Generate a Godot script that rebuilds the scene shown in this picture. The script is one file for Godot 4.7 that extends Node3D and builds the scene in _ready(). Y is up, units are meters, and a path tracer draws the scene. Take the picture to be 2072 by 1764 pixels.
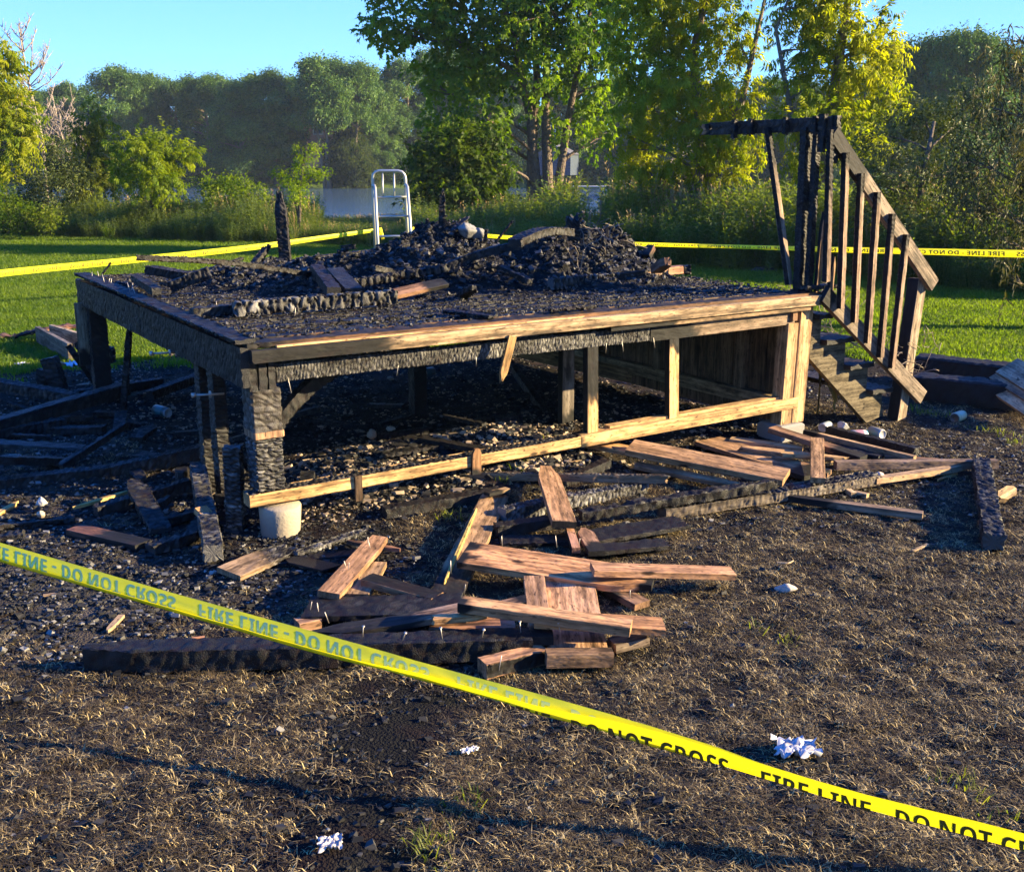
extends Node3D
# A burnt-out wooden deck on a scorched lawn beside a lake, taped off with yellow barrier tape, in low sun from the right.

var rng := RandomNumberGenerator.new()
var nz := FastNoiseLite.new()
var cracks := FastNoiseLite.new()
var cells := FastNoiseLite.new()
var M := {}
var used := {}


func _ready() -> void:
	var cam := Camera3D.new()
	cam.name = "camera"
	cam.fov = rad_to_deg(2.0 * atan(882.0 / 2180.0))
	cam.near = 0.05
	cam.far = 1200.0
	add_child(cam)
	cam.position = Vector3(0, 1.6, 0)
	cam.rotation_degrees = Vector3(-14.2, 0, 0)
	cam.current = true
	var sky_mat := ProceduralSkyMaterial.new()
	sky_mat.sky_top_color = Color(0.10, 0.42, 0.88)
	sky_mat.sky_horizon_color = Color(0.56, 0.79, 0.95)
	sky_mat.sky_curve = 0.14
	sky_mat.ground_bottom_color = Color(0.12, 0.13, 0.10)
	sky_mat.ground_horizon_color = Color(0.35, 0.40, 0.38)
	sky_mat.sun_angle_max = 32.0
	var env := Environment.new()
	env.background_mode = Environment.BG_SKY
	env.sky = Sky.new()
	env.sky.sky_material = sky_mat
	env.background_energy_multiplier = 0.45
	env.tonemap_mode = Environment.TONE_MAPPER_LINEAR
	env.tonemap_exposure = 5.0
	env.fog_enabled = true
	env.fog_light_color = Color(0.80, 0.88, 0.96)
	env.fog_density = 0.00028
	env.sdfgi_enabled = true
	env.ssao_enabled = true
	env.ssil_enabled = true
	var we := WorldEnvironment.new()
	we.name = "world_environment"
	we.environment = env
	add_child(we)
	var sun := DirectionalLight3D.new()
	sun.name = "sun"
	sun.light_energy = 1.55
	sun.light_color = Color(1.0, 0.90, 0.70)
	sun.light_angular_distance = 0.5
	sun.shadow_enabled = true
	add_child(sun)
	var az := deg_to_rad(93.0)
	var el := deg_to_rad(18.0)
	var to_sun := Vector3(sin(az) * cos(el), sin(el), -cos(az) * cos(el))
	sun.look_at_from_position(to_sun * 60.0, Vector3.ZERO)

	nz.seed = 7
	nz.frequency = 1.0
	nz.noise_type = FastNoiseLite.TYPE_SIMPLEX
	for n in [cracks, cells]:
		n.seed = 5
		n.frequency = 1.0
		n.noise_type = FastNoiseLite.TYPE_CELLULAR
		n.cellular_distance_function = FastNoiseLite.DISTANCE_EUCLIDEAN
		n.cellular_jitter = 0.9
	cracks.cellular_return_type = FastNoiseLite.RETURN_DISTANCE2_SUB
	cells.cellular_return_type = FastNoiseLite.RETURN_CELL_VALUE
	rng.seed = 11
	make_materials()
	build_terrain()
	build_far_bank()
	build_trees()
	build_meadow()
	build_lawn()
	build_deck()
	build_stairs()
	build_on_deck()
	build_ladder()
	build_tapes()
	build_front_pile()
	build_right_pile()
	build_left_debris()
	build_litter()
	build_scorched_ground()


# ---------------------------------------------------------------- helpers

func numbered(called: String) -> String:
	if not used.has(called):
		used[called] = 0
		return called
	used[called] += 1
	return "%s_%03d" % [called, used[called]]


func tag(o: Node, label: String, category: String, group := "", kind := "") -> Node:
	if label: o.set_meta("label", label)
	if category: o.set_meta("category", category)
	if group: o.set_meta("group", group)
	if kind: o.set_meta("kind", kind)
	return o


func put(called: String, mesh: Mesh, mat: Material, parent: Node = null) -> MeshInstance3D:
	var o := MeshInstance3D.new()
	o.mesh = mesh
	o.material_override = mat
	if parent == null:
		o.name = numbered(called)
		add_child(o, true)
	else:
		o.name = called
		parent.add_child(o, true)
	return o


func base(called: String, at := Vector3.ZERO, turn := 0.0) -> Node3D:
	var o := Node3D.new()
	o.name = numbered(called)
	add_child(o, true)
	o.position = at
	o.rotation.y = turn
	return o


func scatter(called: String, mesh: Mesh, mat: Material, where: Array, tints: Array, parent: Node = null) -> MultiMeshInstance3D:
	var mm := MultiMesh.new()
	mm.transform_format = MultiMesh.TRANSFORM_3D
	mm.use_colors = true
	mm.mesh = mesh
	mm.instance_count = where.size()
	for i in where.size():
		mm.set_instance_transform(i, where[i])
		mm.set_instance_color(i, tints[i])
	var o := MultiMeshInstance3D.new()
	o.multimesh = mm
	o.material_override = mat
	if parent == null:
		o.name = numbered(called)
		add_child(o, true)
	else:
		o.name = called
		parent.add_child(o, true)
	return o


func rnd(a: float, b: float) -> float:
	return rng.randf_range(a, b)


func inball() -> Vector3:
	while true:
		var p := Vector3(rnd(-1, 1), rnd(-1, 1), rnd(-1, 1))
		if p.length_squared() <= 1.0:
			return p
	return Vector3.ZERO


func mixc(a: Color, b: Color, t: float) -> Color:
	return a.lerp(b, clampf(t, 0.0, 1.0))


func std(color: Color, rough := 0.8, vertex := true, spec := 0.5) -> StandardMaterial3D:
	var m := StandardMaterial3D.new()
	m.albedo_color = color.linear_to_srgb()
	m.roughness = rough
	m.metallic_specular = spec
	m.vertex_color_use_as_albedo = vertex
	return m


func foliage(light: float, rough := 0.55) -> StandardMaterial3D:
	var m := std(Color(1, 1, 1), rough, true, 0.35)
	m.backlight_enabled = true
	m.backlight = Color(light, light, light * 0.35)
	m.cull_mode = BaseMaterial3D.CULL_DISABLED
	return m


func grain_texture(seed_at: int, contrast: float, knots: int) -> ImageTexture:
	var w := 512
	var h := 256
	var im := Image.create_empty(w, h, false, Image.FORMAT_RGB8)
	var r := RandomNumberGenerator.new()
	r.seed = seed_at
	var spots := []
	for k in knots:
		spots.append(Vector3(r.randf() * w * 0.5, r.randf() * h, r.randf_range(3.0, 7.0)))
	var n := FastNoiseLite.new()
	n.seed = seed_at
	n.frequency = 0.02
	for y in h:
		for x in w:
			var mx := float(x if x < w / 2 else w - 1 - x)
			var yy := float(y)
			var knot := 0.0
			for s in spots:
				var dx: float = (mx - s.x) * 0.7
				var dy: float = yy - s.y
				var d := sqrt(dx * dx + dy * dy)
				yy += 0.6 * s.z * signf(dy) * exp(-d / (s.z * 1.4)) * 3.0
				knot = maxf(knot, 1.0 - smoothstep(s.z * 0.4, s.z * 1.0, d))
			var a := n.get_noise_2d(mx * 0.5, yy * 5.0)
			var b := n.get_noise_2d(mx * 0.12 + 900.0, yy * 1.7)
			var c := n.get_noise_2d(mx * 3.0, yy * 16.0 + 300.0)
			var blot := n.get_noise_2d(mx * 1.2 + 400.0, yy * 1.2)
			var v := 0.82 + contrast * (0.35 * a + 0.35 * b + 0.2 * c + 0.22 * blot)
			var speck := smoothstep(0.34, 0.52, n.get_noise_2d(mx * 3.0 + 50.0, yy * 6.0 + 70.0))
			v *= 1.0 - 0.42 * speck
			v *= 1.0 - 0.6 * knot
			v = clampf(v, 0.05, 1.0)
			im.set_pixel(x, y, Color(v, v * lerpf(0.94, 1.0, v), v * lerpf(0.86, 1.0, v)))
	return ImageTexture.create_from_image(im)


func noise_tex(freq: float, size: int, normal := false, bump := 4.0, seed_at := 1, kind := FastNoiseLite.TYPE_SIMPLEX_SMOOTH) -> NoiseTexture2D:
	var n := FastNoiseLite.new()
	n.noise_type = kind
	n.frequency = freq
	n.fractal_octaves = 4
	n.seed = seed_at
	var t := NoiseTexture2D.new()
	t.width = size
	t.height = size
	t.seamless = true
	t.noise = n
	t.as_normal_map = normal
	t.bump_strength = bump
	return t


func make_materials() -> void:
	var bump := noise_tex(0.03, 512, true, 6.0, 3)
	for k in 3:
		var m := std(Color(1, 1, 1), 0.72, true, 0.35)
		m.albedo_texture = grain_texture(21 + k, [0.85, 1.05, 0.7][k], [3, 5, 2][k])
		m.normal_enabled = true
		m.normal_texture = bump
		m.normal_scale = 0.25
		M["wood%d" % k] = m
	var c := std(Color(1, 1, 1), 0.55, true, 0.35)
	c.normal_enabled = true
	c.normal_texture = noise_tex(0.05, 512, true, 10.0, 9)
	c.normal_scale = 0.7
	c.uv1_triplanar = true
	c.uv1_scale = Vector3(6, 6, 6)
	M.char = c
	M.chips = std(Color(1, 1, 1), 0.6, true, 0.3)
	M.soil = std(Color(1, 1, 1), 0.95, true, 0.2)
	M.soil.normal_enabled = true
	M.soil.normal_texture = noise_tex(0.06, 512, true, 14.0, 5)
	M.soil.uv1_triplanar = true
	M.soil.uv1_world_triplanar = true
	M.soil.uv1_scale = Vector3(2.5, 2.5, 2.5)
	M.dry = foliage(0.25, 0.75)
	M.leaf = foliage(1.15, 0.5)
	M.deep_leaf = foliage(0.8, 0.5)
	M.bark = std(Color(1, 1, 1), 0.9, true, 0.2)
	M.bark.normal_enabled = true
	M.bark.normal_texture = noise_tex(0.05, 256, true, 18.0, 15)
	M.bark.uv1_triplanar = true
	M.bark.uv1_scale = Vector3(2.0, 0.6, 2.0)
	M.concrete = std(Color(1, 1, 1), 0.9, true, 0.3)
	M.concrete.normal_enabled = true
	M.concrete.normal_texture = noise_tex(0.05, 256, true, 1.6, 33)
	M.concrete.uv1_triplanar = true
	M.concrete.uv1_scale = Vector3(4, 4, 4)
	M.metal = std(Color(0.36, 0.36, 0.33), 0.5, false)
	M.metal.metallic = 0.75
	M.wire = std(Color(0.16, 0.13, 0.10), 0.6, false)
	M.wire.metallic = 0.6
	M.nail = std(Color(0.34, 0.31, 0.27), 0.45, false)
	M.nail.metallic = 0.6
	M.paint = std(Color(1, 1, 1), 0.35, true, 0.5)
	M.foil = std(Color(1, 1, 1), 0.3, true, 0.8)
	M.tape = std(Color(0.95, 0.88, 0.035), 0.33, false, 0.5)
	M.tape.backlight_enabled = true
	M.tape.backlight = Color(0.9, 0.85, 0.05)
	M.tape.cull_mode = BaseMaterial3D.CULL_DISABLED
	M.ink = std(Color(0.12, 0.085, 0.012), 0.5, false)
	M.ink_through = std(Color(0.60, 0.68, 0.22), 0.5, false)
	var w := std(Color(0.05, 0.09, 0.14), 0.06, false, 0.45)
	w.normal_enabled = true
	w.normal_texture = noise_tex(0.04, 512, true, 3.0, 77)
	w.normal_scale = 0.8
	w.uv1_triplanar = true
	w.uv1_world_triplanar = true
	w.uv1_scale = Vector3(0.35, 0.35, 0.9)
	M.water = w
	M.wall = std(Color(1, 1, 1), 0.85, true, 0.3)


# A length of timber along x, y up, z across; each face a strip of its own, chamfered, charred by vertex colour and cracked into char cells where it is burnt.
# W across, T thick. Keys: wood (colour), char, c0, c1 (burnt length from each end), top (extra char on the upper face), under, cell, depth, ash, jag0, jag1, t0, t1 (width share at the ends),
# th0, th1 (thickness share), bend (sideways), bow (upwards), rough, step, seed, blot.
func timber(L: float, W: float, T: float, o := {}) -> ArrayMesh:
	var wood: Color = o.get("wood", Color(0.42, 0.24, 0.11))
	var c_all: float = o.get("char", 0.0)
	var c0: float = o.get("c0", 0.0)
	var c1: float = o.get("c1", 0.0)
	var c_top: float = o.get("top", 0.0)
	var c_under: float = o.get("under", 0.0)
	var c_left: float = o.get("left", 0.0)
	var c_right: float = o.get("right", 0.0)
	var cell: float = o.get("cell", 0.03)
	var across: float = o.get("across", cell * 1.9)
	var depth: float = o.get("depth", cell * 0.28)
	var ash: float = o.get("ash", 0.2)
	if ash < 1.25: ash *= 0.5
	var rough: bool = o.get("rough", c_all > 0.5)
	var step: float = o.get("step", cell / 4.0 if rough else 0.022)
	var pstep: float = o.get("pstep", cell / 2.2 if rough else 0.016)
	var jag0: float = o.get("jag0", 0.0015)
	var jag1: float = o.get("jag1", 0.0015)
	var t0: float = o.get("t0", 1.0)
	var t1: float = o.get("t1", 1.0)
	var th0: float = o.get("th0", 1.0)
	var th1: float = o.get("th1", 1.0)
	var bend: float = o.get("bend", 0.0)
	var bow: float = o.get("bow", 0.0)
	var blot: float = o.get("blot", 0.5)
	var wear: float = o.get("wear", 0.005 if rough else 0.0008)
	var sd: float = o.get("seed", rnd(0, 500))
	var n := maxi(2, int(ceil(L / step)))
	var r := minf(W, T) * (0.08 if rough else 0.045)
	var hw := W / 2.0
	var ht := T / 2.0
	# each strip: list of (y, z, ny, nz, p)
	var strips := []
	var corners := [[ht, -hw + r, 0.0, 1.0, W - 2 * r, 1.0, 0.0], [ht - r, hw, -1.0, 0.0, T - 2 * r, 0.0, 1.0], [-ht, hw - r, 0.0, -1.0, W - 2 * r, -1.0, 0.0], [-ht + r, -hw, 1.0, 0.0, T - 2 * r, 0.0, -1.0]]
	var p := 0.0
	for k in 4:
		var c = corners[k]
		var m := maxi(1, int(ceil(c[4] / pstep)))
		var s := []
		for j in m + 1:
			var q: float = c[4] * j / m
			s.append([c[0] + c[2] * q, c[1] + c[3] * q, c[5], c[6], p + q])
		strips.append(s)
		p += c[4]
		var e = corners[(k + 1) % 4]
		strips.append([s[-1], [e[0], e[1], e[5], e[6], p + r * 1.4 if k < 3 else p + r * 1.4]])
		p += r * 1.4
	var around_all := p
	strips[7][1] = [strips[0][0][0], strips[0][0][1], 0.0, 1.0, 0.0]
	strips[7][1][2] = 1.0
	strips[7][1][3] = 0.0
	var verts := PackedVector3Array()
	var cols := PackedColorArray()
	var uvs := PackedVector2Array()
	var idx := PackedInt32Array()
	var dark := Color(0.008, 0.0075, 0.0075)
	var grey := Color(0.24, 0.23, 0.215)
	var rings := [[], []]
	var uo := sd * 0.137
	for si in 8:
		var s = strips[si]
		var at := verts.size()
		var m: int = s.size()
		for i in n + 1:
			var f := float(i) / n
			for j in m:
				var q = s[j]
				var y: float = q[0]
				var z: float = q[1]
				var a := lerpf(jag0 * (0.5 + 0.9 * nz.get_noise_3d(y * 45.0, z * 45.0, sd)), L - jag1 * (0.5 + 0.9 * nz.get_noise_3d(y * 45.0, z * 45.0, sd + 9.0)), f)
				var ws := lerpf(t0, 1.0, smoothstep(0.0, 0.22, f)) * lerpf(t1, 1.0, smoothstep(0.0, 0.22, 1.0 - f))
				var hs := lerpf(th0, 1.0, smoothstep(0.0, 0.3, f)) * lerpf(th1, 1.0, smoothstep(0.0, 0.3, 1.0 - f))
				var lf := nz.get_noise_3d(a * 3.1, y * 6.0 + sd, z * 6.0)
				var ch := c_all
				if c0 > 0.0: ch = maxf(ch, 1.0 - smoothstep(c0 * 0.55, c0 * 1.25, a + lf * 0.10))
				if c1 > 0.0: ch = maxf(ch, 1.0 - smoothstep(c1 * 0.55, c1 * 1.25, L - a + lf * 0.10))
				if q[2] > 0.5 and c_top > 0.0: ch = maxf(ch, c_top)
				if q[2] < -0.5 and c_under > 0.0: ch = maxf(ch, c_under)
				if q[3] < -0.5 and c_left > 0.0: ch = maxf(ch, c_left)
				if q[3] > 0.5 and c_right > 0.0: ch = maxf(ch, c_right)
				var smoke := smoothstep(0.30, 0.66, lf * 0.9 + 0.22 * nz.get_noise_3d(a * 13.0, y * 35.0 + sd, z * 35.0) + 0.5 * nz.get_noise_2d(a * 1.3 + sd, 4.0)) * blot
				var out := 0.0
				var tone := 0.5
				if rough:
					var pp: float = q[4] + 0.012 * nz.get_noise_3d(a * 8.0, q[4] * 8.0, sd)
					var cu := a / cell + sd * 7.3
					var cv := pp / across + sd * 3.1
					var size := 0.5 + 0.5 * cells.get_noise_2d(cu, cv)
					var g := smoothstep(0.03, 0.42, cracks.get_noise_2d(cu, cv) + 1.0)
					out = -depth * ((1.0 - g) + 0.5 * size * ch) * ch
					tone = g * (0.2 + 0.8 * size)
				out += wear * nz.get_noise_3d(a * 9.0 + sd, y * 9.0, z * 9.0)
				var pos := Vector3(a, y * hs + q[2] * out + bow * sin(PI * f), z * ws + q[3] * out + bend * sin(PI * f))
				verts.append(pos)
				var col := wood * (1.0 - 0.75 * smoke)
				var burnt := dark.lerp(grey, clampf(ash * tone * tone * (0.55 + 0.9 * nz.get_noise_3d(a * 5.0, pos.y * 5.0, pos.z * 5.0 + sd)), 0.0, 1.0))
				cols.append(mixc(col, burnt, smoothstep(0.32, 0.68, ch + lf * 0.35 + 0.30 * nz.get_noise_3d(a * 16.0, y * 40.0 + sd, z * 40.0)) if not rough else ch))
				uvs.append(Vector2(a * 0.5 + uo, (q[4] if absf(q[2]) > 0.5 or si % 2 == 1 else q[4]) * 1.9 + uo * 3.0))
				if i == 0: rings[0].append(pos)
				if i == n: rings[1].append(pos)
		for i in n:
			for j in m - 1:
				var v := at + i * m + j
				idx.append_array([v, v + m, v + 1, v + m, v + m + 1, v + 1])
	for k in 2:
		var ring = rings[k]
		var mid := Vector3.ZERO
		for v in ring: mid += v
		mid /= ring.size()
		var at := verts.size()
		var ec: float = c0 if k == 0 else c1
		var endcol := dark.lerp(grey, ash * 0.3) if c_all > 0.5 or ec > 0.0 else wood * 0.8
		verts.append(mid)
		cols.append(endcol)
		uvs.append(Vector2(uo, uo))
		for v in ring:
			verts.append(v)
			cols.append(endcol)
			uvs.append(Vector2(uo + v.y * 3.0, uo + v.z * 3.0))
		for j in ring.size():
			var a: int = at + 1 + j
			var b: int = at + 1 + (j + 1) % ring.size()
			if k == 0: idx.append_array([at, a, b])
			else: idx.append_array([at, b, a])
	# normals of each strip by itself, so that the edges stay sharp
	var norms := PackedVector3Array()
	norms.resize(verts.size())
	for i in range(0, idx.size(), 3):
		var fn := (verts[idx[i + 2]] - verts[idx[i]]).cross(verts[idx[i + 1]] - verts[idx[i]])
		norms[idx[i]] += fn
		norms[idx[i + 1]] += fn
		norms[idx[i + 2]] += fn
	for i in norms.size(): norms[i] = norms[i].normalized()
	var arr := []
	arr.resize(Mesh.ARRAY_MAX)
	arr[Mesh.ARRAY_VERTEX] = verts
	arr[Mesh.ARRAY_NORMAL] = norms
	arr[Mesh.ARRAY_COLOR] = cols
	arr[Mesh.ARRAY_TEX_UV] = uvs
	arr[Mesh.ARRAY_INDEX] = idx
	var am := ArrayMesh.new()
	am.add_surface_from_arrays(Mesh.PRIMITIVE_TRIANGLES, arr)
	return am


func shaped(verts: PackedVector3Array, cols: PackedColorArray, idx: PackedInt32Array, uvs := PackedVector2Array()) -> ArrayMesh:
	var arr := []
	arr.resize(Mesh.ARRAY_MAX)
	arr[Mesh.ARRAY_VERTEX] = verts
	arr[Mesh.ARRAY_COLOR] = cols
	if uvs.size(): arr[Mesh.ARRAY_TEX_UV] = uvs
	arr[Mesh.ARRAY_INDEX] = idx
	var st := SurfaceTool.new()
	st.create_from_arrays(arr, Mesh.PRIMITIVE_TRIANGLES)
	st.generate_normals()
	return st.commit()


# Lays a mesh that runs along x from a to b, its own y as upright as it can be, rolled about its length (degrees).
func lay(o: Node3D, a: Vector3, b: Vector3, roll := 0.0) -> Node3D:
	var x := (b - a).normalized()
	var up := Vector3.UP if absf(x.y) < 0.95 else Vector3(0, 0, 1)
	var z := x.cross(up).normalized()
	var y := z.cross(x)
	o.transform = Transform3D(Basis(x, y, z) * Basis(Vector3(1, 0, 0), deg_to_rad(roll)), a)
	return o


# One free-lying piece of wood between two points.
func piece(called: String, label: String, category: String, group: String, a: Vector3, b: Vector3, W: float, T: float, o := {}) -> MeshInstance3D:
	var mesh := timber(a.distance_to(b), W, T, o)
	var mat: Material = M.char if o.get("char", 0.0) > 0.9 else M["wood%d" % int(o.get("grain", used.size() % 3))]
	var p := put(called, mesh, mat)
	lay(p, a, b, o.get("roll", 0.0))
	tag(p, label, category, group)
	return p


# The same as a part of a thing, in its own axes.
func member(called: String, parent: Node, a: Vector3, b: Vector3, W: float, T: float, o := {}) -> MeshInstance3D:
	var mesh := timber(a.distance_to(b), W, T, o)
	var mat: Material = M.char if o.get("char", 0.0) > 0.9 else M["wood%d" % int(o.get("grain", 0))]
	var p := put(called, mesh, mat, parent)
	lay(p, a, b, o.get("roll", 0.0))
	return p


func tube(st: SurfaceTool, pts: Array, radii: Array, sides := 6, col := Color.WHITE) -> void:
	var prev := []
	var side := Vector3.UP
	for i in pts.size():
		var t: Vector3 = (pts[mini(i + 1, pts.size() - 1)] - pts[maxi(i - 1, 0)]).normalized()
		if i == 0: side = t.cross(Vector3(0.31, 0.72, 0.62)).normalized()
		side = (side - t * side.dot(t)).normalized()
		var other := t.cross(side)
		var ring := []
		for k in sides:
			var a := TAU * k / sides
			ring.append(pts[i] + (side * cos(a) + other * sin(a)) * radii[i])
		if i > 0:
			for k in sides:
				var l := (k + 1) % sides
				for v in [prev[k], prev[l], ring[k], prev[l], ring[l], ring[k]]:
					st.set_color(col)
					st.add_vertex(v)
		else:
			for k in range(1, sides - 1):
				for v in [ring[0], ring[k + 1], ring[k]]:
					st.set_color(col)
					st.add_vertex(v)
		prev = ring
	for k in range(1, sides - 1):
		for v in [prev[0], prev[k], prev[k + 1]]:
			st.set_color(col)
			st.add_vertex(v)


func begin() -> SurfaceTool:
	var st := SurfaceTool.new()
	st.begin(Mesh.PRIMITIVE_TRIANGLES)
	return st


func done(st: SurfaceTool) -> ArrayMesh:
	st.index()
	st.generate_normals()
	return st.commit()


func rod(a: Vector3, b: Vector3, r: float, col := Color.WHITE, sides := 6) -> ArrayMesh:
	var st := begin()
	tube(st, [a, b], [r, r], sides, col)
	return done(st)


# A surface turned about y from (radius, height) pairs, faces out; colours per pair.
func lathe(profile: Array, colors: Array, sides := 20) -> ArrayMesh:
	var v := PackedVector3Array()
	var c := PackedColorArray()
	var idx := PackedInt32Array()
	for i in profile.size():
		for k in sides + 1:
			var a := TAU * k / sides
			v.append(Vector3(cos(a) * profile[i].x, profile[i].y, sin(a) * profile[i].x))
			c.append(colors[i])
	var m := sides + 1
	for i in profile.size() - 1:
		for k in sides:
			var q := i * m + k
			idx.append_array([q, q + 1, q + m, q + 1, q + m + 1, q + m])
	return shaped(v, c, idx)


func box(w: float, h: float, d: float, col: Color, bevel := 0.004) -> ArrayMesh:
	var st := begin()
	var x := w / 2.0
	var z := d / 2.0
	var b := minf(bevel, minf(w, minf(h, d)) * 0.3)
	var pts := []
	for lv in [[0.0, b], [b, 0.0], [h - b, 0.0], [h, b]]:
		var e: float = lv[1]
		pts.append([Vector3(-x + e, lv[0], -z + e), Vector3(x - e, lv[0], -z + e), Vector3(x - e, lv[0], z - e), Vector3(-x + e, lv[0], z - e)])
	st.set_smooth_group(-1)
	for i in 3:
		for k in 4:
			var l := (k + 1) % 4
			for v in [pts[i][k], pts[i][l], pts[i + 1][k], pts[i][l], pts[i + 1][l], pts[i + 1][k]]:
				st.set_color(col)
				st.add_vertex(v)
	for v in [pts[3][0], pts[3][1], pts[3][2], pts[3][0], pts[3][2], pts[3][3], pts[0][0], pts[0][2], pts[0][1], pts[0][0], pts[0][3], pts[0][2]]:
		st.set_color(col)
		st.add_vertex(v)
	st.generate_normals()
	return st.commit()


# An uneven lump: a ball pushed about by noise and cut by a few planes.
func lump(size: Vector3, col: Color, col2: Color, sd: float, detail := 10, cuts := 5) -> ArrayMesh:
	var v := PackedVector3Array()
	var c := PackedColorArray()
	var idx := PackedInt32Array()
	var r := RandomNumberGenerator.new()
	r.seed = int(sd * 1000.0) + 17
	var planes := []
	for k in cuts:
		planes.append([Vector3(r.randf_range(-1, 1), r.randf_range(-1, 1), r.randf_range(-1, 1)).normalized(), r.randf_range(0.5, 0.8)])
	for i in detail + 1:
		for k in detail * 2 + 1:
			var a := PI * i / detail
			var b := TAU * (k % (detail * 2)) / (detail * 2)
			var d := Vector3(sin(a) * cos(b), cos(a), sin(a) * sin(b))
			var rad := 1.0 + 0.25 * nz.get_noise_3d(d.x * 2.0 + sd, d.y * 2.0, d.z * 2.0)
			for p in planes:
				var q: float = d.dot(p[0])
				if q > 0.01: rad = minf(rad, p[1] / q)
			v.append(d * rad * size)
			c.append(mixc(col, col2, 0.5 + 0.9 * nz.get_noise_3d(d.x * 3.0, d.y * 3.0 + sd, d.z * 3.0)))
	var m := detail * 2 + 1
	for i in detail:
		for k in detail * 2:
			var q := i * m + k
			idx.append_array([q, q + m, q + 1, q + 1, q + m, q + m + 1])
	return shaped(v, c, idx)


# ---------------------------------------------------------------- ground

func burnt(x: float, z: float) -> float:
	var d := Vector2(x - 0.2, z + 4.2).length()
	d += 0.7 * nz.get_noise_2d(x * 0.5, z * 0.5) + 0.3 * nz.get_noise_2d(x * 1.7, z * 1.7)
	return 1.0 - smoothstep(5.2, 6.0, d)


func bump_at(x: float, z: float, cx: float, cz: float, r: float, h: float) -> float:
	var d := Vector2(x - cx, z - cz).length() / r
	return h * exp(-d * d * 2.0)


func ground_at(x: float, z: float) -> float:
	var far := -z
	var y := 0.0
	if far < 34.0:
		y = -1.5 * smoothstep(26.0, 33.5, far)
	elif far < 110.0:
		y = -1.8
	else:
		y = -1.8 + 3.4 * smoothstep(110.0, 124.0, far) + 6.0 * smoothstep(122.0, 220.0, far)
	var s := burnt(x, z)
	y += 0.012 * nz.get_noise_2d(x * 2.0, z * 2.0) + 0.015 * s * nz.get_noise_2d(x * 5.0 + 40.0, z * 5.0) + 0.008 * s * nz.get_noise_2d(x * 14.0, z * 14.0)
	if far < 12.0:
		y += bump_at(x, z, -0.05, -5.62, 0.70, 0.20) + bump_at(x, z, -0.75, -5.35, 0.6, 0.13) + bump_at(x, z, 0.5, -6.6, 0.8, 0.12) + bump_at(x, z, -1.9, -4.2, 0.5, 0.02)
		y += bump_at(x, z, -2.3, -5.6, 0.9, 0.08) + bump_at(x, z, -3.4, -7.6, 0.9, 0.08)
	return y


func build_terrain() -> void:
	var xs := []
	var zs := []
	for v in [-420.0, -260.0, -160.0, -100.0, -64.0, -42.0, -28.0, -20.0, -15.0, -11.0]: xs.append(v)
	var x := -9.0
	while x < 9.01:
		xs.append(x)
		x += 0.09
	for v in [11.0, 15.0, 20.0, 28.0, 42.0, 64.0, 100.0, 160.0, 260.0, 420.0]: xs.append(v)
	for v in [60.0, 30.0, 14.0, 7.0, 3.0, 1.0]: zs.append(v)
	var z := 0.0
	while z > -10.0:
		zs.append(z)
		z -= 0.07
	while z > -36.0:
		zs.append(z)
		z -= 0.5
	while z > -130.0:
		zs.append(z)
		z -= 3.0
	for v in [-140.0, -160.0, -200.0, -280.0, -420.0]: zs.append(v)
	var verts := PackedVector3Array()
	var cols := PackedColorArray()
	var idx := PackedInt32Array()
	for zz in zs:
		for xx in xs:
			verts.append(Vector3(xx, ground_at(xx, zz), zz))
			var s := burnt(xx, zz)
			var a := nz.get_noise_2d(xx * 1.1 + 9.0, zz * 1.1)
			var b := nz.get_noise_2d(xx * 7.0, zz * 7.0)
			var c := mixc(Color(0.012, 0.011, 0.011), Color(0.042, 0.031, 0.021), 0.35 + 0.6 * a + 0.35 * b)
			# pale ash lies to the left of the corner post
			var ashy := bump_at(xx, zz, -2.4, -4.3, 0.7, 0.75) + bump_at(xx, zz, -1.5, -3.7, 0.6, 0.35)
			c = mixc(c, Color(0.16, 0.15, 0.135), ashy * (0.5 + 0.8 * nz.get_noise_2d(xx * 4.0, zz * 4.0 + 60.0)))
			var g := mixc(Color(0.06, 0.10, 0.02), Color(0.10, 0.15, 0.03), 0.5 + a)
			var strip := 1.0 - smoothstep(0.08, 0.34, absf(xx + 0.50 - 0.16 * (-zz - 2.0) + 0.08 * b)) if zz > -3.6 else 0.0  # soft shadow band on the foreground, painted dark into the soil colour
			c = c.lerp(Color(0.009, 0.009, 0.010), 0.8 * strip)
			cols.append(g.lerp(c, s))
	var m := xs.size()
	for i in zs.size() - 1:
		for k in m - 1:
			var q := i * m + k
			idx.append_array([q, q + m, q + 1, q + 1, q + m, q + m + 1])
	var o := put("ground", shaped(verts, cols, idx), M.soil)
	tag(o, "ground, burnt black around the deck and lawn beyond", "", "", "structure")
	var wm := PlaneMesh.new()
	wm.size = Vector2(800, 92)
	var water := put("lake_water", wm, M.water)
	water.position = Vector3(0, -0.85, -74)
	tag(water, "calm blue lake behind the meadow", "", "", "structure")


# ---------------------------------------------------------------- plants

func leaf(st: SurfaceTool, at: Vector3, dir: Vector3, up: Vector3, length: float, width: float, fold: float, col: Color, droop := 0.0) -> void:
	var side := dir.cross(up).normalized() * width * 0.5
	var tip := at + dir * length + Vector3(0, -droop * length, 0)
	var mid := at + dir * length * 0.45 + Vector3(0, -droop * length * 0.2, 0)
	var l := mid + side + up * fold * width
	var r := mid - side + up * fold * width
	for v in [at, l, tip, at, tip, r]:
		st.set_color(col)
		st.add_vertex(v)


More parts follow.
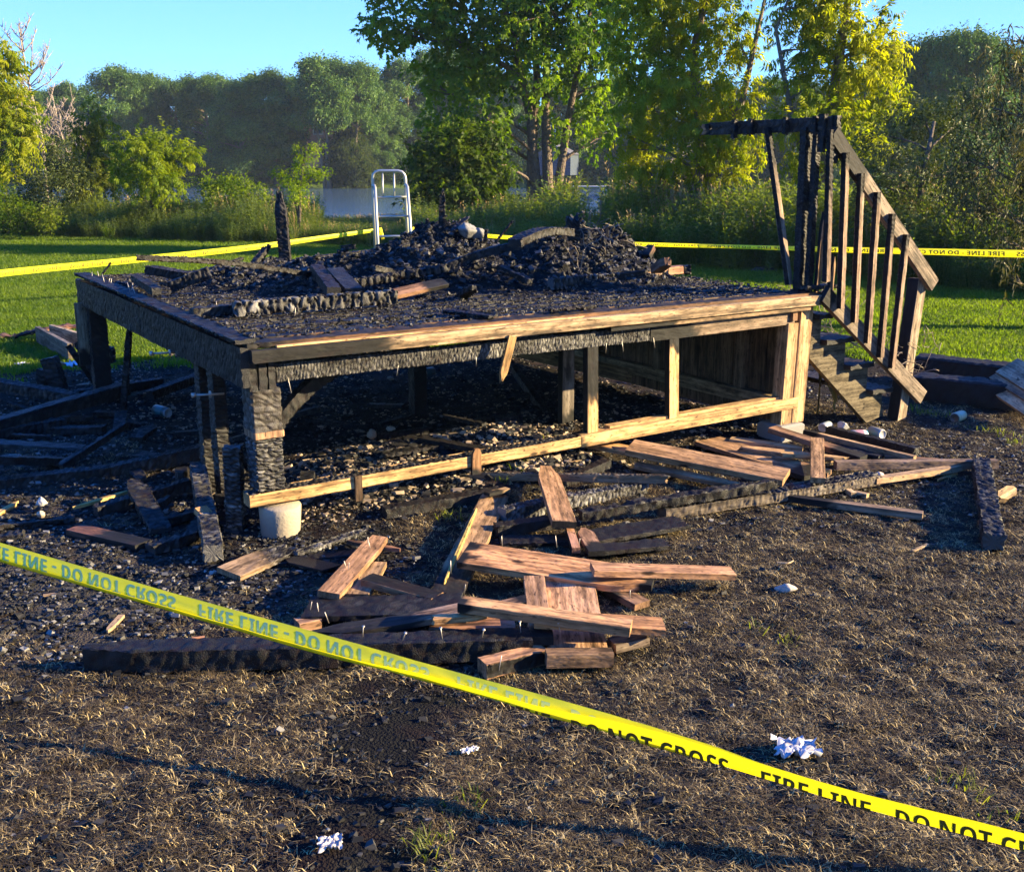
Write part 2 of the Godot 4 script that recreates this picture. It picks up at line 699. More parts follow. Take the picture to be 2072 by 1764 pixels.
func spray(kind: String, sd: int) -> ArrayMesh:
	var st := begin()
	st.set_smooth_group(-1)
	var r := RandomNumberGenerator.new()
	r.seed = sd
	match kind:
		"maple":
			for k in 11:
				var t := float(k) / 10.0
				var at := Vector3(t * 0.9 - 0.25, r.randf_range(-0.12, 0.12), r.randf_range(-0.28, 0.28) * (1.2 - t * 0.5))
				var d := Vector3(r.randf_range(0.1, 1.0), r.randf_range(-0.8, 0.1), r.randf_range(-1, 1)).normalized()
				var up := Vector3(r.randf_range(-0.5, 0.5), 1, r.randf_range(-0.5, 0.5)).normalized()
				up = (up - d * up.dot(d)).normalized()
				var s := r.randf_range(0.8, 1.15)
				var c := Color(1, 1, 1) * r.randf_range(0.75, 1.15)
				leaf(st, at, d, up, 0.30 * s, 0.17 * s, 0.12, c, 0.2)
				var side := d.cross(up)
				leaf(st, at + d * 0.05 * s, (d + side * 1.1).normalized(), up, 0.19 * s, 0.11 * s, 0.1, c, 0.2)
				leaf(st, at + d * 0.05 * s, (d - side * 1.1).normalized(), up, 0.19 * s, 0.11 * s, 0.1, c, 0.2)
		"elder":
			for k in 5:
				var at := Vector3(k * 0.16 - 0.3, r.randf_range(-0.06, 0.1), r.randf_range(-0.12, 0.12))
				var out := Vector3(r.randf_range(0.2, 1.0), r.randf_range(-0.2, 0.4), r.randf_range(-1, 1)).normalized()
				var stem := [at, at + out * 0.16, at + out * 0.30 + Vector3(0, -0.05, 0)]
				var c := Color(1, 1, 1) * r.randf_range(0.75, 1.2)
				for q in 5:
					var p: Vector3 = stem[1 + int(q >= 3)] if q < 4 else stem[2]
					var sgn := -1.0 if q % 2 else 1.0
					var d := (out * (0.6 if q < 4 else 1.2) + out.cross(Vector3.UP).normalized() * sgn * (0.8 if q < 4 else 0.0) + Vector3(0, -0.75, 0)).normalized()
					var up := Vector3(r.randf_range(-0.3, 0.3), 1, r.randf_range(-0.3, 0.3))
					up = (up - d * up.dot(d)).normalized()
					leaf(st, p, d, up, r.randf_range(0.22, 0.30), 0.09, 0.15, c, 0.25)
		"willow":
			for k in 10:
				var at := Vector3(r.randf_range(-0.06, 0.06), 0.5 - k * 0.11, r.randf_range(-0.06, 0.06))
				var d := Vector3(r.randf_range(-1, 1), r.randf_range(-1.0, 0.1), r.randf_range(-1, 1)).normalized()
				var up := Vector3(r.randf_range(-1, 1), 0.6, r.randf_range(-1, 1))
				up = (up - d * up.dot(d)).normalized()
				var c := Color(1, 1, 1) * r.randf_range(0.7, 1.2)
				leaf(st, at, d, up, 0.20, 0.045, 0.2, c, 0.3)
				leaf(st, at + d * 0.16, (d + Vector3(r.randf_range(-0.8, 0.8), -0.9, r.randf_range(-0.8, 0.8))).normalized(), up, 0.15, 0.035, 0.2, c, 0.2)
		"bush":
			for k in 14:
				var at := Vector3(r.randf_range(-0.35, 0.45), r.randf_range(-0.2, 0.25), r.randf_range(-0.35, 0.35))
				var d := Vector3(r.randf_range(-0.2, 1), r.randf_range(-0.4, 0.6), r.randf_range(-1, 1)).normalized()
				var up := Vector3(r.randf_range(-0.6, 0.6), 1, r.randf_range(-0.6, 0.6))
				up = (up - d * up.dot(d)).normalized()
				leaf(st, at, d, up, r.randf_range(0.2, 0.3), 0.11, 0.15, Color(1, 1, 1) * r.randf_range(0.7, 1.2), 0.15)
		"far":
			for k in 26:
				var at := inball_of(r) * 0.65
				var d := Vector3(r.randf_range(-1, 1), r.randf_range(-0.7, 0.3), r.randf_range(-1, 1)).normalized()
				var up := Vector3(r.randf_range(-0.5, 0.5), 1, r.randf_range(-0.5, 0.5))
				up = (up - d * up.dot(d)).normalized()
				leaf(st, at, d, up, r.randf_range(0.22, 0.36), r.randf_range(0.11, 0.18), 0.2, Color(1, 1, 1) * r.randf_range(0.7, 1.25), 0.2)
	st.generate_normals()
	return st.commit()


func inball_of(r: RandomNumberGenerator) -> Vector3:
	return Vector3(r.randfn(0, 0.5), r.randfn(0, 0.4), r.randfn(0, 0.5))


# Places of leaf sprays in a list of clumps [centre, radii, density factor].
func clump_places(clumps: Array, per_area: float, size: float, c1: Color, c2: Color, droopy: float, gap: float, freq: float) -> Array:
	var where := []
	var tints := []
	for cl in clumps:
		var c: Vector3 = cl[0]
		var r: Vector3 = cl[1]
		var many := int(per_area * (cl[2] if cl.size() > 2 else 1.0) * pow(r.x * r.y * r.z, 0.6667))
		var tone := rnd(-0.25, 0.25)
		for k in many:
			var d := inball().normalized()
			var q := d * pow(rng.randf(), 0.38)
			var p := c + q * r * (1.0 + 0.28 * nz.get_noise_3d(d.x * 1.8 + c.x, d.y * 1.8 + c.y, d.z * 1.8))
			if nz.get_noise_3d(p.x * freq, p.y * freq, p.z * freq) < gap:
				continue
			var out := (d + inball() * 0.9 + Vector3(0, -droopy, 0)).normalized()
			var b := Basis.IDENTITY
			if droopy > 2.0:
				b = Basis(Vector3.UP, rnd(0, TAU)) * Basis(Vector3(1, 0, 0), rnd(-0.25, 0.25))
			else:
				var zz := out.cross(Vector3.UP).normalized()
				var up := zz.cross(out)
				b = Basis(out, up, zz) * Basis(Vector3(1, 0, 0), rnd(-0.9, 0.9))
			var s := size * rnd(0.7, 1.25)
			where.append(Transform3D(b.scaled(Vector3(s, s, s)), p))
			tints.append(mixc(c1, c2, 0.5 + tone + rnd(-0.45, 0.45) + 0.5 * nz.get_noise_3d(p.x * 0.7, p.y * 0.7, p.z * 0.7)))
	return [where, tints]


func limbs(st: SurfaceTool, trunks: Array, clumps: Array, origin: Vector3, thick: float, twigs: int, col: Color) -> void:
	for cl in clumps:
		var c: Vector3 = cl[0] - origin
		var best := Vector3.ZERO
		var bestd := 1e9
		for t in trunks:
			for i in t.size() - 1:
				for f in [0.0, 0.25, 0.5, 0.75, 1.0]:
					var q: Vector3 = t[i].lerp(t[i + 1], f)
					var dd := q.distance_to(c) + absf(c.y - q.y - q.distance_to(c) * 0.5) * 0.8
					if q.y < c.y and dd < bestd:
						bestd = dd
						best = q
		if bestd > 1e8: continue
		var mid := best.lerp(c, 0.5) + Vector3(rnd(-0.1, 0.1), 0.08, rnd(-0.1, 0.1)) * bestd * 0.5
		tube(st, [best, best.lerp(mid, 0.5) + Vector3(0, bestd * 0.02, 0), mid, c], [thick, thick * 0.8, thick * 0.6, thick * 0.25], 5, col)
		for k in twigs:
			var r: Vector3 = cl[1]
			var e := c + inball() * r * 0.95
			var s := mid.lerp(c, rnd(0.0, 0.9))
			tube(st, [s, s.lerp(e, 0.5) + inball() * 0.1 * r.x, e], [thick * 0.3, thick * 0.2, thick * 0.07], 4, col)


# trunks: polylines relative to the base, with radii. A thing with a trunk (limbs within it) and a crown.
func tree(called: String, label: String, category: String, group: String, at: Vector3, trunks: Array, radii: Array, clumps: Array, leafmesh: ArrayMesh, mat: Material, o := {}) -> Node3D:
	var t := base(called, at)
	tag(t, label, category, group)
	var bark: Color = o.get("bark", Color(0.10, 0.085, 0.07))
	for k in trunks.size():
		var st := begin()
		tube(st, trunks[k], radii[k], 8, bark)
		put("trunk", done(st), M.bark, t)
	var rel := []
	for c in clumps:
		rel.append([c[0] - at, c[1], c[2] if c.size() > 2 else 1.0])
	var st := begin()
	limbs(st, trunks, clumps, at, o.get("limb", 0.05), o.get("twigs", 4), bark)
	put("limbs", done(st), M.bark, t)
	var got := clump_places(rel, o.get("many", 400.0), o.get("size", 0.4), o.get("c1", Color(0.05, 0.10, 0.01)), o.get("c2", Color(0.10, 0.16, 0.015)), o.get("droop", 0.3), o.get("gap", -0.25), o.get("freq", 1.5))
	var crown := scatter("crown", leafmesh, mat, got[0], got[1], t)
	crown.set_meta("kind", "stuff")
	return t

# ---------------------------------------------------------------- far bank

func far_tree(sd: int, open: float) -> Node3D:
	rng.seed = sd
	var clumps := []
	var h := 14.0
	for k in 62:
		var f := rnd(0.0, 1.0)
		var y := lerpf(h * lerpf(0.12, 0.70, open), h * 0.93, f)
		var wide := 4.2 * sqrt(maxf(0.05, 1.0 - pow(absf(f - 0.38) / 0.68, 2.0)))
		var a := rnd(0, TAU)
		var rr := wide * rnd(0.45, 0.95)
		var s := rnd(0.55, 1.35) * lerpf(1.0, 0.85, open)
		clumps.append([Vector3(cos(a) * rr, y, sin(a) * rr), Vector3(s * 1.25, s * 0.8, s * 1.25), 1.0])
	var trunks := [[Vector3.ZERO, Vector3(0.1, h * 0.3, 0), Vector3(-0.1, h * 0.6, 0.1), Vector3(0.1, h * 0.85, 0)]]
	var radii := [[0.34, 0.26, 0.16, 0.05]]
	if open > 0.4:
		trunks.append([Vector3(0.4, 0, 0.2), Vector3(0.9, h * 0.4, 0.3), Vector3(2.0, h * 0.8, 0.3)])
		radii.append([0.24, 0.17, 0.04])
	return tree("far_bank_tree", "x", "tree", "trees on the far bank", Vector3.ZERO, trunks, radii, clumps, M.far_spray, M.deep_leaf,
		{"many": 42.0, "size": 0.9, "c1": Color(0.042, 0.10, 0.024), "c2": Color(0.13, 0.235, 0.040), "gap": -0.35, "freq": 0.5, "limb": 0.10, "twigs": 2, "bark": Color(0.16, 0.13, 0.10)})


func again(o: Node3D, label: String) -> Node3D:
	var c: Node3D = o.duplicate()
	c.name = numbered(String(o.name).rstrip("0123456789").trim_suffix("_"))
	add_child(c, true)
	c.set_meta("label", label)
	return c


func build_far_bank() -> void:
	M.far_spray = spray("far", 5)
	M.maple_spray = spray("maple", 6)
	M.elder_spray = spray("elder", 7)
	M.willow_spray = spray("willow", 8)
	M.bush_spray = spray("bush", 9)
	var protos := [far_tree(101, 0.0), far_tree(102, 0.7), far_tree(103, 0.3), far_tree(104, 0.1)]
	# foot on the bank, height, width factor, kind, label
	var list := [
		Vector3(-54.83, 0, -122.00), 9.79, 1.0, 0, "dark tree on the far bank behind the bare dead tree, at its left",
		Vector3(-54.65, 0, -130.00), 10.00, 1.1, 3, "dark tree on the far bank right behind the bare dead tree",
		Vector3(-48.51, 0, -124.00), 10.54, 1.0, 2, "dark far-bank tree between the dead tree and the rounded paler tree",
		Vector3(-42.14, 0, -118.00), 11.77, 1.15, 2, "rounded paler green tree on the far bank over the yellow box elder bush",
		Vector3(-38.94, 0, -119.00), 11.07, 1.0, 0, "broad tree on the far bank just right of the rounded paler one",
		Vector3(-36.82, 0, -123.00), 10.67, 1.0, 3, "low dark tree on the far bank behind the dip in the skyline",
		Vector3(-32.37, 0, -119.00), 10.87, 1.15, 0, "wide dark tree on the far bank above the grapevine thicket",
		Vector3(-27.65, 0, -114.00), 10.20, 1.1, 3, "dense dark far-bank tree behind the upright charred stick post",
		Vector3(-24.80, 0, -116.00), 11.21, 1.1, 2, "lumpy green far-bank tree just left of the house roof",
		Vector3(-23.25, 0, -124.00), 11.06, 1.0, 0, "dark tree on the far bank directly left of the pinkish house",
		Vector3(-18.52, 0, -112.00), 12.18, 0.9, 1, "tall open-crowned tree with bare trunks before the pinkish house",
		Vector3(-16.11, 0, -113.00), 11.80, 0.9, 1, "second tall open-crowned tree right of the pinkish house",
		Vector3(-13.97, 0, -118.00), 9.81, 0.9, 3, "short dark tree on the far bank above the round grey willow",
		Vector3(-11.25, 0, -121.00), 12.73, 1.0, 2, "green far-bank tree filling the sky gap left of the big maple",
		Vector3(-7.81, 0, -126.00), 14.22, 1.1, 0, "tall far-bank tree half hidden by the maple's left branches",
		Vector3(-3.61, 0, -126.00), 12.88, 1.0, 3, "far-bank tree seen between the maple's lower left branches",
		Vector3(1.27, 0, -122.00), 11.91, 1.0, 2, "far-bank tree behind the maple trunks",
		Vector3(6.36, 0, -128.00), 11.89, 1.1, 0, "far-bank tree standing over the blue-grey shed",
		Vector3(11.12, 0, -122.00), 10.90, 1.1, 3, "far-bank tree right of the shed behind the fallen branch",
		Vector3(16.44, 0, -122.00), 10.90, 1.1, 2, "far-bank tree behind the left yellow box elder",
		Vector3(21.68, 0, -120.00), 10.35, 1.1, 0, "far-bank tree behind the burnt top rail",
		Vector3(27.16, 0, -120.00), 10.75, 1.0, 3, "far-bank tree in the gap between the two box elders",
		Vector3(32.17, 0, -122.00), 10.40, 1.1, 2, "far-bank tree behind the right box elder",
		Vector3(35.23, 0, -115.00), 11.32, 1.1, 0, "far-bank tree at the right flank of the right box elder",
		Vector3(29.03, 0, -84.00), 10.63, 0.8, 2, "tree on the right skyline next to the box elder, lower of the two",
		Vector3(30.79, 0, -82.00), 10.82, 0.8, 0, "middle tree of the right skyline group",
		Vector3(31.25, 0, -78.00), 10.87, 0.8, 3, "highest tree of the right skyline group beside the curly willow",
		Vector3(36.87, 0, -84.00), 10.43, 0.9, 0, "skyline tree behind the curly willow's top",
	]
	for i in range(0, list.size(), 5):
		var kind: int = list[i + 3]
		var o: Node3D = protos[kind]
		if o.has_meta("placed"):
			o = again(o, list[i + 4])
		else:
			o.set_meta("placed", true)
			o.set_meta("label", list[i + 4])
		var foot: Vector3 = list[i]
		foot.y = ground_at(foot.x, foot.z) - 0.2
		var h: float = list[i + 1] - foot.y
		o.position = foot
		o.rotation.y = i * 1.7
		o.scale = Vector3(list[i + 2], 1.0, list[i + 2]) * (h / 14.0)
	for p in protos: p.remove_meta("placed")
	# thicket that runs along the water's edge of the far bank, one mass
	var where := []
	var tints := []
	rng.seed = 201
	for k in 5200:
		var x := rnd(-85, 75)
		var d := rnd(0.0, 1.0)
		var z := -116.0 - d * 9.0
		var h := 1.2 + 4.2 * d + 1.6 * nz.get_noise_2d(x * 0.22, d * 2.0)
		if x > -22.5 and x < -16.0: h = minf(h, 1.0)
		var y := rnd(0.0, 1.0)
		var s := rnd(1.0, 1.8)
		where.append(Transform3D(Basis(Vector3.UP, rnd(0, TAU)).scaled(Vector3(s, s, s)), Vector3(x, ground_at(x, z) + y * maxf(h, 0.6), z)))
		tints.append(mixc(Color(0.025, 0.060, 0.014), Color(0.065, 0.125, 0.022), 0.5 + 0.5 * nz.get_noise_2d(x * 0.3, z) + rnd(-0.3, 0.3)))
	tag(scatter("bank_undergrowth", M.far_spray, M.deep_leaf, where, tints), "dark undergrowth along the far shore of the lake", "undergrowth", "", "stuff")
	rng.seed = 205
	tree("round_willow", "round grey-green willow leaning over the far shore", "tree", "", Vector3(-16.857, -0.455, -114.000), [[Vector3.ZERO, Vector3(0.2, 2.5, 0)]], [[0.3, 0.12]],
		[[Vector3(-16.847, 2.590, -113.000), Vector3(2.418, 2.102, 2.176)], [Vector3(-15.664, 0.893, -112.000), Vector3(2.188, 1.667, 1.969)], [Vector3(-17.676, 0.642, -113.000), Vector3(1.787, 1.472, 1.608)], [Vector3(-14.694, 0.068, -112.000), Vector3(1.459, 0.938, 1.313)], [Vector3(-16.542, 4.041, -113.000), Vector3(1.367, 1.156, 1.230)]], M.far_spray, M.leaf,
		{"many": 130.0, "size": 0.7, "c1": Color(0.05, 0.085, 0.035), "c2": Color(0.10, 0.13, 0.055), "gap": -0.5})
	# house behind the open trees
	var house := base("far_house", Vector3(-18.722, 3.166, -120.000), 0.25)
	tag(house, "pinkish brick house with a brown roof showing between the far trees", "house")
	var brick := Color(0.42, 0.25, 0.20)
	var roofc := Color(0.26, 0.17, 0.13)
	var w := put("wall", box(7.5, 6.0, 6.0, brick), M.wall, house)
	w.position = Vector3(0, -2.0, 0)
	var pr := PrismMesh.new()
	pr.size = Vector3(8.2, 3.0, 6.6)
	var roof := put("roof", pr, std(roofc, 0.9, false), house)
	roof.position = Vector3(0, 4.0 + 1.51, 0)
	var ch := put("chimney", box(0.9, 2.2, 0.9, brick * 0.8), M.wall, roof)
	ch.position = Vector3(1.9, -0.4, 0.5)
	for k in 3:
		var win := put("window", box(1.1, 1.5, 0.12, Color(0.75, 0.73, 0.68)), M.wall, house)
		win.position = Vector3(-2.3 + 2.3 * k, 1.3, 3.03)
		var pane := put("pane", box(0.85, 1.25, 0.06, Color(0.05, 0.07, 0.09)), M.paint, win)
		pane.position = Vector3(0, 0.12, 0.06)
	# shed and dock
	var shed := base("lake_shed", Vector3(4.635, 0.446, -113.000), -0.35)
	tag(shed, "small blue-grey shed with a gable roof on the far shore", "shed")
	var blue := Color(0.045, 0.060, 0.085)
	put("wall", box(3.6, 2.0, 2.8, blue), M.wall, shed)
	var sp := PrismMesh.new()
	sp.size = Vector3(4.0, 1.0, 3.1)
	put("roof", sp, std(Color(0.07, 0.07, 0.08), 0.9, false), shed).position = Vector3(0, 2.502, 0)
	var sw := put("window", box(0.5, 0.9, 0.06, Color(0.6, 0.6, 0.58)), M.wall, shed)
	sw.position = Vector3(1.0, 0.7, 1.42)
	put("pane", box(0.34, 0.7, 0.04, Color(0.05, 0.06, 0.08)), M.paint, sw).position = Vector3(0, 0.1, 0.03)
	put("door", box(0.8, 1.6, 0.06, Color(0.11, 0.14, 0.19)), M.wall, shed).position = Vector3(-0.6, 0.02, 1.42)
	for k in 7:
		put("siding_board", box(3.56, 0.05, 0.03, blue * 1.25, 0.01), M.wall, shed).position = Vector3(0, 0.25 + k * 0.26, 1.408)
	var dock := base("dock", Vector3(8.805, -0.814, -110.000), -0.1)
	tag(dock, "low pale wooden dock at the water by the shed", "dock")
	for k in 12:
		put("plank", box(0.42, 0.09, 1.6, Color(0.45, 0.43, 0.40) * rnd(0.85, 1.1)), M.wall, dock).position = Vector3(-2.5 + k * 0.45, 0.15, 0)
	for k in 3:
		put("post", box(0.16, 0.9, 0.16, Color(0.3, 0.28, 0.26)), M.wall, dock).position = Vector3(-2.4 + k * 2.4, -0.77, 0.6)


# ---------------------------------------------------------------- near trees

func build_trees() -> void:
	rng.seed = 301
	var f := Vector3.ZERO
	f = Vector3(0.781, 0.261, -28.000)
	tree("maple_tree", "big multi-trunk maple with spreading green crown at the lake edge", "tree", "", f,
		[[Vector3(-0.1, -0.6, 0), Vector3(-0.18, 0.8, 0), Vector3(-0.32, 2.4, 0.1), Vector3(-0.75, 4.4, 0.1), Vector3(-1.6, 6.8, 0)],
		 [Vector3(0.1, -0.6, 0.1), Vector3(0.12, 1.0, 0.1), Vector3(0.05, 2.8, 0), Vector3(0.12, 5.0, 0), Vector3(-0.2, 7.4, 0)],
		 [Vector3(0.28, -0.6, 0), Vector3(0.42, 1.0, 0), Vector3(0.62, 2.4, 0), Vector3(1.0, 4.4, 0), Vector3(1.6, 6.8, -0.2)],
		 [Vector3(-0.25, -0.6, -0.2), Vector3(-0.30, 1.4, -0.2), Vector3(-0.15, 3.4, -0.3), Vector3(-0.3, 5.2, -0.3), Vector3(-0.6, 7.6, -0.3)]],
		[[0.20, 0.15, 0.11, 0.08, 0.03], [0.17, 0.14, 0.11, 0.08, 0.03], [0.16, 0.12, 0.09, 0.07, 0.03], [0.16, 0.12, 0.10, 0.06, 0.02]],
		[[Vector3(-2.128, 4.827, -28.000), Vector3(1.498, 0.625, 1.348)], [Vector3(-0.434, 4.998, -28.000), Vector3(1.823, 0.912, 1.641)], [Vector3(1.093, 4.985, -27.000), Vector3(1.884, 1.005, 1.695)], [Vector3(2.467, 4.770, -28.000), Vector3(1.237, 0.977, 1.113)], [Vector3(-2.976, 4.747, -28.000), Vector3(0.729, 0.260, 0.656), 0.80], [Vector3(-1.109, 3.909, -28.000), Vector3(1.367, 0.716, 1.231)], [Vector3(0.707, 3.811, -27.500), Vector3(1.727, 0.767, 1.554), 0.60], [Vector3(2.191, 3.503, -28.000), Vector3(1.042, 0.912, 0.938)],
		 [Vector3(-2.153, 3.561, -28.000), Vector3(0.781, 0.365, 0.703), 0.80], [Vector3(-0.725, 2.699, -27.000), Vector3(1.067, 0.653, 0.961), 0.80], [Vector3(1.431, 2.700, -28.500), Vector3(1.326, 0.663, 1.193), 0.35], [Vector3(-1.618, 2.502, -28.000), Vector3(0.651, 0.547, 0.586), 0.80], [Vector3(0.167, 6.341, -28.000), Vector3(2.735, 1.042, 2.461)], [Vector3(-1.985, 6.009, -28.000), Vector3(1.823, 0.781, 1.641)], [Vector3(2.436, 6.120, -28.000), Vector3(1.823, 0.912, 1.641)], [Vector3(-0.432, 1.721, -27.000), Vector3(0.502, 0.427, 0.452), 0.80], [Vector3(2.193, 2.216, -28.500), Vector3(0.663, 0.398, 0.597), 0.40], [Vector3(0.165, 7.544, -28.000), Vector3(2.214, 1.042, 1.993)]],
		M.maple_spray, M.leaf, {"many": 200.0, "size": 0.47, "c1": Color(0.085, 0.18, 0.022), "c2": Color(0.24, 0.36, 0.034), "gap": -0.02, "freq": 1.0, "limb": 0.05, "twigs": 6, "bark": Color(0.13, 0.105, 0.085)})
	rng.seed = 302
	var ec1 := Color(0.19, 0.28, 0.014)
	var ec2 := Color(0.46, 0.47, 0.03)
	tree("box_elder_tree", "yellow-green box elder nearest the maple, behind the burnt top rail", "tree", "", Vector3(3.291, 0.288, -20.000),
		[[Vector3(0, 0, 0), Vector3(0.1, 1.5, 0), Vector3(-0.1, 3.2, 0), Vector3(0.3, 5.2, 0)], [Vector3(0.1, 0.6, 0), Vector3(0.8, 2.4, 0), Vector3(1.2, 4.6, 0)]], [[0.14, 0.11, 0.08, 0.02], [0.09, 0.06, 0.02]],
		[[Vector3(2.493, 3.986, -20.000), Vector3(0.837, 0.558, 0.753)], [Vector3(3.361, 3.864, -20.000), Vector3(0.837, 0.651, 0.753)], [Vector3(3.976, 3.661, -20.000), Vector3(0.419, 0.419, 0.377), 0.80], [Vector3(2.298, 3.291, -20.000), Vector3(0.744, 0.512, 0.670)], [Vector3(3.058, 2.966, -19.500), Vector3(0.816, 0.499, 0.735)], [Vector3(3.896, 2.666, -20.000), Vector3(0.577, 0.419, 0.519)], [Vector3(2.541, 2.498, -20.000), Vector3(0.744, 0.419, 0.670)], [Vector3(3.265, 2.104, -19.500), Vector3(0.726, 0.408, 0.653)], [Vector3(4.025, 1.861, -20.000), Vector3(0.465, 0.335, 0.419)],
		 [Vector3(2.120, 2.086, -20.500), Vector3(0.524, 0.381, 0.472)], [Vector3(2.972, 1.560, -20.000), Vector3(0.651, 0.298, 0.586)], [Vector3(2.941, 4.669, -20.000), Vector3(1.209, 0.558, 1.088)], [Vector3(2.411, 1.471, -20.500), Vector3(0.477, 0.248, 0.429)], [Vector3(3.781, 1.387, -20.000), Vector3(0.512, 0.223, 0.460)]],
		M.elder_spray, M.leaf, {"many": 440.0, "size": 0.35, "c1": ec1, "c2": ec2, "droop": 0.5, "gap": -0.2, "freq": 1.4, "limb": 0.035, "twigs": 5, "bark": Color(0.16, 0.13, 0.10)})
	rng.seed = 303
	tree("box_elder_tree", "bright yellow-green box elder standing alone against the sky behind the newel post", "tree", "", Vector3(5.360, 0.354, -19.000),
		[[Vector3(0, 0, 0), Vector3(0.0, 1.6, 0), Vector3(0.15, 3.4, 0), Vector3(0.3, 5.4, 0)], [Vector3(0.05, 0.5, 0), Vector3(-0.6, 1.9, 0), Vector3(-1.0, 3.4, 0.1), Vector3(-0.5, 4.6, 0)]], [[0.13, 0.10, 0.07, 0.02], [0.07, 0.05, 0.03, 0.01]],
		[[Vector3(4.936, 4.059, -19.000), Vector3(0.707, 0.300, 0.636)], [Vector3(5.451, 3.736, -19.000), Vector3(0.689, 0.424, 0.620)], [Vector3(4.855, 3.441, -19.000), Vector3(0.442, 0.353, 0.398), 0.90], [Vector3(5.700, 3.167, -19.000), Vector3(0.751, 0.486, 0.676)], [Vector3(5.101, 2.851, -19.000), Vector3(0.583, 0.407, 0.525)], [Vector3(6.218, 3.402, -19.000), Vector3(0.424, 0.318, 0.382)], [Vector3(6.076, 2.613, -19.000), Vector3(0.548, 0.407, 0.493)], [Vector3(5.252, 2.235, -18.500), Vector3(0.671, 0.396, 0.604)], [Vector3(4.727, 2.212, -19.000), Vector3(0.424, 0.353, 0.382), 0.90],
		 [Vector3(5.880, 1.929, -19.000), Vector3(0.460, 0.283, 0.414)], [Vector3(5.070, 4.478, -19.000), Vector3(0.751, 0.398, 0.676)], [Vector3(4.929, 1.685, -19.000), Vector3(0.442, 0.265, 0.398)], [Vector3(6.175, 3.905, -19.000), Vector3(0.265, 0.177, 0.239), 0.70], [Vector3(4.378, 3.828, -19.000), Vector3(0.300, 0.141, 0.270), 0.35], [Vector3(4.544, 3.128, -19.000), Vector3(0.353, 0.177, 0.318), 0.30]],
		M.elder_spray, M.leaf, {"many": 440.0, "size": 0.35, "c1": ec1, "c2": ec2, "droop": 0.5, "gap": -0.2, "freq": 1.4, "limb": 0.03, "twigs": 5, "bark": Color(0.16, 0.13, 0.10)})
	rng.seed = 304
	tree("box_elder_tree", "yellow box elder cut by the picture's left edge", "tree", "", Vector3(-11.445, 0.133, -24.000), [[Vector3(0, 0, 0), Vector3(0.1, 1.6, 0), Vector3(0.2, 4.0, 0)]], [[0.14, 0.10, 0.03]],
		[[Vector3(-10.791, 3.430, -24.000), Vector3(0.469, 0.491, 0.422)], [Vector3(-10.668, 2.678, -24.000), Vector3(0.536, 0.580, 0.482)], [Vector3(-11.416, 3.031, -24.000), Vector3(0.781, 0.893, 0.703)], [Vector3(-10.914, 1.913, -24.000), Vector3(0.580, 0.558, 0.522)], [Vector3(-10.481, 2.170, -24.000), Vector3(0.335, 0.335, 0.301)], [Vector3(-11.110, 3.827, -24.000), Vector3(0.558, 0.447, 0.502)], [Vector3(-11.496, 1.500, -24.000), Vector3(0.558, 0.447, 0.502)]],
		M.elder_spray, M.leaf, {"many": 440.0, "size": 0.37, "c1": ec1, "c2": ec2, "droop": 0.5, "gap": -0.25, "limb": 0.03})
	rng.seed = 305
	tree("box_elder_bush", "rounded yellow-green box elder bush left of the tall charred stick", "bush", "", Vector3(-8.006, 0.428, -24.500), [[Vector3(0, 0, 0), Vector3(0.0, 0.8, 0), Vector3(0.1, 1.6, 0)]], [[0.06, 0.04, 0.01]],
		[[Vector3(-8.495, 1.762, -24.500), Vector3(0.433, 0.479, 0.390)], [Vector3(-7.851, 1.656, -24.000), Vector3(0.513, 0.558, 0.462)], [Vector3(-7.513, 1.794, -24.500), Vector3(0.456, 0.410, 0.410)], [Vector3(-7.203, 1.731, -24.500), Vector3(0.296, 0.205, 0.267)], [Vector3(-8.170, 2.129, -24.500), Vector3(0.273, 0.273, 0.246)], [Vector3(-7.697, 2.213, -24.500), Vector3(0.171, 0.251, 0.154)], [Vector3(-7.836, 1.188, -24.000), Vector3(0.670, 0.357, 0.603)], [Vector3(-7.024, 1.794, -24.500), Vector3(0.160, 0.091, 0.144)]],
		M.elder_spray, M.leaf, {"many": 420.0, "size": 0.33, "c1": Color(0.14, 0.23, 0.012), "c2": Color(0.32, 0.39, 0.025), "droop": 0.4, "gap": -0.35, "limb": 0.02})
	rng.seed = 306
	tree("sumac_shrub", "upright sumac with reddish tips between dead tree and yellow bush", "bush", "", Vector3(-10.281, 0.309, -27.000), [[Vector3(0, 0, 0), Vector3(0.0, 1.4, 0), Vector3(0.1, 2.6, 0)]], [[0.06, 0.04, 0.01]],
		[[Vector3(-10.064, 2.585, -27.000), Vector3(0.402, 0.502, 0.362)], [Vector3(-9.950, 1.895, -27.000), Vector3(0.452, 0.578, 0.407)], [Vector3(-10.374, 1.604, -27.000), Vector3(0.477, 0.477, 0.429)], [Vector3(-9.795, 1.371, -27.000), Vector3(0.427, 0.427, 0.384)], [Vector3(-10.461, 2.183, -27.000), Vector3(0.276, 0.377, 0.249)], [Vector3(-10.077, 0.972, -26.500), Vector3(0.641, 0.370, 0.577)]],
		M.elder_spray, M.leaf, {"many": 380.0, "size": 0.36, "c1": Color(0.10, 0.16, 0.015), "c2": Color(0.26, 0.29, 0.03), "droop": 0.3, "gap": -0.3, "limb": 0.02})
	rng.seed = 307
